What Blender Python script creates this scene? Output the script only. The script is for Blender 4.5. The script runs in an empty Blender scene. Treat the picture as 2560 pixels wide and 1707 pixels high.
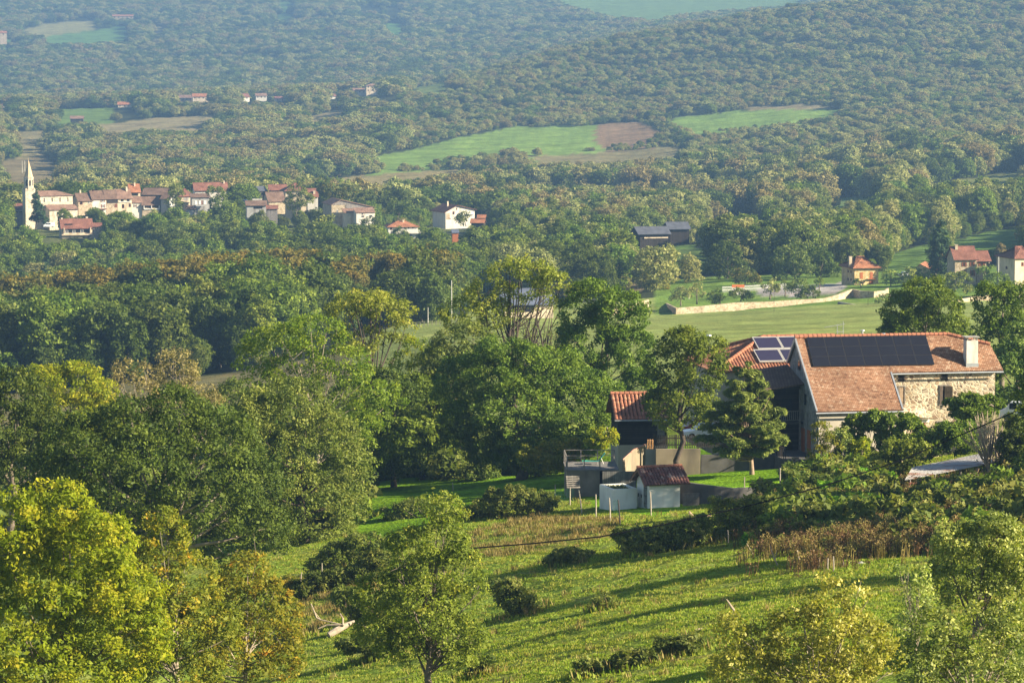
import bpy, math, random
import numpy as np
from mathutils import Vector, Matrix
R = math.radians
sc = bpy.context.scene
COL = sc.collection
# ------------------------------------------------------------------ camera, sky, sun, exposure
F, CX, CY, HZ = 9600.0, 1280.0, 853.5, -100.0        # focal length and centre in photo pixels, horizon row
PITCH = math.atan((CY - HZ) / F)
cd = bpy.data.cameras.new('camera'); cam = bpy.data.objects.new('camera', cd); COL.objects.link(cam)
cd.sensor_width = 36.0; cd.lens = F * 36.0 / 2560.0
cd.clip_start = 1.0; cd.clip_end = 30000.0
cam.location = (0, 0, 0); cam.rotation_euler = (math.pi / 2 - PITCH, 0, 0)
sc.camera = cam
SUN_AZ, SUN_EL = 103.0, 25.0
w = bpy.data.worlds.new('World'); sc.world = w; w.use_nodes = True
wn = w.node_tree
sky = wn.nodes.new('ShaderNodeTexSky'); sky.sky_type = 'NISHITA'; sky.sun_disc = False
sky.sun_elevation = R(SUN_EL); sky.sun_rotation = R(SUN_AZ); sky.air_density = 1.0; sky.dust_density = 0.6
wn.links.new(sky.outputs[0], wn.nodes['Background'].inputs[0])
wn.nodes['Background'].inputs[1].default_value = 0.05
sd = bpy.data.lights.new('sun', 'SUN'); sun = bpy.data.objects.new('sun', sd); COL.objects.link(sun)
sd.energy = 5.0; sd.angle = R(0.5); sd.color = (1.0, 0.87, 0.64)
svec = Vector((math.sin(R(SUN_AZ)) * math.cos(R(SUN_EL)), math.cos(R(SUN_AZ)) * math.cos(R(SUN_EL)), math.sin(R(SUN_EL))))
sun.rotation_euler = svec.to_track_quat('Z', 'Y').to_euler(); sun.location = (60, 60, 60)
vs = sc.view_settings
vs.view_transform = 'Standard'; vs.look = 'None'; vs.gamma = 1.0; vs.use_curve_mapping = False; vs.exposure = 1.7
sc.cycles.max_bounces = 5; sc.cycles.diffuse_bounces = 2; sc.cycles.glossy_bounces = 2
sc.cycles.transmission_bounces = 3; sc.cycles.transparent_max_bounces = 6; sc.cycles.volume_bounces = 0
sc.cycles.use_denoising = True
try: sc.cycles.denoiser = 'OPENIMAGEDENOISE'
except Exception: pass

CT, ST = math.cos(PITCH), math.sin(PITCH)
def W(u, v, D):
    """photo pixel + forward distance -> world point"""
    cx, cy = (u - CX) / F, -(v - CY) / F
    Y = CT + cy * ST
    return Vector((D * cx / Y, D, D * (-ST + cy * CT) / Y))
def vz(v):
    cy = -(np.asarray(v, float) - CY) / F
    return (-ST + cy * CT) / (CT + cy * ST)
def PX(p):
    d = p[1] * CT - p[2] * ST
    return CX + F * p[0] / d, CY - F * (p[1] * ST + p[2] * CT) / d

# ------------------------------------------------------------------ terrain
UC = np.array([-600, -300, 0, 300, 600, 900, 1200, 1500, 1800, 2100, 2400, 2700, 3000, 3300], float)
# rows: distance -> apparent row of the ground at u = 0,300,...,2400
TB = {
 20: [3300]*9, 60: [2460]*9, 130: [2240,2220,2190,2150,2110,2060,2020,1980,1950],
 160:[2150,2110,2060,2000,1930,1860,1800,1740,1690],
 200:[1985,1940,1880,1800,1722,1650,1585,1535,1500],
 240:[1780,1750,1710,1655,1582,1505,1440,1395,1365],
 280:[1600,1580,1530,1470,1405,1350,1312,1300,1295],
 320:[1450,1430,1400,1350,1300,1272,1258,1230,1212],
 360:[1340,1310,1290,1262,1232,1200,1166,1150,1112],
 400:[1270,1240,1228,1200,1180,1140,1090,1050,1005],
 460:[1180,1150,1130,1100,1080,1040,980,960,940],
 560:[1090,1070,1040,1010,960,930,890,880,870],
 700:[1030,1010,980,930,870,855,842,832,822],
 850:[960,930,900,845,815,812,806,796,782],
 1000:[860,835,800,795,785,788,778,758,745],
 1060:[865,840,800,790,775,752,735,716,700],
 1150:[870,850,800,770,745,720,690,682,668],
 1300:[780,760,730,700,690,670,655,650,630],
 1450:[690,670,660,640,640,640,630,620,600],
 1600:[590,592,590,600,600,605,595,570,545],
 1750:[552,540,532,545,560,575,555,530,505],
 1950:[545,530,520,520,530,545,520,485,460],
 2200:[500,490,485,490,490,490,460,430,410],
 2500:[450,440,440,430,420,415,390,360,345],
 2800:[400,400,390,375,360,350,325,300,285],
 3200:[340,335,320,305,285,270,240,210,190],
 3600:[285,275,260,245,205,170,130,100,80],
 3900:[275,265,255,240,190,118,62,20,0],
 4300:[270,262,250,235,200,132,78,34,5],
 5000:[215,210,195,165,150,112,66,40,12],
 6000:[105,100,85,62,55,40,25,10,0],
 7000:[15,12,0,-18,-20,-12,-15,-20,-20],
 8500:[-75]*9, 12000:[-120]*9}
LD = np.log(np.array(sorted(TB), float))
TV = np.array([[r[0]+2*(r[0]-r[1])*.5, r[0]+(r[0]-r[1])*.5] + r + [r[8]+(r[8]-r[7])*k*.6 for k in (1,2,3)]
               for r in (list(map(float, TB[d])) for d in sorted(TB))])
for _i, _d in enumerate(sorted(TB)):
    if 130 < _d < 400: TV[_i, -3:] = TV[_i, -4]-np.array([75, 150, 220])
def pchip_slopes(x, y):
    h = np.diff(x)[:, None]; d = np.diff(y, axis=0) / h
    m = np.zeros_like(y); m[0] = d[0]; m[-1] = d[-1]
    s = d[:-1] * d[1:] > 0
    w1, w2 = 2*h[1:]+h[:-1], h[1:]+2*h[:-1]
    with np.errstate(all='ignore'):
        hm = (w1+w2)/(w1/d[:-1]+w2/d[1:])
    m[1:-1] = np.where(s, hm, 0); return m
TM = pchip_slopes(LD, TV)
def sst(x, a, b):
    t = np.clip((x-a)/(b-a), 0, 1); return t*t*(3-2*t)
def wall_front(u):                                     # distance of the retaining wall that holds up the lawn
    return 322.0 - 2.5*np.sin((u-1640)/320*3.14)
def ground(x, y):
    x = np.atleast_1d(np.asarray(x, float)); y = np.atleast_1d(np.asarray(y, float))
    yy = np.maximum(y, 20.0); L = np.log(yy)
    u = CX + F*x/yy
    j = np.clip(np.searchsorted(LD, L)-1, 0, len(LD)-2)
    h = LD[j+1]-LD[j]; t = np.clip((L-LD[j])/h, 0, 1)
    h00 = 2*t**3-3*t**2+1; h10 = t**3-2*t**2+t; h01 = 1-h00; h11 = t**3-t**2
    q = np.clip((u-UC[0])/300.0, 0, len(UC)-1.001); i = q.astype(int); s = q-i
    def colv(k):
        k = np.clip(k, 0, len(UC)-1)
        return h00*TV[j,k]+h10*h*TM[j,k]+h01*TV[j+1,k]+h11*h*TM[j+1,k]
    p0, p1, p2, p3 = colv(i-1), colv(i), colv(i+1), colv(i+2)
    v = .5*(2*p1+(p2-p0)*s+(2*p0-5*p1+4*p2-p3)*s*s+(3*p1-p0-3*p2+p3)*s**3)
    z = yy*vz(v)
    dw = wall_front(u)
    z += 1.25*sst(u,1615,1640)*(1-sst(u,1975,2040))*sst(yy,dw+.1,dw+.9)*(1-sst(yy,336,356))
    a = np.clip(yy/400.0, .4, 6)*np.where(yy > 1150, .35, 1-.7*sst(yy,420,470))
    z += a*.12*(np.sin(x*.31+yy*.17)+np.sin(x*.13-yy*.29+1.7)+.7*np.sin(x*.71+yy*.53+.4))*(1-.75*sst(u,1380,1560)*sst(yy,300,312)*(1-sst(yy,350,380)))
    b = 1-sst(yy, 330, 420)
    z += b*.035*(np.sin(x*2.1+1.3*np.sin(yy*.9))*np.sin(yy*1.7+x*.6)+.6*np.sin(x*3.7+yy*2.3))*(1-sst(yy,300,312)*sst(u,1380,1560))
    return np.where(y < 20, vz(3300)*20+(20-y)*.3, z)
def gz(x, y): return float(ground(x, y)[0])
def G(u, D):
    """ground point below photo column u at distance D"""
    x = (u-CX)/F*D
    for _ in range(3):
        z = gz(x, D); d = D*CT - z*ST; x = (u-CX)/F*d
    return Vector((x, D, gz(x, D)))
def inpoly(px, py, poly):
    px = np.asarray(px, float); py = np.asarray(py, float); r = np.zeros(px.shape, bool)
    n = len(poly); j = n-1
    for i in range(n):
        xi, yi = poly[i]; xj, yj = poly[j]
        if yi != yj:
            r ^= ((yi > py) != (yj > py)) & (px < (xj-xi)*(py-yi)/(yj-yi)+xi)
        j = i
    return r
# ------------------------------------------------------------------ helpers
def tag(o, label=None, cat=None, group=None, kind=None):
    if label: o['label'] = label
    if cat: o['category'] = cat
    if group: o['group'] = group
    if kind: o['kind'] = kind
    return o
def link(o, parent=None):
    COL.objects.link(o)
    if parent is not None: o.parent = parent
    return o
def empty(name, loc, rz=0.0, label=None, cat=None, group=None):
    o = bpy.data.objects.new(name, None); o.empty_display_size = .5
    o.location = loc; o.rotation_euler = (0, 0, rz); COL.objects.link(o)
    return tag(o, label, cat, group)
def copy_tree(o, parent=None):
    c = o.copy(); COL.objects.link(c)
    if parent is not None: c.parent = parent
    for ch in list(o.children): copy_tree(ch, c)
    return c
class MB:
    def __init__(s): s.v = []; s.f = []; s.m = []; s.cur = 0
    def mat(s, k): s.cur = k; return s
    def face(s, pts):
        b = len(s.v); s.v += [tuple(p) for p in pts]; s.f.append(tuple(range(b, b+len(pts)))); s.m.append(s.cur); return s
    def box(s, x0, y0, z0, x1, y1, z1):
        b = len(s.v)
        s.v += [(x0,y0,z0),(x1,y0,z0),(x1,y1,z0),(x0,y1,z0),(x0,y0,z1),(x1,y0,z1),(x1,y1,z1),(x0,y1,z1)]
        for q in ((0,3,2,1),(4,5,6,7),(0,1,5,4),(1,2,6,5),(2,3,7,6),(3,0,4,7)):
            s.f.append(tuple(b+k for k in q)); s.m.append(s.cur)
        return s
    def prism(s, poly, a, b, axis='y'):
        """poly of (p,q) swept from a to b along axis: y -> (x,z), x -> (y,z), z -> (x,y)"""
        def P(p, t): return (p[0],t,p[1]) if axis=='y' else ((t,p[0],p[1]) if axis=='x' else (p[0],p[1],t))
        n = len(poly); o = len(s.v)
        s.v += [P(p,a) for p in poly]+[P(p,b) for p in poly]
        s.f.append(tuple(range(o,o+n))); s.f.append(tuple(range(o+2*n-1,o+n-1,-1))); s.m += [s.cur]*2
        for i in range(n):
            k = (i+1)%n; s.f.append((o+i,o+n+i,o+n+k,o+k)); s.m.append(s.cur)
        return s
    def slab(s, pts, t):
        """flat polygon pts thickened by t along minus its normal (down)"""
        p = [Vector(q) for q in pts]; nrm = (p[1]-p[0]).cross(p[2]-p[0]).normalized()
        if nrm.z < 0: p.reverse(); nrm = -nrm
        q = [a-nrm*t for a in p]; n = len(p); o = len(s.v)
        s.v += [tuple(a) for a in p+q]
        s.f.append(tuple(range(o,o+n))); s.f.append(tuple(range(o+2*n-1,o+n-1,-1))); s.m += [s.cur]*2
        for i in range(n):
            k=(i+1)%n; s.f.append((o+i,o+n+i,o+n+k,o+k)); s.m.append(s.cur)
        return s
    def tube(s, pts, rad, n=6, cap=True):
        pts = [Vector(p) for p in pts]
        if not hasattr(rad, '__len__'): rad = [rad]*len(pts)
        o = len(s.v)
        for i, p in enumerate(pts):
            d = (pts[min(i+1,len(pts)-1)]-pts[max(i-1,0)])
            if d.length < 1e-6: d = Vector((0,0,1))
            d.normalize(); a = d.cross(Vector((0,0,1)) if abs(d.z) < .9 else Vector((1,0,0))).normalized(); b = d.cross(a)
            for k in range(n):
                t = 2*math.pi*k/n; s.v.append(tuple(p+(a*math.cos(t)+b*math.sin(t))*rad[i]))
        for i in range(len(pts)-1):
            for k in range(n):
                l=(k+1)%n; s.f.append((o+i*n+k,o+i*n+l,o+(i+1)*n+l,o+(i+1)*n+k)); s.m.append(s.cur)
        if cap:
            s.f.append(tuple(o+k for k in range(n-1,-1,-1))); s.f.append(tuple(o+(len(pts)-1)*n+k for k in range(n))); s.m += [s.cur]*2
        return s
    def build(s, name, mats, parent=None, loc=None, smooth=False, rz=None):
        me = bpy.data.meshes.new(name); me.from_pydata(s.v, [], s.f)
        if not isinstance(mats, (list, tuple)): mats = [mats]
        for m in mats: me.materials.append(m)
        if any(s.m): me.polygons.foreach_set('material_index', s.m)
        if smooth: me.polygons.foreach_set('use_smooth', [True]*len(s.f))
        me.validate(); me.update()
        o = bpy.data.objects.new(name, me)
        if loc is not None: o.location = loc
        if rz is not None: o.rotation_euler = (0,0,rz)
        return link(o, parent)
# ------------------------------------------------------------------ materials
MATS = {}
def newmat(name):
    m = bpy.data.materials.new(name); m.use_nodes = True; nt = m.node_tree
    for n in list(nt.nodes): nt.nodes.remove(n)
    out = nt.nodes.new('ShaderNodeOutputMaterial'); MATS[name] = m
    return m, nt, out
def N(nt, t, **kw):
    n = nt.nodes.new('ShaderNode'+t)
    for k, v in kw.items():
        if k.startswith('i_'):
            key = k[2:].replace('_', ' ')
            n.inputs[int(key) if key.isdigit() else key].default_value = v
        else: setattr(n, k, v)
    return n
def ramp(nt, stops, interp='LINEAR'):
    r = nt.nodes.new('ShaderNodeValToRGB'); e = r.color_ramp.elements; r.color_ramp.interpolation = interp
    while len(e) < len(stops): e.new(.5)
    for k, (p, c) in enumerate(stops): e[k].position = p; e[k].color = (*c, 1)
    return r
def princ(nt, out, col=None, rough=.8, spec=.2, metal=0.0):
    b = N(nt, 'BsdfPrincipled'); b.inputs['Roughness'].default_value = rough
    b.inputs['Specular IOR Level'].default_value = spec; b.inputs['Metallic'].default_value = metal
    if col is not None:
        if hasattr(col, 'is_linked'): nt.links.new(col, b.inputs['Base Color'])
        else: b.inputs['Base Color'].default_value = (*col, 1)
    nt.links.new(b.outputs[0], out.inputs[0]); return b
def mulc(nt, a, b, mode='MULTIPLY', fac=1.0):
    m = N(nt, 'Mix', data_type='RGBA', blend_type=mode); m.inputs[0].default_value = fac
    for s, x in ((6, a), (7, b)):
        if hasattr(x, 'is_linked'): nt.links.new(x, m.inputs[s])
        else: m.inputs[s].default_value = (*x, 1)
    return m.outputs[2]
def m_plain(name, c, var=.25, scale=1.5, rough=.85, spec=.2, metal=0.0, bump=0.0, stain=None):
    """one colour, broken up by two scales of noise and optional stains"""
    m, nt, out = newmat(name); tc = N(nt, 'TexCoord')
    n1 = N(nt, 'TexNoise', i_Scale=scale, i_Detail=5.0); nt.links.new(tc.outputs['Object'], n1.inputs['Vector'])
    r1 = ramp(nt, [(.25, (1-var,)*3), (.75, (1+var,)*3)]); nt.links.new(n1.outputs[0], r1.inputs[0])
    c1 = mulc(nt, c, r1.outputs[0])
    if stain:
        mp = N(nt, 'Mapping'); mp.inputs['Scale'].default_value = (1, 1, .25); nt.links.new(tc.outputs['Object'], mp.inputs[0])
        n2 = N(nt, 'TexNoise', i_Scale=scale*.6, i_Detail=6.0); nt.links.new(mp.outputs[0], n2.inputs['Vector'])
        r2 = ramp(nt, [(.52, (0,0,0)), (.72, (1,1,1))]); nt.links.new(n2.outputs[0], r2.inputs[0])
        mx = N(nt, 'Mix', data_type='RGBA'); nt.links.new(r2.outputs[0], mx.inputs[0]); nt.links.new(c1, mx.inputs[6]); mx.inputs[7].default_value = (*stain, 1); c1 = mx.outputs[2]
    b = princ(nt, out, c1, rough, spec, metal)
    if bump:
        bp = N(nt, 'Bump', i_Strength=bump, i_Distance=.05); nt.links.new(n1.outputs[0], bp.inputs['Height']); nt.links.new(bp.outputs[0], b.inputs['Normal'])
    return m
def m_rubble(name, stones, mortar, scale=3.2, gap=.08, sq=1.0):
    """rubble masonry: Voronoi stones of several colours in pale mortar"""
    m, nt, out = newmat(name); tc = N(nt, 'TexCoord')
    mp = N(nt, 'Mapping'); mp.inputs['Scale'].default_value = (1, 1, 1.45); nt.links.new(tc.outputs['Object'], mp.inputs[0])
    ns = N(nt, 'TexNoise', i_Scale=scale*.9, i_Detail=2.0); nt.links.new(mp.outputs[0], ns.inputs['Vector'])
    va = N(nt, 'VectorMath', operation='MULTIPLY_ADD'); va.inputs[1].default_value = (.12,)*3; nt.links.new(ns.outputs[1], va.inputs[0]); nt.links.new(mp.outputs[0], va.inputs[2])
    v1 = N(nt, 'TexVoronoi', i_Scale=scale); v1.inputs['Randomness'].default_value = sq
    v2 = N(nt, 'TexVoronoi', i_Scale=scale, feature='DISTANCE_TO_EDGE'); v2.inputs['Randomness'].default_value = sq
    for v in (v1, v2): nt.links.new(va.outputs[0], v.inputs['Vector'])
    sp = N(nt, 'SeparateColor'); nt.links.new(v1.outputs['Color'], sp.inputs[0])
    k = len(stones); rs = ramp(nt, [(i/k, c) for i, c in enumerate(stones)], 'CONSTANT'); nt.links.new(sp.outputs[0], rs.inputs[0])
    re = ramp(nt, [(gap*.6, (0,0,0)), (gap*1.5, (1,1,1))]); nt.links.new(v2.outputs[0], re.inputs[0])
    mx = N(nt, 'Mix', data_type='RGBA'); nt.links.new(re.outputs[0], mx.inputs[0]); mx.inputs[6].default_value = (*mortar, 1); nt.links.new(rs.outputs[0], mx.inputs[7])
    n2 = N(nt, 'TexNoise', i_Scale=.5, i_Detail=5.0); nt.links.new(tc.outputs['Object'], n2.inputs['Vector'])
    r2 = ramp(nt, [(.3, (.75,.74,.72)), (.7, (1.15,1.15,1.15))]); nt.links.new(n2.outputs[0], r2.inputs[0])
    b = princ(nt, out, mulc(nt, mx.outputs[2], r2.outputs[0]), .9, .1)
    bp = N(nt, 'Bump', i_Strength=.8, i_Distance=.06); nt.links.new(re.outputs[0], bp.inputs['Height']); nt.links.new(bp.outputs[0], b.inputs['Normal'])
    return m
def m_tiles(name, cols, tw=.22, th=.16, mort=(.05,.02,.012), lichen=(.30,.24,.16), use='UV', off=.5, lic=.62):
    """clay tiles laid in courses, every tile its own colour, lichen and worn patches"""
    m, nt, out = newmat(name); tc = N(nt, 'TexCoord'); src = tc.outputs['UV']
    br = N(nt, 'TexBrick'); br.offset = off; br.inputs['Scale'].default_value = 1.0
    br.inputs['Brick Width'].default_value = tw; br.inputs['Row Height'].default_value = th
    br.inputs['Mortar Size'].default_value = min(tw, th)*.10; br.inputs['Mortar Smooth'].default_value = .4; br.inputs['Bias'].default_value = 0
    br.inputs['Color1'].default_value = (0,0,0,1); br.inputs['Color2'].default_value = (1,1,1,1); br.inputs['Mortar'].default_value = (.5,.5,.5,1)
    nt.links.new(src, br.inputs['Vector'])
    k = len(cols); rs = ramp(nt, [(i/(k-1), c) for i, c in enumerate(cols)]); nt.links.new(br.outputs['Color'], rs.inputs[0])
    n1 = N(nt, 'TexNoise', i_Scale=.35, i_Detail=6.0); nt.links.new(src, n1.inputs['Vector'])
    r1 = ramp(nt, [(.3, (.62,.6,.6)), (.7, (1.25,1.25,1.25))]); nt.links.new(n1.outputs[0], r1.inputs[0])
    c = mulc(nt, rs.outputs[0], r1.outputs[0])
    n2 = N(nt, 'TexNoise', i_Scale=1.7, i_Detail=8.0); n2.inputs['Roughness'].default_value = .7; nt.links.new(src, n2.inputs['Vector'])
    r2 = ramp(nt, [(lic, (0,0,0)), (lic+.12, (1,1,1))]); nt.links.new(n2.outputs[0], r2.inputs[0])
    mx = N(nt, 'Mix', data_type='RGBA'); nt.links.new(r2.outputs[0], mx.inputs[0]); nt.links.new(c, mx.inputs[6]); mx.inputs[7].default_value = (*lichen, 1)
    m2 = N(nt, 'Mix', data_type='RGBA'); nt.links.new(br.outputs['Fac'], m2.inputs[0]); nt.links.new(mx.outputs[2], m2.inputs[6]); m2.inputs[7].default_value = (*mort, 1)
    b = princ(nt, out, m2.outputs[2], .85, .15)
    # each course tips up to its lower edge
    sx = N(nt, 'SeparateXYZ'); nt.links.new(src, sx.inputs[0])
    dv = N(nt, 'Math', operation='DIVIDE'); dv.inputs[1].default_value = th; nt.links.new(sx.outputs[1], dv.inputs[0])
    fr = N(nt, 'Math', operation='FRACT'); nt.links.new(dv.outputs[0], fr.inputs[0])
    iv = N(nt, 'Math', operation='SUBTRACT'); iv.inputs[0].default_value = 1.0; nt.links.new(fr.outputs[0], iv.inputs[1])
    mt = N(nt, 'Math', operation='MULTIPLY_ADD'); mt.inputs[1].default_value = -.8; nt.links.new(br.outputs['Fac'], mt.inputs[0]); nt.links.new(iv.outputs[0], mt.inputs[2])
    bp = N(nt, 'Bump', i_Strength=.9, i_Distance=.05); nt.links.new(mt.outputs[0], bp.inputs['Height']); nt.links.new(bp.outputs[0], b.inputs['Normal'])
    return m
def m_boards(name, c1, c2, width=.16, axis='X', rough=.9):
    """weathered boards with dark gaps"""
    m, nt, out = newmat(name); tc = N(nt, 'TexCoord'); sx = N(nt, 'SeparateXYZ'); nt.links.new(tc.outputs['Object'], sx.inputs[0])
    dv = N(nt, 'Math', operation='DIVIDE'); dv.inputs[1].default_value = width; nt.links.new(sx.outputs['XYZ'.index(axis)], dv.inputs[0])
    fl = N(nt, 'Math', operation='FLOOR'); nt.links.new(dv.outputs[0], fl.inputs[0])
    wn_ = N(nt, 'TexWhiteNoise', noise_dimensions='1D'); nt.links.new(fl.outputs[0], wn_.inputs['W'])
    r = ramp(nt, [(0, c1), (1, c2)]); nt.links.new(wn_.outputs[0], r.inputs[0])
    fr = N(nt, 'Math', operation='FRACT'); nt.links.new(dv.outputs[0], fr.inputs[0])
    g = ramp(nt, [(0, (.25,)*3), (.10, (1,)*3), (.9, (1,)*3), (1, (.25,)*3)]); nt.links.new(fr.outputs[0], g.inputs[0])
    n = N(nt, 'TexNoise', i_Scale=2.5, i_Detail=6.0); nt.links.new(tc.outputs['Object'], n.inputs['Vector'])
    rn = ramp(nt, [(.3, (.6,)*3), (.7, (1.3,)*3)]); nt.links.new(n.outputs[0], rn.inputs[0])
    princ(nt, out, mulc(nt, mulc(nt, r.outputs[0], g.outputs[0]), rn.outputs[0]), rough, .1); return m
LEAF_K = 1.8; LEAF_T = (1.04,1.02,.72)
def m_leaf(name, stops, transl=.27, hue=.015, val=.12, spec=.12, k=None):
    """leaves: per-leaf value 'lv' picks a colour, each tree shifts a little in hue and value"""
    m, nt, out = newmat(name)
    stops = [(p, (c[0]*(k or LEAF_K)*LEAF_T[0], c[1]*(k or LEAF_K)*LEAF_T[1], c[2]*(k or LEAF_K)*LEAF_T[2])) for p, c in stops]
    at = N(nt, 'Attribute', attribute_name='lv'); r = ramp(nt, stops); nt.links.new(at.outputs['Fac'], r.inputs[0])
    oi = N(nt, 'ObjectInfo'); h = N(nt, 'HueSaturation')
    a = N(nt, 'MapRange'); a.inputs[3].default_value = .5-hue; a.inputs[4].default_value = .5+hue; nt.links.new(oi.outputs['Random'], a.inputs[0])
    wn_ = N(nt, 'TexWhiteNoise', noise_dimensions='1D'); nt.links.new(oi.outputs['Random'], wn_.inputs['W'])
    b = N(nt, 'MapRange'); b.inputs[3].default_value = 1-val; b.inputs[4].default_value = 1+val; nt.links.new(wn_.outputs[0], b.inputs[0])
    nt.links.new(a.outputs[0], h.inputs['Hue']); nt.links.new(b.outputs[0], h.inputs['Value']); nt.links.new(r.outputs[0], h.inputs['Color'])
    p = N(nt, 'BsdfPrincipled'); p.inputs['Roughness'].default_value = .55; p.inputs['Specular IOR Level'].default_value = spec
    nt.links.new(h.outputs[0], p.inputs['Base Color'])
    t = N(nt, 'BsdfTranslucent'); nt.links.new(mulc(nt, h.outputs[0], (1.5,1.6,.7)), t.inputs[0])
    mx = N(nt, 'MixShader'); mx.inputs[0].default_value = transl
    nt.links.new(p.outputs[0], mx.inputs[1]); nt.links.new(t.outputs[0], mx.inputs[2]); nt.links.new(mx.outputs[0], out.inputs[0])
    return m
# ------------------------------------------------------------------ vegetation builders
def quads_mesh(name, V, attr=None, mats=None, smooth=False):
    """V (N,4,3) -> mesh of N quads with a per-vertex 'lv' value"""
    n = len(V); me = bpy.data.meshes.new(name)
    me.vertices.add(4*n); me.vertices.foreach_set('co', V.reshape(-1).astype(np.float32))
    me.loops.add(4*n); me.loops.foreach_set('vertex_index', np.arange(4*n, dtype=np.int32))
    me.polygons.add(n); me.polygons.foreach_set('loop_start', np.arange(0, 4*n, 4, dtype=np.int32))
    me.polygons.foreach_set('loop_total', np.full(n, 4, np.int32))
    if attr is not None:
        a = me.attributes.new('lv', 'FLOAT', 'POINT'); a.data.foreach_set('value', np.repeat(attr, 4).astype(np.float32))
    for m in (mats or []): me.materials.append(m)
    me.update(); me.validate(); return me
def unit(a): return a/np.maximum(np.linalg.norm(a, axis=-1, keepdims=True), 1e-9)
def leaves(rng, P, out, size, aspect=1.8, up=.3, rnd=.6, droop=0.0):
    """diamond leaf at every point, facing roughly outward and up"""
    n = len(P)
    nr = unit(out*.5 + np.array([0,0,up]) + rng.normal(0, rnd, (n,3)))
    t = unit(np.cross(nr, rng.normal(0,1,(n,3)))); t[:,2] -= droop; t = unit(t)
    b = np.cross(nr, t); s = size*np.clip(rng.lognormal(-.06, .34, (n,1)), .4, 1.9)
    L, Wd = t*s*.5*math.sqrt(aspect), b*s*.5/math.sqrt(aspect)
    k = nr*s*.08
    return np.stack([P-L, P+Wd+k, P+L, P-Wd+k], 1)
def clump_points(rng, lobes, rc, keep_low=.35, shell=.45, overlap=.72):
    """centres of leaf clumps over the outer shell of a union of ellipsoids"""
    C, O = [], []
    L = np.array(lobes, float)
    for l in L:
        c, r = l[:3], l[3:6]
        area = 4*math.pi*((r[0]*r[1])**1.6/3+(r[0]*r[2])**1.6/3+(r[1]*r[2])**1.6/3)**(1/1.6)
        n = max(4, int(area/(rc*rc)*.86))
        d = unit(rng.normal(0,1,(n,3))); low = d[:,2] < -.35
        d = d[~low | (rng.random(n) < keep_low)]
        f = 1-shell*rng.random((len(d),1))**1.7
        C.append(c+d*r*f); O.append(unit(d/r))
    C = np.concatenate(C); O = np.concatenate(O); k = np.ones(len(C), bool)
    for l in L:
        q = np.linalg.norm((C-l[:3])/l[3:6], axis=1)
        k &= ~((q < overlap) & (q > 1e-6) & (rng.random(len(C)) < .92))
    return C[k], O[k]
def crown_arrays(rng, lobes, rc, leaf, per, flat=.75, aspect=1.8, up=.3, rnd=.6, keep_low=.35, shell=.45, droop=0.0, sparse=1.0, top=None):
    C, O = clump_points(rng, lobes, rc, keep_low, shell)
    if sparse < 1: k = rng.random(len(C)) < sparse; C, O = C[k], O[k]
    m = len(C); rr = rc*rng.uniform(.55, 1.25, m); cv = rng.random(m)
    idx = np.repeat(np.arange(m), np.maximum(3, (per*rr*rr/(rc*rc)).astype(int)))
    d = unit(rng.normal(0,1,(len(idx),3)) + O[idx]*.45 + np.array([0,0,.25]))
    q = rng.random((len(idx),1))**.45
    P = C[idx] + d*q*rr[idx][:,None]*np.array([1,1,flat]) + rng.normal(0, rc*.12, (len(idx),3))
    lv = np.clip(.62*cv[idx]+.38*rng.random(len(idx)), 0, 1)
    if top is not None:
        h = (P[:,2]-P[:,2].min())/(np.ptp(P[:,2])+1e-6)
        lv = np.clip(.55*lv + .5*np.clip((h-top)/(1-top), 0, 1), 0, 1)
    return leaves(rng, P, unit(O[idx]*.5+d*.6), leaf, aspect, up, rnd, droop), lv, C
def limb_mesh(rng, base, lobes, C, r0, n_limb=14, n=6, lean=0.0, twig=0, fork=.35):
    """trunk with curved limbs that run out into the crown"""
    mb = MB(); L = np.array(lobes); cen = (L[:,:3]*(L[:,3:4]**2)).sum(0)/(L[:,3:4]**2).sum()
    topz = cen[2]+.35*(L[:,2]+L[:,5]-cen[2]).max(); H = topz-base[2]
    pts = []
    for i in range(7):
        t = i/6; pts.append((base[0]+(cen[0]-base[0])*t**1.3+rng.normal(0,.02)*H*(0<i), base[1]+(cen[1]-base[1])*t**1.3, base[2]+H*t))
    mb.tube(pts, [r0*1.35]+[r0*(1-.8*i/6) for i in range(1,7)], n+2)
    if len(C):
        for i in rng.choice(len(C), min(n_limb, len(C)), replace=False):
            e = np.array(C[i]); t = float(np.clip(fork+rng.random()*.5, .1, .92)); t = min(t, max(.12, (e[2]-base[2])/H*.75))
            k = t*6; j = min(int(k), 5); s = np.array(pts[j])*(1-(k-j))+np.array(pts[j+1])*(k-j)
            mid = s*.5+e*.5+np.array([0,0,-.06*np.linalg.norm(e-s)])+rng.normal(0,.05,3)*np.linalg.norm(e-s)
            rb = max(r0*(1-.8*t)*.55, .02); q = []
            for a in (0,.25,.5,.75,1): q.append(s*(1-a)**2+mid*2*a*(1-a)+e*a*a)
            mb.tube(q, [rb, rb*.75, rb*.55, rb*.38, rb*.18], 5, False)
            for _ in range(twig):
                a = rng.uniform(.35,.95); s2 = s*(1-a)**2+mid*2*a*(1-a)+e*a*a
                e2 = s2+unit(rng.normal(0,1,3)+np.array([0,0,.7]))*np.linalg.norm(e-s)*rng.uniform(.15,.4)
                m2 = (s2+e2)/2+rng.normal(0,.08,3)
                mb.tube([s2, m2, e2], [rb*.3, rb*.2, rb*.08], 4, False)
    return mb
def leaf_object(name, V, lv, mat, parent=None):
    return link(bpy.data.objects.new(name, quads_mesh(name, V, lv, [mat])), parent)
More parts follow.
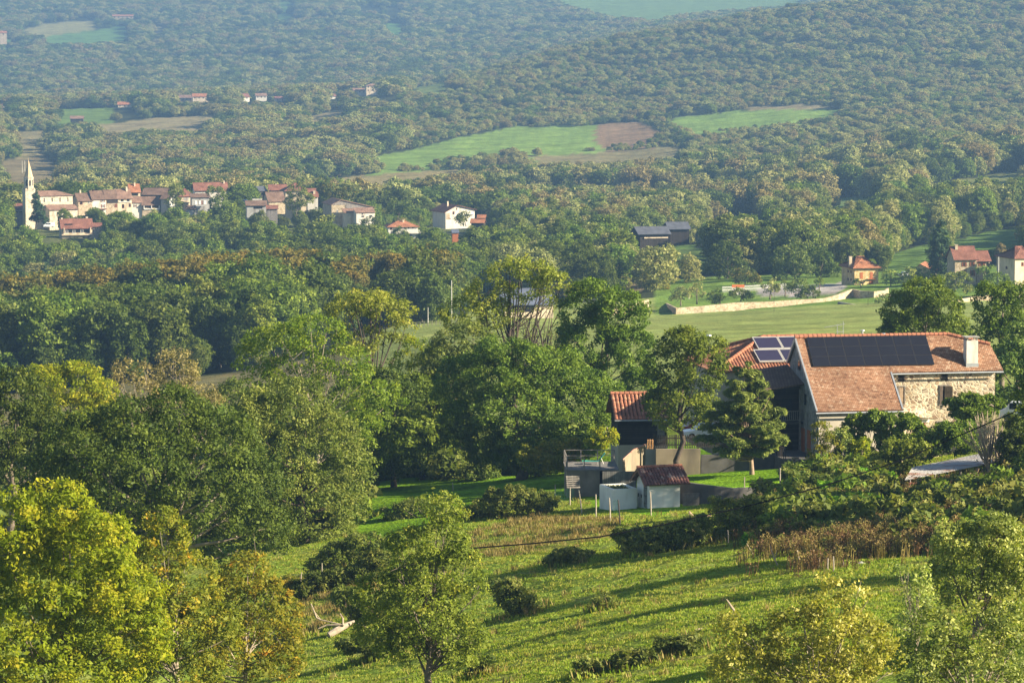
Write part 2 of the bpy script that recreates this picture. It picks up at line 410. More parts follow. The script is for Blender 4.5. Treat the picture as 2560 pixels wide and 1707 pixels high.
def near_tree(seed, name, label, cat, base_u, D, lobes_px, mat, bark, rc, leaf, per, r0=.25, depth=.9, group=None, base_v=None, **kw):
    """tree standing at distance D: crown lobes given as (u, v, ru, rv[, depth shift m])"""
    rng = np.random.default_rng(seed)
    B = G(base_u, D); k = F/D
    if base_v is not None: B.z = W(base_u, base_v, D).z
    lob = []
    for l in lobes_px:
        c = W(l[0], l[1], D)-B; rx, rz_ = l[2]/k, l[3]/k
        lob.append((c.x, l[4] if len(l) > 4 else rng.uniform(-.35,.35)*rx, c.z, rx, rx*depth, rz_))
    lk = {q: kw.pop(q) for q in ('n_limb','twig','fork') if q in kw}
    if D < 450: leaf *= .80; per = int(per*1.5)
    V, lv, C = crown_arrays(rng, lob, rc, leaf, per, **kw)
    t = empty(name, B, 0, label, cat, group)
    limb_mesh(rng, (0,0,-.4), lob, C, r0, **lk).build('trunk', bark, t, smooth=True)
    leaf_object('crown', V, lv, mat, t)
    return t
BUSHES = []
def bush(seed, name, label, cat, u, D, lobes_px, mat, rc, leaf, per, group=None, base_v=None, stems=None, **kw):
    rng = np.random.default_rng(seed); B = G(u, D); k = F/D
    if base_v is not None: B.z = W(u, base_v, D).z
    lob = []
    for l in lobes_px:
        c = W(l[0], l[1], D)-B; rx = l[2]/k
        lob.append((c.x, l[4] if len(l) > 4 else rng.uniform(-.3,.3)*rx, c.z, rx, rx*.8, l[3]/k))
    if D < 330: BUSHES.append((B.x, D, max(l[3] for l in lob)))
    kw.setdefault('keep_low', .7); main = list(lob)
    for l in main:
        for _ in range(3):
            s = rng.uniform(.3,.6); a = rng.uniform(0,6.28); lob.append((l[0]+l[3]*1.0*math.cos(a), l[1]+l[4]*.8*math.sin(a), l[2]+l[5]*rng.uniform(-.5,.85), l[3]*s*.8, l[4]*s, l[5]*s))
    V, lv, C = crown_arrays(rng, lob, rc, leaf, per, **kw)
    t = empty(name, B, 0, label, cat, group)
    leaf_object('foliage', V, lv, mat, t)
    if stems is not None:
        mb = MB()
        for i in rng.choice(len(C), min(16, len(C)), replace=False):
            e = C[i]*1.03; s = np.array([e[0]*.25+rng.normal(0,.15), e[1]*.3, -.3]); m = (s+e)/2+rng.normal(0,.1,3)
            mb.tube([s, m, e], [.05,.035,.012], 5, False)
        mb.build('stem', stems, t, smooth=True)
    return t
def gn_scatter(name, P, S, RZ, K, meshes, label=None, kind='stuff', tilt=None):
    """one object that scatters meshes (by index K) over points with a geometry-nodes instancer"""
    n = len(P); me = bpy.data.meshes.new(name); me.vertices.add(n); me.vertices.foreach_set('co', np.asarray(P, np.float32).reshape(-1))
    S = np.asarray(S, np.float32); S = np.repeat(S[:,None],3,1) if S.ndim == 1 else S
    a = me.attributes.new('scl','FLOAT_VECTOR','POINT'); a.data.foreach_set('vector', S.reshape(-1))
    E = np.zeros((n,3), np.float32); E[:,2] = RZ
    if tilt is not None: E[:,:2] = tilt
    a = me.attributes.new('rot','FLOAT_VECTOR','POINT'); a.data.foreach_set('vector', E.reshape(-1))
    a = me.attributes.new('kid','INT','POINT'); a.data.foreach_set('value', np.asarray(K, np.int32))
    me.update(); o = link(bpy.data.objects.new(name, me)); tag(o, label, None, None, kind)
    ng = bpy.data.node_groups.new(name, 'GeometryNodeTree')
    ng.interface.new_socket('Geometry', in_out='INPUT', socket_type='NodeSocketGeometry'); ng.interface.new_socket('Geometry', in_out='OUTPUT', socket_type='NodeSocketGeometry')
    gi, go = ng.nodes.new('NodeGroupInput'), ng.nodes.new('NodeGroupOutput'); jn = ng.nodes.new('GeometryNodeJoinGeometry')
    def attr(nm, ty):
        q = ng.nodes.new('GeometryNodeInputNamedAttribute'); q.data_type = ty; q.inputs[0].default_value = nm
        return [s for s in q.outputs if s.enabled and s.name == 'Attribute'][0]
    sS, sR, sK = attr('scl','FLOAT_VECTOR'), attr('rot','FLOAT_VECTOR'), attr('kid','INT')
    e2r = ng.nodes.new('FunctionNodeEulerToRotation'); ng.links.new(sR, e2r.inputs[0])
    for i, m in enumerate(meshes):
        po = bpy.data.objects.new(name+'_kind', m)
        ob = ng.nodes.new('GeometryNodeObjectInfo'); ob.inputs['Object'].default_value = po; ob.inputs['As Instance'].default_value = False
        ip = ng.nodes.new('GeometryNodeInstanceOnPoints'); cmp_ = ng.nodes.new('FunctionNodeCompare'); cmp_.data_type = 'INT'; cmp_.operation = 'EQUAL'
        ins = [s for s in cmp_.inputs if s.enabled]; ng.links.new(sK, ins[0]); ins[1].default_value = i
        ng.links.new(gi.outputs[0], ip.inputs['Points']); ng.links.new(cmp_.outputs[0], ip.inputs['Selection'])
        ng.links.new(ob.outputs['Geometry'], ip.inputs['Instance']); ng.links.new(e2r.outputs[0], ip.inputs['Rotation']); ng.links.new(sS, ip.inputs['Scale'])
        ng.links.new(ip.outputs[0], jn.inputs[0])
    ng.links.new(jn.outputs[0], go.inputs[0]); md = o.modifiers.new('scatter','NODES'); md.node_group = ng
    return o
BARK = m_plain('bark', (.16,.13,.10), .35, 3.0, .95, .1, bump=.6)
BARK_PALE = m_plain('pale_bark', (.30,.25,.19), .3, 3.0, .95, .1, bump=.6)
BARK_DARK = m_plain('dark_bark', (.07,.055,.045), .35, 3.0, .95, .1, bump=.6)
# leaf colours (albedo)
LF = {
 'oak':    m_leaf('oak_leaf',    [(0,(.018,.031,.008)),(.5,(.040,.057,.012)),(1,(.078,.097,.020))]),
 'green':  m_leaf('green_leaf',  [(0,(.031,.053,.010)),(.5,(.064,.093,.015)),(1,(.115,.143,.025))]),
 'bright': m_leaf('bright_leaf', [(0,(.045,.095,.010)),(.5,(.075,.165,.014)),(1,(.125,.22,.025))]),
 'yellow': m_leaf('yellow_leaf', [(0,(.054,.082,.008)),(.45,(.108,.138,.010)),(.8,(.168,.172,.015)),(1,(.235,.212,.025))], .4),
 'gold':   m_leaf('gold_leaf',   [(0,(.042,.058,.010)),(.4,(.082,.092,.014)),(.75,(.13,.12,.018)),(.92,(.19,.13,.018)),(1,(.22,.085,.012))], .35),
 'locust': m_leaf('locust_leaf', [(0,(.045,.074,.010)),(.5,(.092,.122,.015)),(1,(.17,.175,.026))], .35),
 'walnut': m_leaf('walnut_leaf', [(0,(.032,.050,.014)),(.5,(.064,.085,.022)),(1,(.125,.135,.042))]),
 'brown':  m_leaf('brown_leaf',  [(0,(.075,.067,.034)),(.5,(.122,.105,.054)),(1,(.165,.142,.074))], .25),
 'ash':    m_leaf('ash_leaf',    [(0,(.055,.075,.014)),(.5,(.100,.122,.024)),(.85,(.155,.17,.04)),(1,(.22,.19,.03))], .35),
 'silver': m_leaf('silver_leaf', [(0,(.070,.085,.016)),(.5,(.135,.142,.022)),(.8,(.21,.205,.045)),(1,(.48,.46,.22))], .3, spec=.3),
 'sage':   m_leaf('sage_leaf',   [(0,(.048,.070,.016)),(.5,(.092,.118,.030)),(1,(.27,.28,.10))], .3, spec=.3),
 'pine':   m_leaf('pine_needle', [(0,(.034,.060,.020)),(.5,(.078,.108,.034)),(1,(.145,.175,.055))], .25),
 'conifer':m_leaf('conifer_needle', [(0,(.012,.026,.016)),(.5,(.022,.042,.022)),(1,(.04,.062,.03))], .1),
 'bramble':m_leaf('bramble_leaf', [(0,(.030,.046,.012)),(.55,(.064,.080,.022)),(1,(.15,.145,.05))], .3),
 'straw':  m_leaf('straw_stalk', [(0,(.13,.10,.045)),(.5,(.20,.155,.07)),(1,(.32,.26,.13))], .2, k=1.0),
 'rust':   m_leaf('rusty_stalk', [(0,(.050,.028,.018)),(.5,(.095,.052,.032)),(1,(.20,.13,.08))], .15, k=1.0),
 'dry_grass': m_leaf('yellow_grass_blade', [(0,(.13,.165,.025)),(.5,(.21,.235,.04)),(1,(.34,.31,.09))], .35, .012, .12, k=1.0),
 'grass':  m_leaf('grass_blade', [(0,(.105,.165,.016)),(.5,(.165,.235,.026)),(.85,(.235,.295,.05)),(1,(.34,.32,.10))], .35, .012, .12, k=1.0),
}
# ------------------------------------------------------------------ the ground sheet
GREEN, FLOOR, STRAW = (.178,.235,.036), (.035,.042,.018), (.24,.19,.085)
CLEAR = [  # open fields seen between the woods: photo outline, nearest and farthest distance, ground colour, name
 ([(45,80),(120,58),(235,52),(240,70),(120,82)], 5000, 7500, (.21,.20,.075)),
 ([(100,105),(130,90),(310,66),(320,100),(200,104)], 4900, 7000, (.09,.17,.045)),
 ([(0,100),(32,98),(25,122),(0,122)], 4900, 7000, (.10,.18,.05)),
 ([(960,60),(1000,58),(1010,75),(975,88)], 4800, 7000, (.09,.18,.05)),
 ([(700,5),(730,2),(735,18),(700,20)], 5500, 9000, (.10,.18,.05)),
 ([(380,68),(412,65),(410,82),(382,84)], 5000, 7000, (.20,.18,.07)),
 ([(1300,-60),(2050,-60),(2000,8),(1860,20),(1700,30),(1640,48),(1500,30),(1420,10)], 4300, 12000, (.12,.19,.055)),
 ([(133,272),(283,270),(280,290),(240,300),(140,306)], 3000, 4100, (.11,.17,.04)),
 ([(235,315),(380,296),(540,288),(545,306),(480,322),(330,318),(250,335)], 2700, 3700, (.21,.18,.09)),
 ([(755,296),(870,272),(875,282),(800,292),(770,300)], 2700, 3700, (.21,.18,.09)),
 ([(1010,222),(1120,204),(1122,212),(1060,224)], 3000, 4100, (.13,.17,.05)),
 ([(40,330),(118,326),(122,360),(90,375),(40,390)], 2300, 3500, (.17,.15,.07)),
 ([(10,400),(118,392),(150,440),(60,462),(0,455)], 1900, 3000, (.17,.14,.07)),
 ([(910,398),(1040,372),(1140,345),(1285,318),(1485,314),(1535,352),(1440,372),(1290,365),(1160,378),(1040,404)], 2300, 3600, (.15,.23,.05)),
 ([(1485,312),(1600,306),(1650,330),(1600,350),(1535,354)], 2300, 3600, (.19,.13,.075)),
 ([(1860,268),(2000,262),(2100,268),(2095,272),(1870,276)], 2400, 3800, (.20,.17,.09)),
 ([(1672,296),(1860,276),(2095,274),(2090,282),(1990,296),(1800,318),(1730,328)], 2400, 3600, (.15,.23,.05)),
 ([(745,455),(900,440),(1140,422),(1145,432),(980,452),(880,468),(750,470)], 1900, 2900, (.20,.17,.075)),
 ([(1300,392),(1500,382),(1690,368),(1705,384),(1560,394),(1400,400)], 2100, 3200, (.18,.16,.075)),
 ([(1840,536),(1905,532),(1910,570),(1850,590),(1835,580)], 1350, 2100, (.10,.17,.035)),
 ([(1770,560),(1910,535),(1905,585),(1780,585)], 1350, 2100, (.10,.17,.035)),
 ([(2050,505),(2120,492),(2185,492),(2190,514),(2120,518)], 1500, 2400, (.11,.16,.05)),
 ([(2310,478),(2400,450),(2570,425),(2570,452),(2460,468),(2330,490)], 1600, 2800, (.15,.17,.055)),
 ([(2368,606),(2450,584),(2570,566),(2570,598),(2480,606),(2380,622)], 1150, 1900, (.10,.165,.035)),
 ([(2215,640),(2330,606),(2332,632),(2230,655)], 1080, 1900, (.10,.165,.035)),
 ([(1668,620),(1735,612),(1735,650),(1672,650)], 1150, 1900, (.10,.17,.035)),
 ([(1565,676),(1612,672),(1605,692),(1565,692)], 1080, 1500, (.17,.14,.08)),
 ([(1030,590),(1100,570),(1230,560),(1240,640),(1060,650)], 1350, 1720, (.075,.115,.025)),
 ([(560,620),(700,585),(980,560),(1000,600),(700,650)], 1430, 1640, (.075,.125,.022)),
 ([(40,556),(150,556),(150,606),(30,600)], 1500, 1680, (.085,.11,.03)),
 ([(1560,640),(1780,600),(1790,640),(1580,660)], 1150, 1500, (.08,.12,.03)),
]
MEADOW = [(1000,905),(1040,790),(1130,785),(1660,790),(1800,700),(2140,690),(2570,735),(2600,1000),(1000,1000)]
def in_clear(u, v, D, hp, rw):
    r = np.zeros(u.shape, bool)
    for p, d0, d1, c in CLEAR:
        k = (D > d0) & (D < d1)
        for q in np.linspace(0, .95, 9):
            for e in (-.8, 0, .8): r |= k & inpoly(u+e*rw*(1-.6*q), v-hp*q, p)
    return r
LAWN = [(880,1345),(930,1250),(940,1180),(1180,1165),(1400,1130),(1600,1100),(1960,1120),(2030,1172),(1960,1215),(1640,1290),(1500,1275),(1420,1230),(1150,1290),(1000,1330),(930,1352)]
def ground_colour(x, y, z):
    d = y*CT-z*ST; u = CX+F*x/d; v = CY-F*(y*ST+z*CT)/d
    c = np.zeros((len(x),3)); c[:] = FLOOR
    def put(mask, col, k=1.0): c[mask] = c[mask]*(1-k)+np.array(col)*k
    for p, d0, d1, col in CLEAR:
        k = (y > d0) & (y < d1); k[k] = np.any([inpoly(u[k], v[k]-s, p) for s in (0,8,16,24,32,40)], axis=0); put(k, col)
    put((y > 430) & (y < 1062) & (u > 880+300*sst(y,800,1050)), (.185,.225,.065))
    put((y > 990) & (y < 1150) & (u > 1640) & (u < 2600), (.12,.19,.035))
    put((y > 430) & (y < 800) & (u <= 880), (.14,.13,.06))
    put((y > 1560) & (y < 1760) & (u < 1250), (.10,.115,.045))
    put(y < 430, GREEN)
    n = np.sin(x*.35+np.sin(y*.22)*2)+np.sin(y*.31-x*.12+1)+.8*np.sin(x*.9+y*.6)
    put((y < 330) & (n > .9), (.24,.235,.07), .45); put((y < 330) & (n < -1.1), (.12,.19,.024), .5)
    put((y < 420) & inpoly(u, v, LAWN), (.115,.215,.014))
    put((y < 345) & inpoly(u, v, [(1180,1330),(1330,1290),(1560,1300),(1520,1345),(1300,1390),(1170,1395)]), (.19,.175,.05), .4)   # dry grass under the fence
    put((y < 345) & inpoly(u, v, [(740,1500),(960,1400),(950,1480),(760,1600),(700,1600)]), (.13,.12,.04), .4)
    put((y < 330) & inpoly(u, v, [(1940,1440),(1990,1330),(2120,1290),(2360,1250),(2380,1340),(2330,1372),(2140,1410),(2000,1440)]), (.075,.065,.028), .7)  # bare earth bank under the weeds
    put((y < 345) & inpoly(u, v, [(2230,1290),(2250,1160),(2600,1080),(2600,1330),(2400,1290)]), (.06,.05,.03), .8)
    put((y > 1020) & (y < 1100) & inpoly(u, v, [(1888,738),(1900,718),(2118,706),(2120,722),(2100,730),(1990,742)]), (.30,.28,.26))
    return c
def build_ground():
    rows = np.concatenate([np.array([-60, 0, 20, 45, 75]), np.geomspace(100, 180, 40)[:-1], np.linspace(180, 420, 330)[:-1], np.geomspace(420, 12000, 420)])
    us = np.linspace(-560, 3120, 330); nr, nc = len(rows), len(us)
    Y = np.repeat(rows, nc); wd = np.maximum(Y, 150.0); X = (np.tile(us, nr)-CX)/F*wd*np.where(Y < 180, 1.3, 1.0)
    Z = ground(X, Y); me = bpy.data.meshes.new('ground')
    me.vertices.add(nr*nc); me.vertices.foreach_set('co', np.stack([X,Y,Z],1).astype(np.float32).reshape(-1))
    i = (np.arange(nr-1)[:,None]*nc+np.arange(nc-1)).reshape(-1); q = np.stack([i,i+1,i+nc+1,i+nc],1).astype(np.int32); m = len(q)
    me.loops.add(4*m); me.loops.foreach_set('vertex_index', q.reshape(-1)); me.polygons.add(m)
    me.polygons.foreach_set('loop_start', np.arange(0,4*m,4,dtype=np.int32)); me.polygons.foreach_set('loop_total', np.full(m,4,np.int32))
    me.polygons.foreach_set('use_smooth', np.ones(m, bool))
    a = me.attributes.new('cover','FLOAT_COLOR','POINT'); c = ground_colour(X, np.maximum(Y,20), Z)
    a.data.foreach_set('color', np.concatenate([c, np.ones((len(c),1))],1).astype(np.float32).reshape(-1))
    mt, nt, out = newmat('ground'); at = N(nt,'Attribute',attribute_name='cover'); ge = N(nt,'NewGeometry')
    col = at.outputs['Color']
    for s, lo, hi, dt in ((.045,.72,1.28,4.0),(.35,.75,1.25,5.0),(2.2,.6,1.4,6.0)):
        n = N(nt,'TexNoise',i_Scale=s,i_Detail=dt); nt.links.new(ge.outputs['Position'], n.inputs['Vector'])
        r = ramp(nt, [(.3,(lo,)*3),(.7,(hi,)*3)]); nt.links.new(n.outputs[0], r.inputs[0]); col = mulc(nt, col, r.outputs[0])
    n = N(nt,'TexNoise',i_Scale=.16,i_Detail=8.0); n.inputs['Roughness'].default_value = .65; nt.links.new(ge.outputs['Position'], n.inputs['Vector'])
    r = ramp(nt, [(.52,(0,0,0)),(.68,(.55,.55,.55))]); nt.links.new(n.outputs[0], r.inputs[0])
    mx = N(nt,'Mix',data_type='RGBA'); nt.links.new(r.outputs[0], mx.inputs[0]); nt.links.new(col, mx.inputs[6])
    nt.links.new(mulc(nt, col, (1.75,1.32,1.35)), mx.inputs[7])
    b = princ(nt, out, mx.outputs[2], 1.0, 0.0)
    nb = N(nt,'TexNoise',i_Scale=3.0,i_Detail=6.0); nt.links.new(ge.outputs['Position'], nb.inputs['Vector'])
    bp = N(nt,'Bump',i_Strength=1.0,i_Distance=.25); nt.links.new(nb.outputs[0], bp.inputs['Height']); nt.links.new(bp.outputs[0], b.inputs['Normal'])
    me.materials.append(mt); me.update()
    return tag(link(bpy.data.objects.new('ground', me)), kind='structure')
build_ground()
# ------------------------------------------------------------------ buildings
def add_uv(o):
    me = o.data; uv = me.uv_layers.new(name='UVMap'); z = Vector((0,0,1))
    for p in me.polygons:
        n = p.normal; up = (z-n*n.dot(z)); up = up.normalized() if up.length > 1e-3 else Vector((0,1,0)); al = up.cross(n)
        for li in p.loop_indices:
            c = me.vertices[me.loops[li].vertex_index].co; uv.data[li].uv = (c.dot(al), c.dot(up))
    return o
GLASS = newmat('dark_pane'); princ(GLASS[1], GLASS[2], (.012,.014,.017), .12, .5); GLASS = GLASS[0]
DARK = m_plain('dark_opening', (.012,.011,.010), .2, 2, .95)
WOOD_W = m_plain('white_paint', (.72,.70,.66), .1, 4, .6)
WOOD_B = m_plain('brown_shutter', (.16,.055,.028), .25, 5, .7)
WOOD_O = m_plain('orange_shutter', (.34,.11,.04), .2, 5, .7)
PLAS = {'white': m_plain('white_render', (.58,.545,.48), .10, .8, .9, .1, stain=(.44,.39,.32)),
        'cream': m_plain('cream_render', (.58,.48,.35), .15, .8, .9, .1, stain=(.34,.27,.18)),
        'yellow': m_rubble('yellow_stone', [(.54,.38,.17),(.60,.44,.22),(.48,.34,.15),(.64,.50,.30)], (.60,.46,.24), 2.6, .05),
        'stone': m_rubble('pale_stone', [(.40,.32,.21),(.46,.38,.26),(.31,.24,.15),(.50,.42,.31)], (.46,.38,.27), 1.9, .07),
        'church': m_rubble('church_stone', [(.54,.47,.36),(.61,.54,.42),(.47,.40,.29),(.65,.58,.46)], (.61,.54,.42), 1.6, .05),
        'brownstone': m_rubble('brown_stone', [(.40,.31,.21),(.48,.38,.26),(.31,.24,.17),(.52,.43,.32)], (.48,.39,.28), 2.2, .07),
        'grey': m_plain('grey_render', (.36,.35,.33), .2, .8, .9, .1, stain=(.22,.20,.18)),
        'board': m_boards('grey_boards', (.20,.18,.165), (.29,.26,.235), .3),
        'dark': m_boards('dark_boards', (.030,.026,.024), (.055,.046,.040), .25)}
TIL = {'red': m_tiles('red_tiles', [(.19,.082,.06),(.25,.11,.078),(.215,.095,.068),(.29,.14,.10)], .3, .4, lic=.70),
       'orange': m_tiles('orange_tiles', [(.31,.125,.065),(.38,.165,.085),(.34,.14,.072),(.42,.20,.11)], .3, .4, lic=.74),
       'brown': m_tiles('brown_tiles', [(.14,.092,.07),(.19,.125,.092),(.165,.105,.08),(.23,.155,.115)], .3, .4, lic=.66),
       'rose': m_tiles('rose_tiles', [(.21,.13,.095),(.27,.17,.125),(.24,.145,.105),(.31,.20,.15)], .3, .4, lic=.66),
       'slate': m_plain('grey_sheet_roof', (.085,.09,.11), .3, .6, .6, .3),
       'bluegrey': m_plain('blue_grey_sheet_roof', (.10,.115,.16), .2, .6, .5, .3)}
class House:
    """building whose front face runs from photo column u0 to u1 at distance D, with its foot at row vb and eaves at row ve"""
    def __init__(s, name, label, u0, u1, ve, vb, D, dp, rot=0.0, cat='house', group=None, base=4.0, left_px=None):
        s.k = F/D; s.D = D; s.phi = R(rot); s.u0, s.vb = u0, vb
        s.P = W(u0, vb, D); th = s.phi; a = s.P.x/D                 # bearing of the wall
        s.ax = s.k*(math.cos(th)-(u0-CX)/F*math.sin(th))             # photo pixels per metre along the front
        s.w = (u1-u0)/s.ax; s.h = (vb-ve)/s.k; s.dp = dp; s.base = base
        s.o = empty(name, s.P, th, label, cat, group)
        BR.append((min(u0, u1)-4, ve-3, max(u0, u1)+4, vb, D))
    def X(s, u): return (u-s.u0)/s.ax
    def Z(s, v, y=0.0): return (s.vb-v)/s.k
    def walls(s, mat, gable=None, rise=0.0, shed=0.0, apex=None, name='wall'):
        w, d, h, b = s.w, s.dp, s.h, -s.base; mb = MB()
        if gable == 'x':   # ridge along x: gable ends at the sides
            p = [(0,b),(d,b),(d,h),(d/2 if apex is None else apex,h+rise),(0,h)]; mb.prism(p, 0, w, 'x')
        elif gable == 'y': # gable faces the front
            a = w/2 if apex is None else apex; hr = h+shed
            mb.prism([(0,b),(w,b),(w,hr),(a,h+rise),(0,h)], 0, d, 'y')
        elif gable == 'shed': mb.prism([(0,b),(d,b),(d,h+rise),(0,h)], 0, w, 'x')
        else: mb.box(0,0,b,w,d,h)
        o = mb.build(name, mat, s.o); s.wall = o; return o
    def roof(s, mat, kind, rise, over=.45, apex=None, shed=0.0, t=.18, hipl=None, hipr=None, name='roof'):
        w, d, h, o = s.w, s.dp, s.h, over; mb = MB(); e = .02
        if kind == 'x':
            a = d/2 if apex is None else apex; m1 = rise/a; m2 = rise/(d-a)
            mb.slab([(-o,-o,h-m1*o+e),(w+o,-o,h-m1*o+e),(w+o,a,h+rise+e),(-o,a,h+rise+e)], -t)
            mb.slab([(-o,a,h+rise+e),(w+o,a,h+rise+e),(w+o,d+o,h-m2*o+e),(-o,d+o,h-m2*o+e)], -t)
            mb.box(-o-.02,a-.14,h+rise+.1,w+o+.02,a+.14,h+rise+.34)
        elif kind == 'y':
            a = w/2 if apex is None else apex; m1 = rise/a; hr = h+shed; m2 = (h+rise-hr)/(w-a)
            mb.slab([(-o,-o,h-m1*o+e),(a,-o,h+rise+e),(a,d+o,h+rise+e),(-o,d+o,h-m1*o+e)], -t)
            mb.slab([(a,-o,h+rise+e),(w+o,-o,hr-m2*o+e),(w+o,d+o,hr-m2*o+e),(a,d+o,h+rise+e)], -t)
        elif kind == 'shed':
            m1 = rise/d; mb.slab([(-o,-o,h-m1*o+e),(w+o,-o,h-m1*o+e),(w+o,d+o*.2,h+rise+m1*o*.2+e),(-o,d+o*.2,h+rise+m1*o*.2+e)], -t)
        else:  # hip
            a = d/2; l = a if hipl is None else hipl; r = a if hipr is None else hipr; m1 = rise/a; z0 = h-.25
            A,B,C,D_ = (-o,-o,z0),(w+o,-o,z0),(w+o,d+o,z0),(-o,d+o,z0); E,G_ = (l if l > 0 else -o,a,h+rise),(w-r if r > 0 else w+o,a,h+rise)
            for f in ((A,B,G_,E),(B,C,G_),(C,D_,E,G_),(D_,A,E)): mb.slab(f, -.15)
            for p, q in ((E,G_),(A,E),(B,G_),(C,G_),(D_,E)):
                if (Vector(p)-Vector(q)).length > .3: mb.tube([Vector(p)+Vector((0,0,.1)),Vector(q)+Vector((0,0,.1))], .14, 5)
        s.rf = add_uv(mb.build(name, mat, s.o)); return s.rf
    def box(s, name, mat, x0,y0,z0,x1,y1,z1, parent=None): return MB().box(x0,y0,z0,x1,y1,z1).build(name, mat, parent or s.o)
    def win(s, u, v, wp, hp, face='f', frame=None, glass=None, shut=None, y=0.0, name='window', a=None, z=None):
        """window centred on photo pixel (u, v), wp x hp pixels; on side faces a = distance from the front corner"""
        wm, hm = wp/s.ax, hp/s.k; z = s.Z(v)-hm/2 if z is None else z
        fr, gl = frame or WOOD_W, glass or GLASS
        def B(mb, p0, p1, q0, q1, z0, z1):
            if face == 'f': mb.box(p0, y-q1, z0, p1, y-q0, z1)
            elif face == 'l': mb.box(-q1, p0, z0, -q0, p1, z1)
            else: mb.box(s.w+q0, p0, z0, s.w+q1, p1, z1)
        a = s.X(u) if a is None else a; f = min(.12, wm*.13); mb = MB()
        for x0,x1,z0,z1 in ((a-wm/2,a-wm/2+f,z,z+hm),(a+wm/2-f,a+wm/2,z,z+hm),(a-wm/2+f,a+wm/2-f,z,z+f),(a-wm/2+f,a+wm/2-f,z+hm-f,z+hm)): B(mb,x0,x1,-.05,.06,z0,z1)
        if name == 'window': B(mb,a-f*.3,a+f*.3,-.05,.05,z+f,z+hm-f)
        o = mb.build(name, fr, s.o)
        mb = MB(); B(mb,a-wm/2+f,a+wm/2-f,-.05,.03,z+f,z+hm-f); mb.build('pane', gl, o)
        if shut:
            for sx in (-1,1):
                mb = MB(); c = a+sx*(wm*.5+wm*.27); B(mb,c-wm*.25,c+wm*.25,-.05,.07,z-.03,z+hm+.03); mb.build('shutter', shut, o)
        return o
    def panel(s, name, mat, u, v, wp, hp, th=.08, y=0.0):
        wm, hm = wp/s.ax, hp/s.k; a, z = s.X(u), s.Z(v)-hp/s.k/2
        return MB().box(a-wm/2,y-th,z,a+wm/2,y+.05,z+hm).build(name, mat, s.o)
    def chimney(s, x, y, z0, wd=.7, hh=1.4, mat=None, parent=None):
        mb = MB(); mb.box(x-wd/2,y-wd/2,z0-1.2,x+wd/2,y+wd/2,z0+hh); mb.box(x-wd/2-.08,y-wd/2-.08,z0+hh,x+wd/2+.08,y+wd/2+.08,z0+hh+.12)
        return mb.build('chimney', mat or PLAS['cream'], parent or getattr(s,'rf',s.o))
BR = []
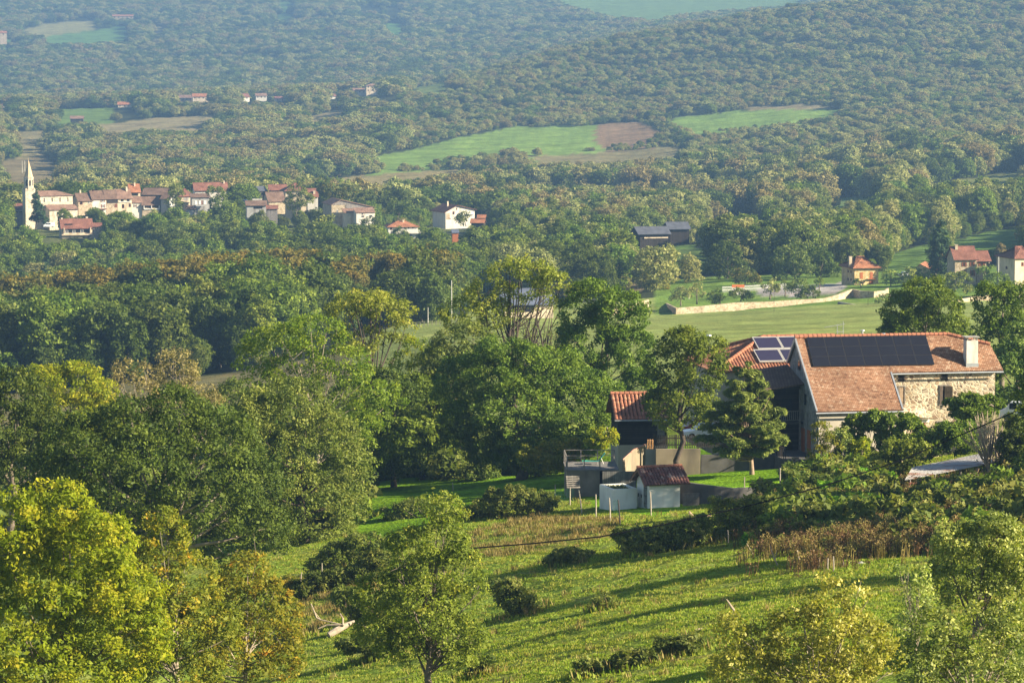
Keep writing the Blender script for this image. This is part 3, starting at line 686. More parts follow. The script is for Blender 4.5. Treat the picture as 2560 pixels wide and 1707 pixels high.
# ------------------------------------------------------------------ village on its hill (about 1.6 km off)
def church():
    D = 1640; k = F/D; ph = R(25); P = W(64.5, 556, D); st = PLAS['church']
    o = empty('church', P, ph, 'pale stone church with pointed spire and long tiled nave', 'church'); BR.append((52,395,204,548,D))
    m = lambda px: px/k
    mb = MB(); w = 4.35; zs = m(556-476.5)
    mb.box(0,0,-5,w,w,zs); mb.box(-.12,-.12,zs,w+.12,w+.12,zs+.3)
    tw = mb.build('tower', st, o)
    zb = m(556-446); c = w/2
    def octa(mb, r, z0, z1, r1=None):
        p = [(c+r*math.cos(R(22.5+45*i)), c+r*math.sin(R(22.5+45*i))) for i in range(8)]
        if r1 is None: mb.prism(p, z0, z1, 'z')
        else:
            for i in range(8):
                a, b = p[i], p[(i+1)%8]; mb.face([(a[0],a[1],z0),(b[0],b[1],z0),(c,c,z1)])
            mb.face([(q[0],q[1],z0) for q in reversed(p)])
    mb = MB(); octa(mb, 2.05, zs+.3, zb); octa(mb, 2.25, zb, zb+.35); octa(mb,2.2,zs+.9,zs+1.15)
    bf = mb.build('belfry', st, o)
    for i in (5,6,7,4):
        a = R(45*i+45-0); mb = MB(); r = 2.05*math.cos(R(22.5))
        t = Vector((math.cos(a),math.sin(a),0)); n = Vector((-t.y,t.x,0)); q = Vector((c,c,0))+t*(r+.03)
        z0, z1 = zs+1.9, zb-1.2
        mb.face([q-n*.38+Vector((0,0,z0)),q+n*.38+Vector((0,0,z0)),q+n*.38+Vector((0,0,z1)),q+n*.2+Vector((0,0,z1+.45)),q+Vector((0,0,z1+.6)),q-n*.2+Vector((0,0,z1+.45)),q-n*.38+Vector((0,0,z1))])
        mb.build('belfry_opening', DARK, bf)
    mb = MB(); octa(mb, 1.9, zb+.35, m(556-398)); mb2 = MB(); octa(mb2, 1.9, zb+.35, m(556-399), 0.0)
    mb2.tube([(c,c,m(556-400)),(c,c,m(556-393))],.06,4); mb2.build('spire', m_plain('spire_stone',(.50,.38,.24),.2,1.5,.9), o)
    for sx in (.35,w-.35):
        for sy in (.35,w-.35):
            MB().prism([(sx-.3,sy-.3),(sx+.3,sy-.3),(sx+.3,sy+.3),(sx-.3,sy+.3)], zs+.3, zs+.9,'z').build('pinnacle', st, o)
    # nave, in its own frame behind and right of the tower
    nx0, nL, nd = w-.4, 17.8, 8.5; ny = 1.8; he = m(556-492.5)
    mb = MB(); mb.box(nx0,ny,-5,nx0+nL,ny+nd,he); mb.box(nx0-.05,ny-.12,he-.3,nx0+nL+.1,ny+nd+.1,he); nv = mb.build('nave_wall', st, o)
    mb = MB(); rz = he+1.9; a = ny+nd/2; A,B,Cc,Dd = (nx0-.2,ny-.5,he-.02),(nx0+nL+.5,ny-.5,he-.02),(nx0+nL+.5,ny+nd+.5,he-.02),(nx0-.2,ny+nd+.5,he-.02); E,Gg=(nx0-.2,a,rz),(nx0+nL-6.2,a,rz)
    for f in ((A,B,Gg,E),(B,Cc,Gg),(Cc,Dd,E,Gg)): mb.slab(f,-.15)
    mb.tube([Vector(E)+Vector((0,0,.1)),Vector(Gg)+Vector((0,0,.1)),Vector(B)+Vector((0,0,.1))],.14,5)
    add_uv(mb.build('nave_roof', TIL['rose'], o))
    for i in range(4):
        x = nx0+5.0+i*3.55; mb = MB(); z0=he-2.55; y0=ny-.03
        mb.face([(x-.24,y0,z0),(x+.24,y0,z0),(x+.24,y0,z0+1.6),(x,y0,z0+1.95),(x-.24,y0,z0+1.6)]); mb.build('nave_window', DARK, nv)
    # side chapel, lower, with a lean-to roof
    cx0, cL, cd_ = nx0+5.6, 12.6, 5.2; cy = ny-cd_; hc = m(556-523)-.4; rise = 1.7
    MB().prism([(cy,-7),(ny-.01,-7),(ny-.01,hc+rise),(cy,hc)], cx0, cx0+cL,'x').build('chapel_wall', st, o)
    mb = MB(); mb.slab([(cx0-.4,cy-.5,hc-.16),(cx0+cL+.4,cy-.5,hc-.16),(cx0+cL+.4,ny-.01,hc+rise),(cx0-.4,ny-.01,hc+rise)],-.18); add_uv(mb.build('chapel_roof', TIL['rose'], o))
    for x in (cx0+3.4, cx0+8.8):
        mb = MB(); z0 = hc-2.7; mb.face([(x-.25,cy-.03,z0),(x+.25,cy-.03,z0),(x+.25,cy-.03,z0+1.5),(x,cy-.03,z0+1.8),(x-.25,cy-.03,z0+1.5)]); mb.build('chapel_window', DARK, o)
church()
def village():
    W_ = PLAS; V = 'houses of the village beside the church'
    # house below the church with two balconies
    h = House('house','two-storey house with deep balcony and red roof just below the church',155,232,571,607,1590,9,14,group=V)
    h.walls(W_['cream'],'x',3.4); h.roof(TIL['red'],'x',3.4,.5)
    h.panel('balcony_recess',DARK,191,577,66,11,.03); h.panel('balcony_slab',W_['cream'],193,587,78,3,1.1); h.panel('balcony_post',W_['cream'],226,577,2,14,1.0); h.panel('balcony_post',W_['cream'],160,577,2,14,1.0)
    for u in (167,185,205): h.win(u,579,7,9,y=-.04)
    for u in (187,193,209,222): h.win(u,597,5,8,frame=WOOD_B)
    h.box('roof_terrace',DARK,1.6,1.2,h.h+1.25,4.6,2.4,h.h+1.75,h.rf); h.chimney(h.w-1.6,5.6,h.h+2.7,.9,1.5); h.chimney(.6,4.6,h.h+3.0,.7,1.0)
    h = House('garden_shed','small square shed with red roof right of the balcony house',234,255,567,592,1580,4,14,'shed'); h.walls(W_['brownstone'],'shed',1.2); h.roof(TIL['red'],'shed',1.2,.5); h.win(244,571,5,5)
    h = House('house','low house with bright red roof left of the church tower',36,58,523,545,1655,7,10,group=V); h.walls(W_['grey'],'x',2.0); h.roof(TIL['red'],'x',2.0,.3); h.win(47,530,18,6)
    # the terrace of houses right of the church
    h = House('house','brown-roofed stone house joining the end of the church',196,231,503,516,1660,9,22,group=V); h.walls(W_['brownstone'],'x',2.9); h.roof(TIL['brown'],'x',2.9,.4); h.win(203,508,7,8,frame=WOOD_B); h.win(222,507,5,6); h.chimney(2.2,4.8,h.h+2.7,.6,1.6)
    h = House('house','bright white house with red shutters in the village terrace',231,265,499,526,1662.3,9,20,group=V); h.walls(W_['white'],'x',3.3); h.roof(TIL['brown'],'x',3.3,.35)
    h.win(257,503,5,6,shut=WOOD_B); h.win(258,516,5,8,shut=WOOD_B); h.win(239,518,3,4); h.panel('balcony',WOOD_B,256,523,20,2,1.0); h.chimney(1.5,4.5,h.h+3.0,.6,1.0,TIL['red'])
    h = House('stone_barn','old stone barn with dark boarded loft in the village terrace',265,295,498,530,1664.4,9,20,'barn'); h.walls(W_['brownstone'],'x',3.5); h.roof(TIL['brown'],'x',3.5,.35); h.panel('loft_boards',W_['dark'],281,503,28,11,.06); h.panel('door',WOOD_B,290,515,6,9,.06)
    h = House('house','tall cream house with a loggia, end of the village terrace',295,330,497,536,1666.2,10,18,group=V); h.walls(W_['cream'],'x',3.6); h.roof(TIL['rose'],'x',3.6,.4)
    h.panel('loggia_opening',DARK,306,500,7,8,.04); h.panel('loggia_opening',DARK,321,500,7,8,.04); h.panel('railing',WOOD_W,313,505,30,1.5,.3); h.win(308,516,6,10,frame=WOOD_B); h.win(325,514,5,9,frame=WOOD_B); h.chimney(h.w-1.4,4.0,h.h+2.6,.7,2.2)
    h = House('house','narrow orange-roofed house rising behind the terrace',325,351,481,497,1690,8,15,group=V); h.walls(W_['cream'],'x',3.2); h.roof(TIL['orange'],'x',3.2,.35); h.panel('loggia_opening',DARK,336,486,18,8,.04); h.chimney(h.w-2,3,h.h+2.6,.5,1.4)
    h = House('house','low cream house with tan roof between terrace and glazed house',330,355,507,523,1668.6,7,14,group=V); h.walls(W_['white'],'x',2.2); h.roof(TIL['rose'],'x',2.2,.35); h.win(338,515,4,6,shut=WOOD_B)
    h = House('house','brown-roofed house with a pale glazed veranda',356,399,513,532,1669,9,12,group=V); h.walls(W_['brownstone'],'x',3.2); h.roof(TIL['brown'],'x',3.2,.45)
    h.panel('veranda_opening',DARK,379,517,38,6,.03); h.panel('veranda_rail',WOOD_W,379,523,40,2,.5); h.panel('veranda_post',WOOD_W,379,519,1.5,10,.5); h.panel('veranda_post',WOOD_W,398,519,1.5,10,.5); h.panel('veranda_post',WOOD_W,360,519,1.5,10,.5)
    h = House('open_barn','open barn under a low wide brown roof behind the village',358,412,486,497,1720,10,-8,'barn'); h.walls(W_['dark'],'x',2.4); h.roof(TIL['brown'],'x',2.4,.8)
    # middle cluster
    h = House('house','house with brown roof half hidden behind a village tree',402,424,497,512,1670,8,-20,group=V); h.walls(W_['grey'],'x',2.0); h.roof(TIL['brown'],'x',2.0,.5)
    h = House('house','house with tall pyramid red roof in the middle of the village',448,487,491,510,1680,8,20,group=V); h.walls(W_['cream'],None); h.roof(TIL['red'],'hip',2.9,.5); h.panel('shutter_panel',W_['grey'],466,498,12,8)
    h = House('house','cream house under a wide red roof at the back of the village',488,527,476,490,1710,9,12,group=V); h.walls(W_['white'],'x',2.9); h.roof(TIL['red'],'x',2.9,.6); h.win(493,486,3.5,6,frame=WOOD_B); h.win(503,485,4,5); h.win(516,484,3.5,6,frame=WOOD_B)
    MB().box(3.2,1.6,h.h+1.2,4.2,2.4,h.h+1.35).build('roof_window',GLASS,h.rf)
    h = House('house','white-walled house with red roof at the right of the back row',528,569,476,497,1712,9,12,group=V); h.walls(W_['white'],'x',3.0); h.roof(TIL['red'],'x',3.0,.6); h.chimney(h.w-1,4,h.h+2.6,.6,1.2)
    h = House('house','long house with white garage doors and dark tiled roof',480,524,494,514,1672,6,12,group=V); h.walls(W_['grey'],'shed',1.2); h.roof(TIL['brown'],'shed',1.2,.5)
    for u in (490,500,513): h.panel('garage_door',WOOD_W,u,507,6,10)
    h.panel('door',WOOD_B,505,507,4,10)
    h = House('garden_shed','small brown-roofed shed on the terrace wall of the village',466,490,524,530,1640,4,10,'shed'); h.walls(W_['grey'],'shed',1.0); h.roof(TIL['brown'],'shed',1.3,.3)
    h = House('terrace_wall','pale rendered terrace wall between village gardens',490,512,516,531,1645,3,10,'wall'); h.walls(W_['grey'])
    # right cluster
    h = House('house','long cream house with red roof, right part of the village',674,716,476,492,1700,9,6,group=V); h.walls(W_['cream'],'x',2.1); h.roof(TIL['red'],'x',2.1,.5); h.chimney(3,4.5,h.h+1.8,.5,.8)
    h = House('house','large cream house with a pointed hipped roof behind a tree',714,770,477,531,1690,11,10,group=V); h.walls(W_['cream'],None); h.roof(TIL['red'],'hip',2.9,.7)
    for u,v in ((722,487),(760,503),(745,515),(761,486)): h.win(u,v,5,7)
    h = House('house','small white house wing with a red roof and dish',769,795,492,508,1682,7,8,group=V); h.walls(W_['white'],'x',3.2); h.roof(TIL['red'],'x',3.2,.4); h.chimney(h.w-1.5,1.3,h.h+1.2,.9,1.2)
    h = House('house','dark narrow house with grey roof beside the long cream house',649,668,478,496,1700,8,25,group=V); h.walls(W_['dark'],'x',1.6); h.roof(TIL['slate'],'x',1.6,.3)
    h = House('stone_barn','gabled barn with steep brown roof in front of the cream house',672,713,504,513,1655,8,22,'barn'); h.walls(W_['stone'],'x',3.6); h.roof(TIL['brown'],'x',3.6,.4)
    h = House('house','low garage house with long brown roof in the village',617,666,514,538,1630,7,8,group=V); h.walls(W_['grey'],'x',1.6); h.roof(TIL['brown'],'x',1.6,.5)
    h.panel('carport_opening',DARK,645,519,22,7,.03); h.panel('door',W_['grey'],655,530,10,12)
    h = House('garden_shed','grey boarded shed with rusty red roof beside the garage house',668,694,523,540,1622,5,6,'shed'); h.walls(W_['board'],'shed',1.2); h.roof(TIL['red'],'shed',1.2,.4)
    h = House('garden_wall','white balustrade wall above the garage house roof',631,656,497.5,504,1668,1,4,'wall'); h.walls(W_['white'])
    # big barn with asymmetric gable
    h = House('gabled_barn','wide barn with long sloping gable of grey boards and stone',829,936,512,541,1600,16,16,'barn')
    h.walls(W_['stone'],'y',1.8,shed=-1.5,apex=4.0); h.roof(TIL['rose'],'y',1.8,.5,apex=4.0,shed=-1.5)
    bw = MB(); z0 = h.Z(523.5); x0 = h.X(864); top = lambda x: h.h+1.8-(x-4.0)*(3.3/(h.w-4.0))-.08
    bw.prism([(x0,z0),(h.w,z0),(h.w,top(h.w)),(x0,top(x0))], -.10, -.01, 'y'); bw.prism([(.2,h.h-.1),(x0,h.h-.1),(x0,top(x0)),(4.0,top(4.0)),(.2,h.h)],-.10,-.01,'y'); bw.build('gable_boards',W_['board'],h.o)
    h.win(843.5,529,4,8); h.panel('beam',WOOD_W,876,523,24,3,.14)
    h = House('lean_to','white lean-to with two small windows against the big barn',891,937,532,550,1592,5,16,'shed'); h.walls(W_['white'],'shed',1.6); h.roof(TIL['rose'],'shed',1.6,.35); h.win(907,541.5,6,3.5,frame=DARK); h.win(927,541,8,3.5,frame=DARK); h.win(906,536,3,2.5,frame=DARK)
    h = House('lean_to','tiled lean-to roof in the middle of the big barn front',861,890,532,546,1596,3.5,16,'shed'); h.walls(W_['cream'],'shed',1.4); h.roof(TIL['rose'],'shed',1.4,.35)
    # villa and white house to the right
    h = House('villa','white villa with bright orange hipped roof and balustraded balcony',971,1045,567,593,1560,9,10,group=V); h.walls(W_['white'],None); h.roof(TIL['orange'],'hip',1.9,.6)
    h.panel('balcony_slab',W_['white'],1013,583,84,2.5,1.6); 
    mb = MB()
    for i in range(26): x = -.1+i*(h.w+.6)/25; mb.box(x-.06,-1.56,h.Z(582),x+.06,-1.46,h.Z(577))
    mb.box(-.2,-1.6,h.Z(577),h.w+.6,-1.42,h.Z(575.6)); mb.build('balustrade',WOOD_W,h.o)
    for u in (978,994): h.win(u,571,6,8,frame=WOOD_B)
    for u in (1012,1022,1032): h.win(u,571,6,5)
    h.panel('garage_opening',DARK,1018,588,24,7,.03); h.chimney(h.w*.55,3.6,h.h+1.5,.6,.9)
    h = House('white_house','white house with broad low gable and red roof among trees',1114,1187,530,549,1610,14,24,'house',V); h.walls(W_['white'],'y',2.6,shed=.7,apex=5.2); h.roof(TIL['red'],'y',2.6,.8,apex=5.2,shed=.7)
    h.panel('door_recess',W_['brownstone'],1120,541,9,16,.05); h.win(1134,533,4.5,7,frame=WOOD_B); h.win(1142,523,2.5,5,frame=WOOD_B); h.win(1123,550-3,7,4,frame=WOOD_B); h.panel('balcony',WOOD_W,1170,537,30,2,.8); h.chimney(3.5,6,h.h+2.9,.6,1.0)
    h = House('garden_shed','dark shed with orange tiled roof right of the white house',1178,1209,557,573,1560,5,-6,'shed'); h.walls(W_['dark'],'x',1.2); h.roof(TIL['orange'],'x',1.2,.5)
    h = House('garden_shed','small orange-roofed shed behind the dark shed',1194,1212,545,552,1585,4,-6,'shed'); h.walls(W_['dark'],'x',1.0); h.roof(TIL['orange'],'x',1.0,.4)
    h = House('garden_shed','little garden shed with blue-grey roof below the white house',1131,1146,582,588,1530,3,10,'shed'); h.walls(WOOD_O,'x',1.0); h.roof(TIL['bluegrey'],'x',1.0,.3)
    # farm sheds right of centre
    h = House('grey_barn','long low barn with grey sheet roof and dark open side',1600,1672,585,596,1330,11,12,'barn'); h.walls(W_['dark'],'x',1.9); h.roof(TIL['slate'],'x',1.9,.8); h.panel('plinth',W_['cream'],1640,595,60,3,.3)
    h = House('grey_barn','smaller reddish barn with grey roof at the end of the long barn',1674,1723,573,583,1345,11,8,'barn'); h.walls(W_['dark'],'x',1.9); h.roof(TIL['slate'],'x',1.9,.6)
    h = House('blue_roof_barn','farm building with blue-grey roof seen through a sparse tree',1262,1384,762,782,950,13,12,'barn'); h.walls(W_['cream'],'x',3.2); h.roof(TIL['bluegrey'],'x',3.2,.5)
    h.panel('dark_opening',DARK,1300,773,70,16,.03)
    # yellow house group beyond the meadow
    h = House('yellow_house','square yellow stone house with hipped red roof and orange shutters',2136,2196,669,716,1060,9.5,17); h.walls(W_['yellow'],None); h.roof(TIL['orange'],'hip',2.6,.75)
    for u in (2153.5,2178.5): h.panel('shutter_pair',WOOD_O,u,689,7,16,.09)
    h.panel('door',WOOD_O,2178.5,708,9,12,.09); h.panel('balcony',WOOD_O,2178,698,22,1.2,.7)
    for z in (h.Z(684),h.Z(704)):
        for a in (2.5,4.6): h.win(0,0,7,6,'l',a=a,z=z,frame=WOOD_B)
    for u in (2154,2178): h.win(u,671.5,3,2.5,frame=DARK)
    for x,y in ((2.7,2.0),(6.0,2.0)): MB().box(x-.3,y-.35,h.h+1.02,x+.3,y+.35,h.h+1.4).build('roof_window',GLASS,h.rf)
    h.chimney(-.1,3.0,h.h+.9,.8,1.9)
    h = House('garage','low garage with broad orange roof right of the yellow house',2284,2331,676,692,1075,9,-14,'garage'); h.walls(W_['cream'],'y',1.7,apex=1.9); h.roof(TIL['orange'],'y',1.7,.6,apex=1.9)
    h = House('red_roof_house','stone house with plain red roof and open brown shutters',2387,2441,648,696,1040,8,9,group=None); h.walls(W_['stone'],'x',3.0); h.roof(TIL['red'],'x',3.0,.45)
    for u,v in ((2410,661),(2430,660),(2410,683),(2431,683)): h.win(u,v,6,10 if v<670 else 14,shut=WOOD_B,frame=WOOD_B)
    h.win(2408,650.5,2.5,2.5,frame=DARK); h.win(2428,650.5,2.5,2.5,frame=DARK); MB().box(3.4,1.7,h.h+1.35,4.0,2.3,h.h+1.55).build('roof_window',GLASS,h.rf); h.chimney(1.2,3.2,h.h+2.3,.7,1.3)
    h = House('house','lower stone wing with red roof attached to the red-roof house',2442,2474,652,694,1043,7,9); h.walls(W_['stone'],'x',2.2); h.roof(TIL['red'],'x',2.2,.45); h.win(2454,661,8,9,shut=WOOD_B,frame=WOOD_B); h.panel('porch_opening',DARK,2470,672,8,28,.03)
    h = House('cream_house','cream house cut by the right edge with red hipped roof',2537,2600,645,692,1030,10,22); h.walls(W_['cream'],None); h.roof(TIL['red'],'hip',2.6,.6); h.win(2556,661,6,10,frame=WOOD_O)
    h.win(0,0,8,7,'l',a=4.5,z=h.Z(676),frame=WOOD_B)
village()
def hamlets():
    V = 'houses of the hamlet on the ridge'; FH = 'lone farmhouses high on the far hills'
    for lab,u0,u1,ve,vb,D,dp,rot,rise,wl,rf,kind,g in (
     ('red-roofed house at the left edge of the ridge hamlet',0,24,264,273,3700,9,10,2.2,'cream','red','hip',V),
     ('long low house with bright orange roof on the ridge',295,338,262,280,3720,10,6,2.2,'cream','orange','x',V),
     ('dark shed with pale red roof in the ridge meadow',176,208,297,304,3350,9,4,2.0,'dark','rose','x',V),
     ('rose-roofed barn left of the orange-roofed farmhouse',444,481,245,252,3760,12,-10,2.4,'brownstone','rose','x',V),
     ('large farmhouse with orange roof amid ridge trees',482,524,242,254,3740,11,8,2.6,'cream','orange','x',V),
     ('red-roofed house with white gable on the ridge',598,624,243,253,3760,10,25,3.0,'white','red','x',V),
     ('small brown-roofed house between ridge trees',640,667,240,247,3780,9,10,2.2,'white','rose','x',V),
     ('low house with rose roof right of the ridge group',688,712,247,252,3750,8,10,1.8,'cream','red','x',V),
     ('pale house with red hipped roof below the manor',812,846,241,255,3700,9,14,2.4,'white','red','hip',V),
     ('lower wing with pale red roof joined to the manor',884,914,227,236,3720,10,10,2.0,'cream','rose','x',V),
     ('tall cream manor with three window rows on the ridge',916,954,215,236,3710,10,10,1.6,'cream','rose','hip',V),
     ('flat-roofed pale shed at the top of the ridge field',1070,1111,224,228,3820,8,4,1.2,'grey','rose','shed',V),
     ('long grey roof below the manor',945,985,245,250,3600,8,4,1.2,'grey','slate','shed',V),
     ('red-roofed house at the left edge high on the hill',0,17,83,96,5600,12,10,2.5,'brownstone','orange','x',FH),
     ('low farmhouse with long pale red roof above green field',281,333,41,45,6500,14,4,2.2,'brownstone','orange','x',FH),
     ('white cottage at the top of the tan field',193,214,48,54,6700,9,8,1.6,'white','slate','x',FH),
     ('stone farmhouse with brown roof near the top centre',686,715,41,50,6600,12,10,2.6,'cream','rose','x',FH),
     ('low brown-roofed barn beside the stone farmhouse',714,735,39,43,6620,10,4,1.5,'brownstone','rose','x',FH),
     ('rose-roofed farm near the top edge',900,945,22,27,7000,14,8,2.2,'brownstone','red','x',FH),
     ('brick-coloured farmhouse near the top edge',972,1000,24,33,6900,12,10,2.5,'cream','red','x',FH),
     ('small orange hut just below the brick-coloured farmhouse',980,992,41,46,6750,7,10,1.8,'cream','orange','x',FH)):
        h = House('farmhouse' if g == FH else 'house',lab,u0,u1,ve,vb,D,dp,rot,'house',g,base=9)
        h.walls(PLAS[wl], kind if kind in ('x','shed') else None, rise); h.roof(TIL[rf],kind,rise,.6)
        n = max(1,int((u1-u0)/9)); rowsz = (0,1) if vb-ve > 15 else (0,)
        if wl not in ('dark',):
            for r_ in rowsz:
                for i in range(n):
                    u = u0+(i+.5)*(u1-u0)/n; h.win(u,ve+3.2+r_*8,2.6,3.6,frame=WOOD_B)
hamlets()
# ------------------------------------------------------------------ woods
def proto(seed, n, mat, h=12.0, rw=4.2, nl=5, rc=1.25, leaf=.5, per=26, top=None, cone=False, sparse=1.0, tall=1.0):
    rng = np.random.default_rng(seed); lob = []
    if cone:
        for i in range(7):
            t = i/6; r = rw*(1-.92*t)+.25; lob.append((0,0,h*(.12+.84*t),r,r,h*.10))
    else:
        lob.append((0,0,h*.52,rw*.8,rw*.8,h*.40))
        for i in range(nl):
            a = rng.uniform(0,6.28); r = rng.uniform(.3,.62)*rw; lob.append((r*math.cos(a),r*math.sin(a),h*rng.uniform(.30,.78),rw*rng.uniform(.38,.58),rw*rng.uniform(.38,.58),h*rng.uniform(.15,.24)*tall))
    V, lv, C = crown_arrays(rng, lob, rc, leaf, per, shell=.35, keep_low=.6, top=top, rnd=.5, sparse=sparse)
    me = quads_mesh('wood_tree', V, lv, [mat]); return me, lob, C
KINDS = ['oak','green','walnut','brown','beech','conifer','pale','yellow']
LF['beech'] = m_leaf('beech_leaf', [(0,(.022,.036,.012)),(.42,(.040,.054,.016)),(.62,(.070,.066,.018)),(.8,(.100,.080,.020)),(1,(.140,.098,.025))], .25, .01, .15)
LF['pale'] = m_leaf('pale_leaf', [(0,(.085,.095,.042)),(.5,(.135,.140,.064)),(1,(.185,.18,.088))], .25)
MIDP, FARP = {}, {}
for i, k in enumerate(KINDS):
    MIDP[k] = [proto(10*i+j, 0, LF[k], 12.0, 2.6 if k=='conifer' else (4.6,3.9,4.3)[j], 7, 1.05, .36, 46, top=.45 if k=='beech' else None, cone=k=='conifer', sparse=.75 if k in('brown','pale') else 1, tall=(1,1.3,.9)[j]) for j in range(3)]
pass
def grove(seed, probs):
    """a few trees of mixed kind and size grown into one irregular canopy"""
    rng = np.random.default_rng(seed); Vs, Ls, Ms = [], [], []; names = [p for p, _ in probs]; pr = np.array([q for _, q in probs]); pr = pr/pr.sum()
    main = rng.choice(len(names), p=pr)
    for t in range(rng.integers(4,7)):
        k = main if rng.random() < .6 else rng.choice(len(names), p=pr); s = rng.uniform(.45,1.15); a = rng.uniform(0,6.28); r = 6.2*math.sqrt(rng.random()); x, y = r*math.cos(a), r*math.sin(a); lob = [(x,y,6*s,3.4*s,3.4*s,4.8*s)]
        for i in range(5):
            a = rng.uniform(0,6.28); q = rng.uniform(.35,.75)*4*s; lob.append((x+q*math.cos(a),y+q*math.sin(a),12*s*rng.uniform(.25,.82),rng.uniform(1.4,2.4)*s,rng.uniform(1.4,2.4)*s,rng.uniform(1.1,2.4)*s))
        V, lv, C = crown_arrays(rng, lob, 1.15, .52, 23, shell=.4, keep_low=.5, rnd=.5, sparse=.8 if names[k] in ('brown','pale') else 1)
        Vs.append(V); Ls.append(lv); Ms.append(np.full(len(V), k))
    me = quads_mesh('grove', np.concatenate(Vs), np.concatenate(Ls), [LF[n] for n in names]); me.polygons.foreach_set('material_index', np.concatenate(Ms).astype(np.int32)); return me
GR = {'cool':[grove(900+i,[('oak',.34),('green',.30),('walnut',.20),('pale',.12),('brown',.04)]) for i in range(8)],
      'warm':[grove(950+i,[('walnut',.24),('pale',.32),('brown',.24),('green',.12),('oak',.08)]) for i in range(8)]}
def wood_positions():
    rng = np.random.default_rng(77); XS, YS = [], []
    y = 800.0
    while y < 7600:
        s = 7.0 if y < 1300 else (7.4 if y < 1700 else (11.0 if y < 2800 else (9.5 if y < 4300 else 14.0)))
        xs = np.arange(-.172*y-60, .172*y+60, s); XS.append(xs+rng.uniform(-.42,.42,len(xs))*s); YS.append(y+rng.uniform(-.42,.42,len(xs))*s); y += s*.95
    X, Y = np.concatenate(XS), np.concatenate(YS); Z = ground(X, Y)
    d = Y*CT-Z*ST; U = CX+F*X/d; V = CY-F*(Y*ST+Z*CT)/d
    H = (6.5+10.5*rng.random(len(X))**1.3)*np.where(Y > 4300, 1.15, 1.0)*np.where((Y > 2300)&(Y < 4300)&(U > 1000), .54, 1.0)*np.where((Y<1150)&(U<1150), 1.2, 1.0)
    # gaps and scrub
    nz = np.sin(X*.011+1.3*np.sin(Y*.007))+np.sin(Y*.009-X*.004+2)+.7*np.sin(X*.027+Y*.021)
    k = (Y > 800+80*sst(U,600,900)+0*U)
    k &= ~((U > 880)&(U <= 1120)&(Y < 905)); k &= ~((U > 1120)&(Y < 1090)); k &= ~((U > 1640)&(Y < 1150))
    k &= ~((U > 1040)&(U < 1250)&(Y > 1440)&(Y < 1600)&(rng.random(len(X)) < .5))
    k &= ~((Y>1600)&(Y<1760)&(U<1250)&(rng.random(len(X)) < .35))
    big = np.sin(X*.05+1.9*np.sin(Y*.031))+np.sin(Y*.043-X*.022+1)+.8*np.sin(X*.11+Y*.07)
    H *= np.clip(1+.17*big, .55, 1.45)*np.where((nz > 1.5)&(Y > 1700), .6, 1.0)
    H = np.minimum(H, np.where(Y < 1150, 19.0, 17.0))
    k &= ~((Y > 1900)&(nz < -1.9)&(rng.random(len(X)) < .6))
    hp = H*F/Y
    rw = np.where(Y > 1700, 8.0, 3.8)*H/12*F/Y
    k &= ~in_clear(U, V, Y, hp, np.where(Y > 1700, rw, rw*.5))
    for u0,v0,u1,v1,D in BR:                      # keep the buildings in sight and their plots clear
        own = (np.abs(Y-D-4) < 13) & (U > u0-rw) & (U < u1+rw)
        keep = v1-(v1-v0)*(.40 if 1500 < D < 2000 else .22)
        infront = (Y < D) & (U > u0-rw*.7) & (U < u1+rw*.7) & (V-hp < keep) & (V > v0)
        k &= ~(own | infront)
    k &= (U > -380) & (U < 2940)
    return X[k], Y[k], Z[k], U[k], V[k], H[k], rng
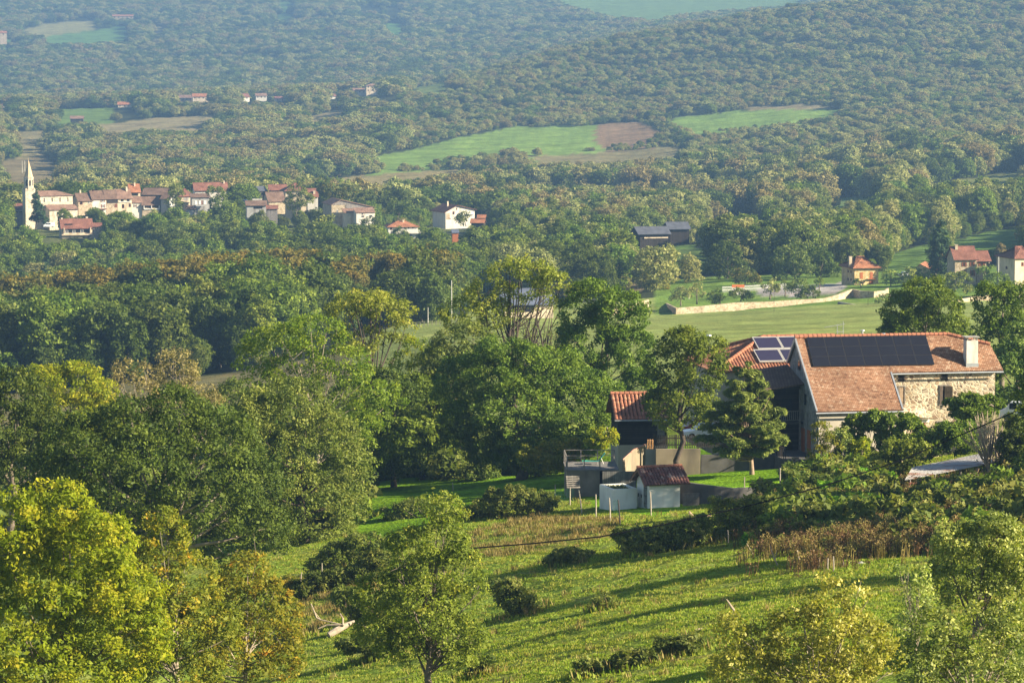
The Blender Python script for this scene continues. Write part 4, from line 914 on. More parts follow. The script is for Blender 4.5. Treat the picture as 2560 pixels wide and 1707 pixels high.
def woods():
    X, Y, Z, U, V, H, rng = wood_positions(); n = len(X); hp = H*F/Y
    nz = np.sin(X*.016+1.7*np.sin(Y*.009))+np.sin(Y*.013-X*.006)+.8*np.sin(X*.041+Y*.033); nz = (nz-nz.mean())/nz.std()
    Kd = np.zeros(n, int); r = rng.random(n)
    def assign(mask, probs):
        c = np.cumsum([p for _, p in probs]); c = c/c[-1]
        q = np.clip(r*.75+.25*(np.tanh(nz)*.5+.5), 0, .9999); id_ = np.searchsorted(c, q); a = np.array([KINDS.index(x) for x, _ in probs])
        Kd[mask] = a[np.minimum(id_, len(a)-1)][mask]
    A = (Y < 1150)&(U < 1150); Bz = (~A)&(Y < 1800)&(U < 1250); Cz = (~A)&(~Bz)&(Y < 2300); Rz = (Y >= 2300)&(Y < 4300)&(U > 1000); Lz = (Y >= 1800)&(Y < 4300)&(U <= 1000); Fz = Y >= 4300
    assign(A, [('oak',.50),('green',.20),('walnut',.24),('brown',.06)])
    assign(Bz, [('oak',.30),('green',.30),('walnut',.20),('pale',.12),('brown',.06),('yellow',.02)])
    assign(Cz, [('oak',.22),('green',.20),('walnut',.24),('pale',.20),('brown',.13),('yellow',.01)])
    assign(Rz, [('oak',.10),('green',.12),('walnut',.20),('pale',.30),('brown',.27),('yellow',.01)])
    assign(Lz, [('oak',.20),('green',.18),('walnut',.20),('pale',.24),('brown',.17),('yellow',.01)])
    assign(Fz, [('oak',.46),('green',.28),('walnut',.14),('pale',.08),('brown',.04)])
    be = A & (Y > 930) & (Y < 1050) & (r > .25); Kd[be] = KINDS.index('beech')
    H[A & (Y >= 1050)] *= .8
    con = (r > .992) & (Y > 1150); Kd[con] = KINDS.index('conifer')
    # what the photo can show: not behind nearer ground, nor below the skyline of the near trees
    sky_ = np.interp(U, [0,60,300,450,540,600,700,820,900,1040,1060,1130,1150,1250,1380,1440,1490,1640,1700,2200,2320,2430,2480,2560],
                        [930,910,930,870,1000,880,790,760,730,780,800,800,720,660,660,720,700,800,830,830,690,820,715,740])
    us = np.linspace(-150,2710,120); ds = np.geomspace(800,8000,160); UU, DD = np.meshgrid(us, ds)
    vg = np.array([ (lambda zz,dd: CY-F*(dd*ST+zz*CT)/(dd*CT-zz*ST))(ground((us-CX)/F*d_, np.full(len(us), d_)), d_) for d_ in ds])
    vmin = np.minimum.accumulate(vg, axis=0); iu = np.clip(np.searchsorted(us, U), 0, 119); idd = np.clip(np.searchsorted(ds, Y)-2, 0, 159)
    top = V-hp*.95; shown = (top < vmin[idd, iu]-4*F/Y) & (top+.35*hp < sky_) & (U > 2) & (U < 2558) & (top > 0)
    order = np.argsort(-(hp*shown)); ind = set(order[:285].tolist())
    # individual trees
    roots = {}
    for i in sorted(ind):
        k = KINDS[Kd[i]]; j = int(rng.integers(0,3)); key = (k,j)
        if A[i]:
            lab, g = {'beech':('orange-topped tree on the crest of the dark wood','orange-topped trees on the crest of the wood'),
             'brown':('brownish tree inside the dark wood on the left','brownish trees of the dark wood'),
             'conifer':('dark conifer in the wood on the left','conifers of the dark wood'),
             'walnut':('olive green tree in the dark wood left of the meadow','olive trees of the dark wood')}.get(k,('dark green tree in the dense wood left of the meadow','dark green trees of the dense wood'))
        elif Bz[i]:
            lab, g = {'pale':('pale dusty green tree on the slope below the village','pale trees below the village'),'brown':('brownish tree on the slope below the village','brown trees below the village'),
             'yellow':('yellow-green tree on the slope below the village','yellow trees below the village'),'conifer':('dark conifer on the slope below the village','conifers below the village'),
             'walnut':('olive green tree on the slope below the village','olive trees below the village')}.get(k,('rounded green tree in the wood below the village','green trees below the village'))
        else:
            lab, g = {'pale':('pale dusty green tree in the wood behind the yellow house','pale trees of the valley wood'),'brown':('brownish tree in the wood behind the yellow house','brown trees of the valley wood'),
             'yellow':('yellow-green tree in the wood behind the yellow house','yellow trees of the valley wood'),'conifer':('dark conifer in the wood behind the yellow house','conifers of the valley wood'),
             'walnut':('olive green tree in the wood behind the yellow house','olive trees of the valley wood')}.get(k,('rounded green tree in the wood behind the yellow house','green trees of the valley wood'))
        nm = {'beech':'beech_tree','conifer':'conifer_tree','oak':'oak_tree'}.get(k,'forest_tree')
        if key not in roots:
            me, lob, C = MIDP[k][j]
            t = empty(nm, (X[i],Y[i],Z[i]-.4), 0)
            limb_mesh(np.random.default_rng(i), (0,0,-.6), lob, C, .24, 10, 5).build('trunk', BARK, t, smooth=True)
            link(bpy.data.objects.new('crown', me), t); roots[key] = t
        else: t = copy_tree(roots[key]); t.location = (X[i],Y[i],Z[i]-.4)
        s = H[i]/12.0; t.scale = (s*rng.uniform(.92,1.12), s*rng.uniform(.92,1.12), s); t.rotation_euler = (0,0,rng.uniform(0,6.28))
        tag(t, lab, 'tree', g)
    # all the others as one mass
    rest = np.array([i for i in range(n) if i not in ind]); meshes = []; base = {}
    for k in KINDS:
        base[k] = len(meshes); meshes += [p[0] for p in MIDP[k]]
    gc, gw = len(meshes), len(meshes)+8; meshes += GR['cool']+GR['warm']
    warmth = np.where(Rz, .72, np.where(Lz, .55, np.where(Cz, .45, .12)))+.22*np.tanh(nz)
    kid = np.array([base[KINDS[Kd[i]]]+(i % 3) if Y[i] < 1700 else (gw if rng.random() < warmth[i] else gc)+int(rng.integers(0,8)) for i in rest])
    s = H[rest]/12.0; wide = np.where(Y[rest] > 2300, 1.28, np.where(Y[rest] > 1700, 1.12, 1.0)); S = np.stack([s*wide*rng.uniform(.9,1.2,len(rest)), s*wide*rng.uniform(.9,1.2,len(rest)), s*np.where(Y[rest] > 2300, .92, 1.0)],1)
    gn_scatter('forest', np.stack([X[rest],Y[rest],Z[rest]-.5],1), S, rng.uniform(0,6.28,len(rest)), kid, meshes, 'hazy mixed forest covering the far slopes and hills')
    print('forest', n, 'individual', len(ind))
woods()
# ------------------------------------------------------------------ the farmstead
def Dat(u, v, lo=110, hi=1000):
    """nearest distance at which the ground under photo column u shows at row v"""
    ds = np.geomspace(lo, hi, 900); x = (u-CX)/F*ds; z = ground(x, ds); d = ds*CT-z*ST; vg = CY-F*(ds*ST+z*CT)/d
    k = np.where(vg <= v)[0]; return float(ds[k[0]] if len(k) else hi)
def ray_plane(u, v, p0, n):
    d = W(u, v, 1.0); return d*(p0.dot(n)/d.dot(n))
ROOFT = m_tiles('plain_clay_tiles', [(.17,.090,.055),(.33,.178,.105),(.26,.138,.08),(.40,.24,.15),(.30,.162,.096),(.46,.33,.23)], .21, .19, lichen=(.42,.30,.19), lic=.63)
PANT = m_plain('orange_pantile', (.28,.12,.075), .35, 2.6, .85, .15, stain=(.50,.30,.18))
PANTD = m_plain('old_pantile', (.14,.062,.050), .45, 2.8, .85, .15, stain=(.36,.27,.22))
RIDGE = m_plain('ridge_tile', (.30,.125,.075), .3, 3.0, .85)
STONE = m_rubble('rubble_wall', [(.27,.19,.13),(.46,.37,.25),(.38,.28,.18),(.52,.44,.32),(.17,.12,.085),(.43,.34,.23),(.32,.26,.19)], (.52,.45,.335), 2.3, .10)
RENDER = m_plain('pale_house_render', (.46,.41,.33), .15, .7, .9, .1, stain=(.34,.29,.22), bump=.2)
BOARDS = m_boards('grey_gable_boards', (.20,.205,.21), (.29,.29,.29), .30, 'Y')
DKBOARD = m_boards('black_weatherboard', (.022,.018,.016), (.045,.036,.032), .22, 'Z')
GWALL = m_plain('garden_wall_render', (.235,.195,.14), .25, .8, .95, .1, stain=(.12,.105,.085), bump=.2)
GREYWOOD = m_plain('grey_wood', (.20,.18,.16), .35, 3, .9)
DKWOOD = m_plain('dark_wood', (.05,.042,.036), .35, 3, .9)
METAL = m_plain('zinc', (.40,.42,.44), .15, 2, .45, .5, .6)
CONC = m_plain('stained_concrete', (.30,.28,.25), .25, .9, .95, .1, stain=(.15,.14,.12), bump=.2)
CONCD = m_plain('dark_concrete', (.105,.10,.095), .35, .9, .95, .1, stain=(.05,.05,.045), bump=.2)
LIME = m_plain('lime_wash', (.78,.77,.70), .08, 1.1, .9, .1, stain=(.60,.57,.49), bump=.15)
SOLAR = newmat('solar_cell'); princ(SOLAR[1], SOLAR[2], (.012,.012,.017), .22, .5); SOLAR = SOLAR[0]
THERM = newmat('collector_glass'); princ(THERM[1], THERM[2], (.030,.024,.050), .2, .5); THERM = THERM[0]
ALU = m_plain('aluminium_frame', (.48,.46,.42), .1, 3, .5, .4, .3)
SHUT = m_boards('weathered_shutter', (.22,.16,.11), (.34,.25,.17), .16, 'X')
def pantile(name, poly, parent, mats, sp=.36, rad=.085, seg=.42, base=.1):
    """roof of rounded tile columns: poly = eave-left, eave-right, then the upper edge back to the left (local coords)"""
    p = [Vector(q) for q in poly]; e = (p[1]-p[0]).normalized(); n = e.cross(p[-1]-p[0]).normalized(); n = n if n.z > 0 else -n; s = n.cross(e).normalized()
    if s.z < 0: s = -s
    q2 = [((a-p[0]).dot(e), (a-p[0]).dot(s)) for a in p]; mb = MB(); mb.slab(p, base); mb.cur = 0
    x = min(a for a, _ in q2)+sp/2; rnd = random.Random(5)
    while x < max(a for a, _ in q2):
        ts = []
        for (a, b), (c, d) in zip(q2, q2[1:]+q2[:1]):
            if (a <= x < c) or (c <= x < a): ts.append(b+(d-b)*(x-a)/(c-a))
        if len(ts) >= 2:
            t0, t1 = min(ts)-.06, max(ts); k = max(1, int((t1-t0)/seg))
            for i in range(k):
                a, b = t0+(t1-t0)*i/k, t0+(t1-t0)*(i+1)/k; r0, r1 = rad*1.12, rad*.9; jx = rnd.uniform(-.02,.02); rows = []
                for t, r in ((a, r0), (b+.02, r1)):
                    rows.append([p[0]+e*(x+jx+r*1.5*math.cos(R(g)))+s*t+n*(r*1.15*math.sin(R(g))) for g in (0,45,90,135,180)])
                for j in range(4): mb.face([rows[0][j],rows[0][j+1],rows[1][j+1],rows[1][j]])
                mb.face(rows[0])
        x += sp
    return mb.build(name, mats, parent)
def ridge_caps(name, a, b, parent, r=.17, step=.42, mat=None):
    a, b = Vector(a), Vector(b); n = max(2, int((b-a).length/step)); P, Q = [], []
    for i in range(n):
        P += [a+(b-a)*(i/n), a+(b-a)*((i+.93)/n)]; Q += [r*1.12, r*.92]
    mb = MB(); mb.tube(P, Q, 8); return mb.build(name, mat or RIDGE, parent)
m_fr = m_plain('panel_frame', (.028,.027,.027), .1, 3, .5, .4)
def farmhouse():
    D = 345; ph = R(11.5); O = W(2042, 1028.6, D); o = empty('farmhouse', O, ph, 'long stone farmhouse with red tile roof, black solar panels and a white chimney', 'house')
    Mi = (Matrix.Translation(O) @ Matrix.Rotation(ph, 4, 'Z')).inverted(); Rz = Matrix.Rotation(ph, 3, 'Z')
    zr, zm, L, Lc = 6.0, 3.0, 18.9, 8.15; ym, yr = 3.75, 7.5; sl = (zr)/yr
    def on_wall(u, v, y): return Mi @ ray_plane(u, v, O+Rz @ Vector((0,y,0)), Rz @ Vector((0,-1,0)))
    nr = Vector((0,-zr,yr)).normalized()
    def on_roof(u, v): return Mi @ ray_plane(u, v, O, Rz @ nr)
    # roof
    xH = 18.5; yH = yr-1.15; zH = yH*sl; yHb = yr+1.0; m2 = (zr-3.5)/2.7; zHb = zr-m2*1.0
    roof = MB(); roof.slab([(0,0,0),(Lc,0,0),(Lc,ym,zm),(L,ym,zm),(xH,yH,zH),(14.7,yr,zr),(0,yr,zr)], .16)
    roof.slab([(0,yr,zr),(14.7,yr,zr),(xH,yHb,zHb),(L,10.2,3.5),(0,10.2,3.5)], .16)
    roof.slab([(14.7,yr,zr),(xH,yH,zH),(xH,yHb,zHb)], .14)
    rf = add_uv(roof.build('roof', ROOFT, o))
    ridge_caps('ridge', (0,yr,zr+.05), (14.7,yr,zr+.05), rf); ridge_caps('hip_ridge', (14.7,yr,zr+.05), (xH,yH,zH+.05), rf)
    # walls
    mb = MB(); mb.prism([(4.3,-7),(9.9,-7),(9.9,3.4),(8.6,4.75),(6.2,4.75),(4.3,3.15)], .36, 18.3, 'x'); mb.build('stone_wall', STONE, o)
    mb = MB(); mb.prism([(.5,-7),(4.295,-7),(4.295,3.1),(.5,.12)], .36, 7.85, 'x'); mb.build('rendered_wall', RENDER, o)
    mb = MB(); mb.prism([(.5,-1.3),(9.9,-1.3),(9.9,3.4),(7.5,5.75),(.5,.15)], .22, .355, 'x'); mb.build('gable_boards', BOARDS, o)
    mb = MB(); mb.prism([(.45,-7),(9.95,-7),(9.95,-1.3),(.45,-1.3)], .20, .352, 'x'); mb.build('gable_wall', BOARDS, o)
    q = MB()
    for y, z in ((2.6,-4.2),(4.6,-4.2)): q.box(.14,y,z-.1,.21,y+1.0,z+2.1)
    q.build('door', WOOD_O, o)
    q = MB(); q.box(.15,6.3,3.1,.23,6.9,4.0); q.build('gable_window', GLASS, o); q = MB(); q.box(.15,4.2,.1,.23,4.7,1.1); q.build('gable_window', GLASS, o)
    # verge boards, gutters, downpipe
    for vq in ([(-.05,0,.06),(.10,0,.06),(.10,yr,zr+.06),(-.05,yr,zr+.06)],[(-.05,yr,zr+.06),(.10,yr,zr+.06),(.10,10.2,3.56),(-.05,10.2,3.56)],[(Lc-.1,0,.05),(Lc+.05,0,.05),(Lc+.05,ym,zm+.05),(Lc-.1,ym,zm+.05)]): MB().slab(vq,.29).build('verge', METAL, rf)
    q = MB(); q.tube([(-.1,-.08,-.17),(Lc+.05,-.08,-.19)], .08, 6); q.build('gutter', METAL, rf); q = MB(); q.tube([(Lc+.1,ym-.08,zm-.17),(L,ym-.08,zm-.19)], .08, 6); q.build('gutter', METAL, rf)
    q = MB(); q.tube([(.1,-.05,-.2),(.3,.42,-.6),(.3,.42,-5)], .05, 6); q.build('downpipe', METAL, o)
    # 7 x 3 black panels lying on the roof
    c = [on_roof(*p) for p in ((2015.2,845.8),(2314,840.5),(2336,913.5),(2032.7,918.2))]
    for r_ in range(3):
        for i in range(7):
            P = []
            for s, t in ((i,r_),(i+1,r_),(i+1,r_+1),(i,r_+1)):
                s, t = s/7, t/3; P.append((c[0]*(1-s)+c[1]*s)*(1-t)+(c[3]*(1-s)+c[2]*s)*t)
            m = sum(P, Vector())/4; P = [m+(p-m)*.988+nr*.14 for p in P]
            mb = MB(); mb.slab(P, .06); k = MB().slab([m+nr*.14+(p-m-nr*.14)*.965+nr*.006 for p in P], .01)
            pn = mb.build('solar_panel', m_fr, rf); k.build('cells', SOLAR, pn)
    # chimney with a slab on four feet
    b = on_roof(2427, 906); mb = MB(); mb.box(b.x-.55,b.y-.4,b.z-.6,b.x+.55,b.y+.55,b.z+2.05); ch = mb.build('chimney', m_plain('white_chimney', (.62,.58,.53), .12, 1.5, .9, stain=(.42,.36,.30)), rf)
    q = MB(); q.slab([(b.x-.7,b.y-.5,b.z+2.42),(b.x+.7,b.y-.5,b.z+2.42),(b.x+.7,b.y+.7,b.z+2.42),(b.x-.7,b.y+.7,b.z+2.42)], .08)
    for sx in (-.45,.45):
        for sy in (-.3,.45): q.box(b.x+sx-.07,b.y+sy-.07,b.z+2.05,b.x+sx+.07,b.y+sy+.07,b.z+2.36)
    q.build('chimney_cap', CONC, ch); q = MB(); q.box(b.x-.6,b.y-.46,b.z-.45,b.x+.6,b.y-.402,b.z-.02); q.build('flashing', METAL, ch)
    # windows of the stone wall
    def opening(u, v, wp, hp, y, name, mats, frame=DKWOOD):
        a = on_wall(u, v, y); k = F/(D+y); w_, h_ = wp/k/2, hp/k/2; mb = MB()
        for x0,x1,z0,z1 in ((-w_-.08,-w_,-h_,h_),(w_,w_+.08,-h_,h_),(-w_-.08,w_+.08,h_,h_+.1),(-w_-.08,w_+.08,-h_-.1,-h_)): mb.box(a.x+x0,y-.07,a.z+z0,a.x+x1,y+.1,a.z+z1)
        f = mb.build(name, frame, o); MB().box(a.x-w_,y-.02,a.z-h_,a.x+w_,y+.1,a.z+h_).build('pane', mats, f); return f, a, w_, h_
    opening(2253,944,13,14,4.3,'window',DARK); opening(2361,941.5,13,12,4.3,'window',DARK)
    f, a, w_, h_ = opening(2360,987,22,46,4.3,'window',DARK,GREYWOOD)
    MB().box(a.x-w_,4.3-.10,a.z-h_,a.x-.12,4.3-.03,a.z+h_).build('shutter', m_boards('dark_shutter',(.10,.075,.06),(.15,.115,.09),.16,'X'), f)
    mb = MB(); mb.prism([(a.x+.02,4.24),(a.x+w_+.28,3.82),(a.x+w_+.31,3.88),(a.x+.05,4.30)], a.z-h_, a.z+h_, 'z'); mb.build('shutter', SHUT, f)
    f, a, w_, h_ = opening(2254,988,14,44,4.3,'window',SHUT,GREYWOOD)
    f, a, w_, h_ = opening(2298,1085,24,56,4.3,'door',DARK,WOOD_O); MB().box(a.x-w_-.2,3.75,a.z+h_+.15,a.x+w_+.35,4.28,a.z+h_+.42).build('awning_box', LIME, f)
    MB().slab([(a.x-w_-1.2,3.4,a.z+h_+.75),(a.x+w_+.6,3.4,a.z+h_+.55),(a.x+w_+.2,4.29,a.z+h_+1.35),(a.x-w_-1.2,4.29,a.z+h_+1.5)],.15).build('porch_ledge', STONE, o)
    opening(2356,1071,28,34,4.3,'window',GLASS,GREYWOOD)
    q = MB(); a = on_wall(2351,990,4.3); 
    # antenna, roof vents
    t = MB(); A = Mi @ W(2098,812,D+7.6); z0 = zr+.1
    t.tube([(A.x,yr,z0),(A.x,yr,A.z)],.03,5); t.tube([(A.x-1.25,yr-.1,A.z-.25),(A.x+.75,yr+.05,A.z+.02)],.025,4); t.tube([(A.x+.55,yr,z0),(A.x+.55,yr,A.z+.25)],.025,4); t.tube([(A.x-.1,yr,z0+.35),(A.x+.65,yr,z0+.35)],.03,4)
    for i in range(7): x = A.x-1.2+i*.27; t.tube([(x,yr-.25,A.z-.25+i*.03),(x,yr+.25,A.z-.25+i*.03)],.012,3)
    t.build('antenna', METAL, rf)
    for u in (2165,2222):
        A = Mi @ W(u,832,D+7.6); mb = MB(); mb.tube([(A.x,yr+.1,zr-.2),(A.x,yr+.1,zr+(.42 if u<2200 else .12))],.09,8); mb.tube([(A.x,yr+.1,zr+(.5 if u<2200 else .17)),(A.x,yr+.1,zr+(.56 if u<2200 else .22))],[.24,.2],8); mb.build('vent_pipe', METAL, rf)
    # timber annex left of the gable, lean-to roof, balcony, terrace with steps
    mb = MB(); mb.box(-3.4,6.4,-7,.19,10.3,1.7); mb.build('annex_wall', DKBOARD, o)
    mb = MB(); mb.slab([(-4.0,5.0,1.45),(.19,5.0,2.0),(.19,10.5,3.2),(-4.0,10.5,2.65)], .14); add_uv(mb.build('annex_roof', TIL['brown'], o))
    mb = MB(); mb.box(-3.4,5.1,-1.75,.18,6.39,-1.55); bl = mb.build('balcony', DKWOOD, o)
    mb = MB(); mb.box(-3.4,5.1,-.58,.18,5.18,-.5); mb.box(-3.4,5.11,-1.4,.18,5.17,-1.34)
    for i in range(20): mb.box(-3.36+i*.185,5.12,-1.34,-3.30+i*.185,5.16,-.58)
    mb.build('railing', GREYWOOD, bl)
    for x in (-3.3,-.15): MB().box(x-.07,5.0,-4.2,x+.07,5.14,1.5).build('post', GREYWOOD, bl)
    for x in (-2.3,-1.0): MB().box(x-.45,6.33,-1.5,x+.45,6.395,.5).build('annex_window', GLASS, o)
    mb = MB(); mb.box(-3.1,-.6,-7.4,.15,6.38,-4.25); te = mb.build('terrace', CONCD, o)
    mb = MB()
    for i in range(3): mb.box(-1.9,-.95-.35*i,-7.4,.1,-.601-.35*i,-4.55-.28*i)
    mb.build('step', CONCD, te); MB().box(-2.5,-1.0,-7.4,-1.92,-.602,-4.0).build('stone_pier', STONE, te)
    mb = MB()
    for i in range(9): mb.box(-3.08,-.5+i*.6,-4.25,-3.02,-.44+i*.6,-3.3)
    mb.box(-3.09,-.5,-3.3,-3.01,4.4,-3.22); mb.build('terrace_railing', DKWOOD, te)
    # rear wing with hipped pantile roof and four thermal collectors
    P = Mi @ W(1786, 930, 354); a, rise, w_ = 6.6, 2.45, 13.5; X0, Y0, Z0 = P.x, P.y, P.z
    A,B,Cc,Dd = (X0,Y0,Z0),(X0+w_,Y0,Z0),(X0+w_,Y0+2*a,Z0),(X0,Y0+2*a,Z0); E,G_ = (X0+6.4,Y0+a,Z0+rise),(X0+w_,Y0+a,Z0+rise)
    wr = pantile('wing_roof', [A,B,G_,E], o, PANT, .30, .075); pantile('wing_hip', [Dd,A,E], wr, PANT, .30, .075)
    MB().slab([Cc,Dd,E,G_], -.1).build('wing_roof_back', PANT, wr)
    ridge_caps('wing_ridge', Vector(E)+Vector((0,0,.1)), Vector(G_)+Vector((0,0,.1)), wr); ridge_caps('wing_hip_ridge', Vector(A)+Vector((0,0,.08)), Vector(E)+Vector((0,0,.1)), wr); ridge_caps('wing_hip_ridge', Vector(Dd)+Vector((0,0,.08)), Vector(E)+Vector((0,0,.1)), wr)
    MB().box(X0+.5,Y0+.5,Z0-8,X0+w_-.2,Y0+2*a-.5,Z0-.12).build('wing_wall', RENDER, o)
    n2 = Vector((0,-rise,a)).normalized(); s2 = Vector((0,a,rise)).normalized(); pw = O+Rz @ Vector(A)
    c = [Mi @ ray_plane(u, v, pw, Rz @ n2) for u, v in ((1879,848.5),(1884.5,911))]
    L0, hgt = c[0], (c[0]-c[1]).dot(s2)/2
    for r_ in range(2):
        for i in range(2):
            x0 = (c[0].x if r_ == 0 else (c[0].x+c[1].x)/2)+i*2.45; b_ = Vector((x0, c[0].y, c[0].z))-s2*hgt*r_-s2*.04; P4 = [b_+n2*.28, b_+Vector((2.40,0,0))+n2*.28, b_+Vector((2.40,0,0))-s2*(hgt-.08)+n2*.28, b_-s2*(hgt-.08)+n2*.28]
            f = MB().slab(P4, .12).build('solar_collector', ALU, wr); m = sum(P4, Vector())/4
            MB().slab([m+Vector(((p-m).x*.925,(p-m).y*.86,(p-m).z*.86))+n2*.01 for p in P4], .02).build('collector_glass', THERM, f)
    A = Mi @ W(1772,838,360); mb = MB(); mb.tube([(A.x,A.y,A.z-1.6),(A.x,A.y,A.z-.1)],.11,8); mb.tube([(A.x,A.y,A.z-.05),(A.x,A.y,A.z+.05)],[.28,.22],8); mb.build('flue', METAL, wr)
farmhouse()
def outbuildings():
    BR.append((1540,978,1640,1130,356)); 
    h = House('outbuilding','dark weatherboarded outbuilding with orange pantile roof beside the deck',1546,1668,1038,1133,356,5.2,6,'outbuilding',base=3)
    w, d, hh, o_ = h.w, h.dp, h.h, .42; rise = 1.75; mb = MB(); z1 = h.Z(1112)
    mb.prism([(0,z1),(d,z1),(d,hh),(d/2,hh+rise),(0,hh)], 0, w, 'x'); mb.build('board_wall', DKBOARD, h.o)
    MB().box(-.03,-.03,-3,w+.03,d+.03,z1-.003).build('stone_base', RENDER, h.o)
    m1 = rise/(d/2); rf = pantile('roof', [(-o_,-o_,hh-m1*o_),(w+o_,-o_,hh-m1*o_),(w+o_,d/2,hh+rise),(-o_,d/2,hh+rise)], h.o, PANT, .37, .095)
    pantile('roof_back', [(w+o_,d+o_,hh-m1*o_),(-o_,d+o_,hh-m1*o_),(-o_,d/2,hh+rise),(w+o_,d/2,hh+rise)], rf, PANT, .37, .095)
    ridge_caps('ridge', (-o_,d/2,hh+rise+.08), (w+o_,d/2,hh+rise+.08), rf); MB().tube([(-o_,-o_-.08,hh-m1*o_-.12),(w+o_,-o_-.08,hh-m1*o_-.12)],.07,6).build('gutter', METAL, rf)
    MB().box(w-.9,-.05,z1+.2,w-.2,.02,z1+2.0).build('corner_post', GREYWOOD, h.o)
    # small white shed
    D = 317; k = F/D; ph = R(18); P = W(1622.4,1272,D); o = empty('pump_shed', P, ph, 'small white-washed shed with weathered pantile roof and green-grey door', 'shed')
    w, d, hh, rise = 2.75, 2.95, 2.28, .95
    mb = MB(); mb.prism([(0,-1.2),(d,-1.2),(d,hh),(d/2,hh+rise),(0,hh)], 0, w, 'x'); mb.build('wall', LIME, o)
    m1 = rise/(d/2); ov = .38; rf = pantile('roof', [(-.5,-ov,hh-m1*ov+.03),(w+.75,-ov,hh-m1*ov+.03),(w+.75,d/2,hh+rise+.03),(-.5,d/2,hh+rise+.03)], o, PANTD, .27, .085, .36)
    pantile('roof_back', [(w+.75,d+ov,hh-m1*ov+.03),(-.5,d+ov,hh-m1*ov+.03),(-.5,d/2,hh+rise+.03),(w+.75,d/2,hh+rise+.03)], rf, PANTD, .27, .085, .36)
    ridge_caps('ridge', (-.55,d/2,hh+rise+.12), (w+.75,d/2,hh+rise+.12), rf, .13, .38)
    q = MB(); q.slab([(-.52,-ov,hh-m1*ov-.02),(-.46,-ov,hh-m1*ov-.02),(-.46,d/2,hh+rise-.02),(-.52,d/2,hh+rise-.02)], .14); q.slab([(-.52,d/2,hh+rise-.02),(-.46,d/2,hh+rise-.02),(-.46,d+ov,hh-m1*ov-.02),(-.52,d+ov,hh-m1*ov-.02)], .14); q.build('bargeboard', m_plain('brown_bargeboard',(.28,.15,.09),.2,3), rf)
    dr = MB().box(-.06,.45,0.02,-.003,1.15,1.95).build('door', m_boards('grey_green_door',(.17,.18,.16),(.24,.25,.22),.14,'Y'), o)
    q = MB(); [q.box(-.085,.4,z,-.061,1.05,z+.06) for z in (.35,1.0,1.65)]; q.build('hinge', DKWOOD, dr)
    for y in (1.75,2.45): MB().box(-.03,y,.72,.02,y+.17,1.0).build('vent_hole', DARK, o)
    # open water tank joined to it, filled with soil and weeds
    P = W(1531.5,1266,D+.6); o = empty('water_tank', P, ph, 'low white concrete tank with open top full of weeds beside the shed', 'tank'); w, d, hh = 2.15, 3.3, 1.45; t = .2
    mb = MB(); mb.box(0,0,-1.2,w,t,hh); mb.box(0,d-t,-1.2,w,d,hh); mb.box(0,t,-1.2,t,d-t,hh); mb.box(w-t,t,-1.2,w,d-t,hh); mb.build('wall', LIME, o)
    MB().box(t,t,-1,w-t,d-t,hh-.18).build('soil', m_plain('weedy_soil',(.15,.13,.055),.4,4,.95), o)
    rng = np.random.default_rng(3); n = 260; C = np.stack([rng.uniform(t,w-t,n),rng.uniform(t,d-t,n),np.full(n,hh-.12)],1); leaf_object('weeds', leaves(rng, C+rng.normal(0,.03,(n,3)), np.tile([0,0,1.],(n,1)), .16, 2.2, .2, .8), rng.random(n), LF['bramble'], o)
    # retaining wall of the lawn
    us = np.linspace(1690,1962,18); mb = MB(); pts = [G(u, wall_front(u)-.25) for u in us]; tops = [W(u, np.interp(u,[1690,1760,1830,1900,1962],[1202,1212,1221,1218,1217]), p.y).z for u, p in zip(us, pts)]
    for i in range(17):
        a, b = pts[i], pts[i+1]; za, zb = tops[i], tops[i+1]; t = .45
        for f in ([(a.x,a.y,a.z-1),(b.x,b.y,b.z-1),(b.x,b.y,zb),(a.x,a.y,za)],[(a.x,a.y,za),(b.x,b.y,zb),(b.x,b.y+t,zb+.01),(a.x,a.y+t,za+.01)],[(b.x,b.y+t,b.z-1),(a.x,a.y+t,a.z-1),(a.x,a.y+t,za+.01),(b.x,b.y+t,zb+.01)]): mb.face(f)
    for a, za, s in ((pts[0],tops[0],1),(pts[-1],tops[-1],-1)): mb.face([(a.x,a.y,a.z-1),(a.x,a.y,za),(a.x,a.y+.45,za+.01),(a.x,a.y+.45,a.z-1)])
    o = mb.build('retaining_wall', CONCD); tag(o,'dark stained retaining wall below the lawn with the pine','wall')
    # deck on a concrete base
    P = W(1418,1213,338); k = F/338; o = empty('deck', P, R(2), 'raised timber deck with railings on a concrete base', 'deck'); wd, dd, zt = 4.5, 5.4, 1.42
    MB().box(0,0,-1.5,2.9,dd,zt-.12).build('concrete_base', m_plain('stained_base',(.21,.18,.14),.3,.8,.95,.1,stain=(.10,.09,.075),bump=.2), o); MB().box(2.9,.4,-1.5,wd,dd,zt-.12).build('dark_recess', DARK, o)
    mb = MB()
    for i in range(30): mb.box(-.1,-.1+i*.187,zt-.118,wd+.1,.065+i*.187,zt)
    mb.build('decking', m_plain('decking',(.16,.15,.14),.3,2,.85), o)
    mb = MB(); zz = zt+1.05
    for x,y in ((0,0),(0,1.8),(0,3.6),(0,dd),(1.5,dd),(3.0,dd),(wd,dd),(1.5,0),(2.9,0)): MB().box(x-.05,y-.05,zt,x+.05,y+.05,zz).build('railing_post', GREYWOOD, o)
    for z in (zz-.03, zt+.5):
        mb.box(-.04,0,z,.04,dd,z+.06); mb.box(0,dd-.03,z,wd,dd+.03,z+.06)
    mb.box(0,-.03,zz-.03,1.5,.03,zz+.03); mb.build('handrail', GREYWOOD, o)
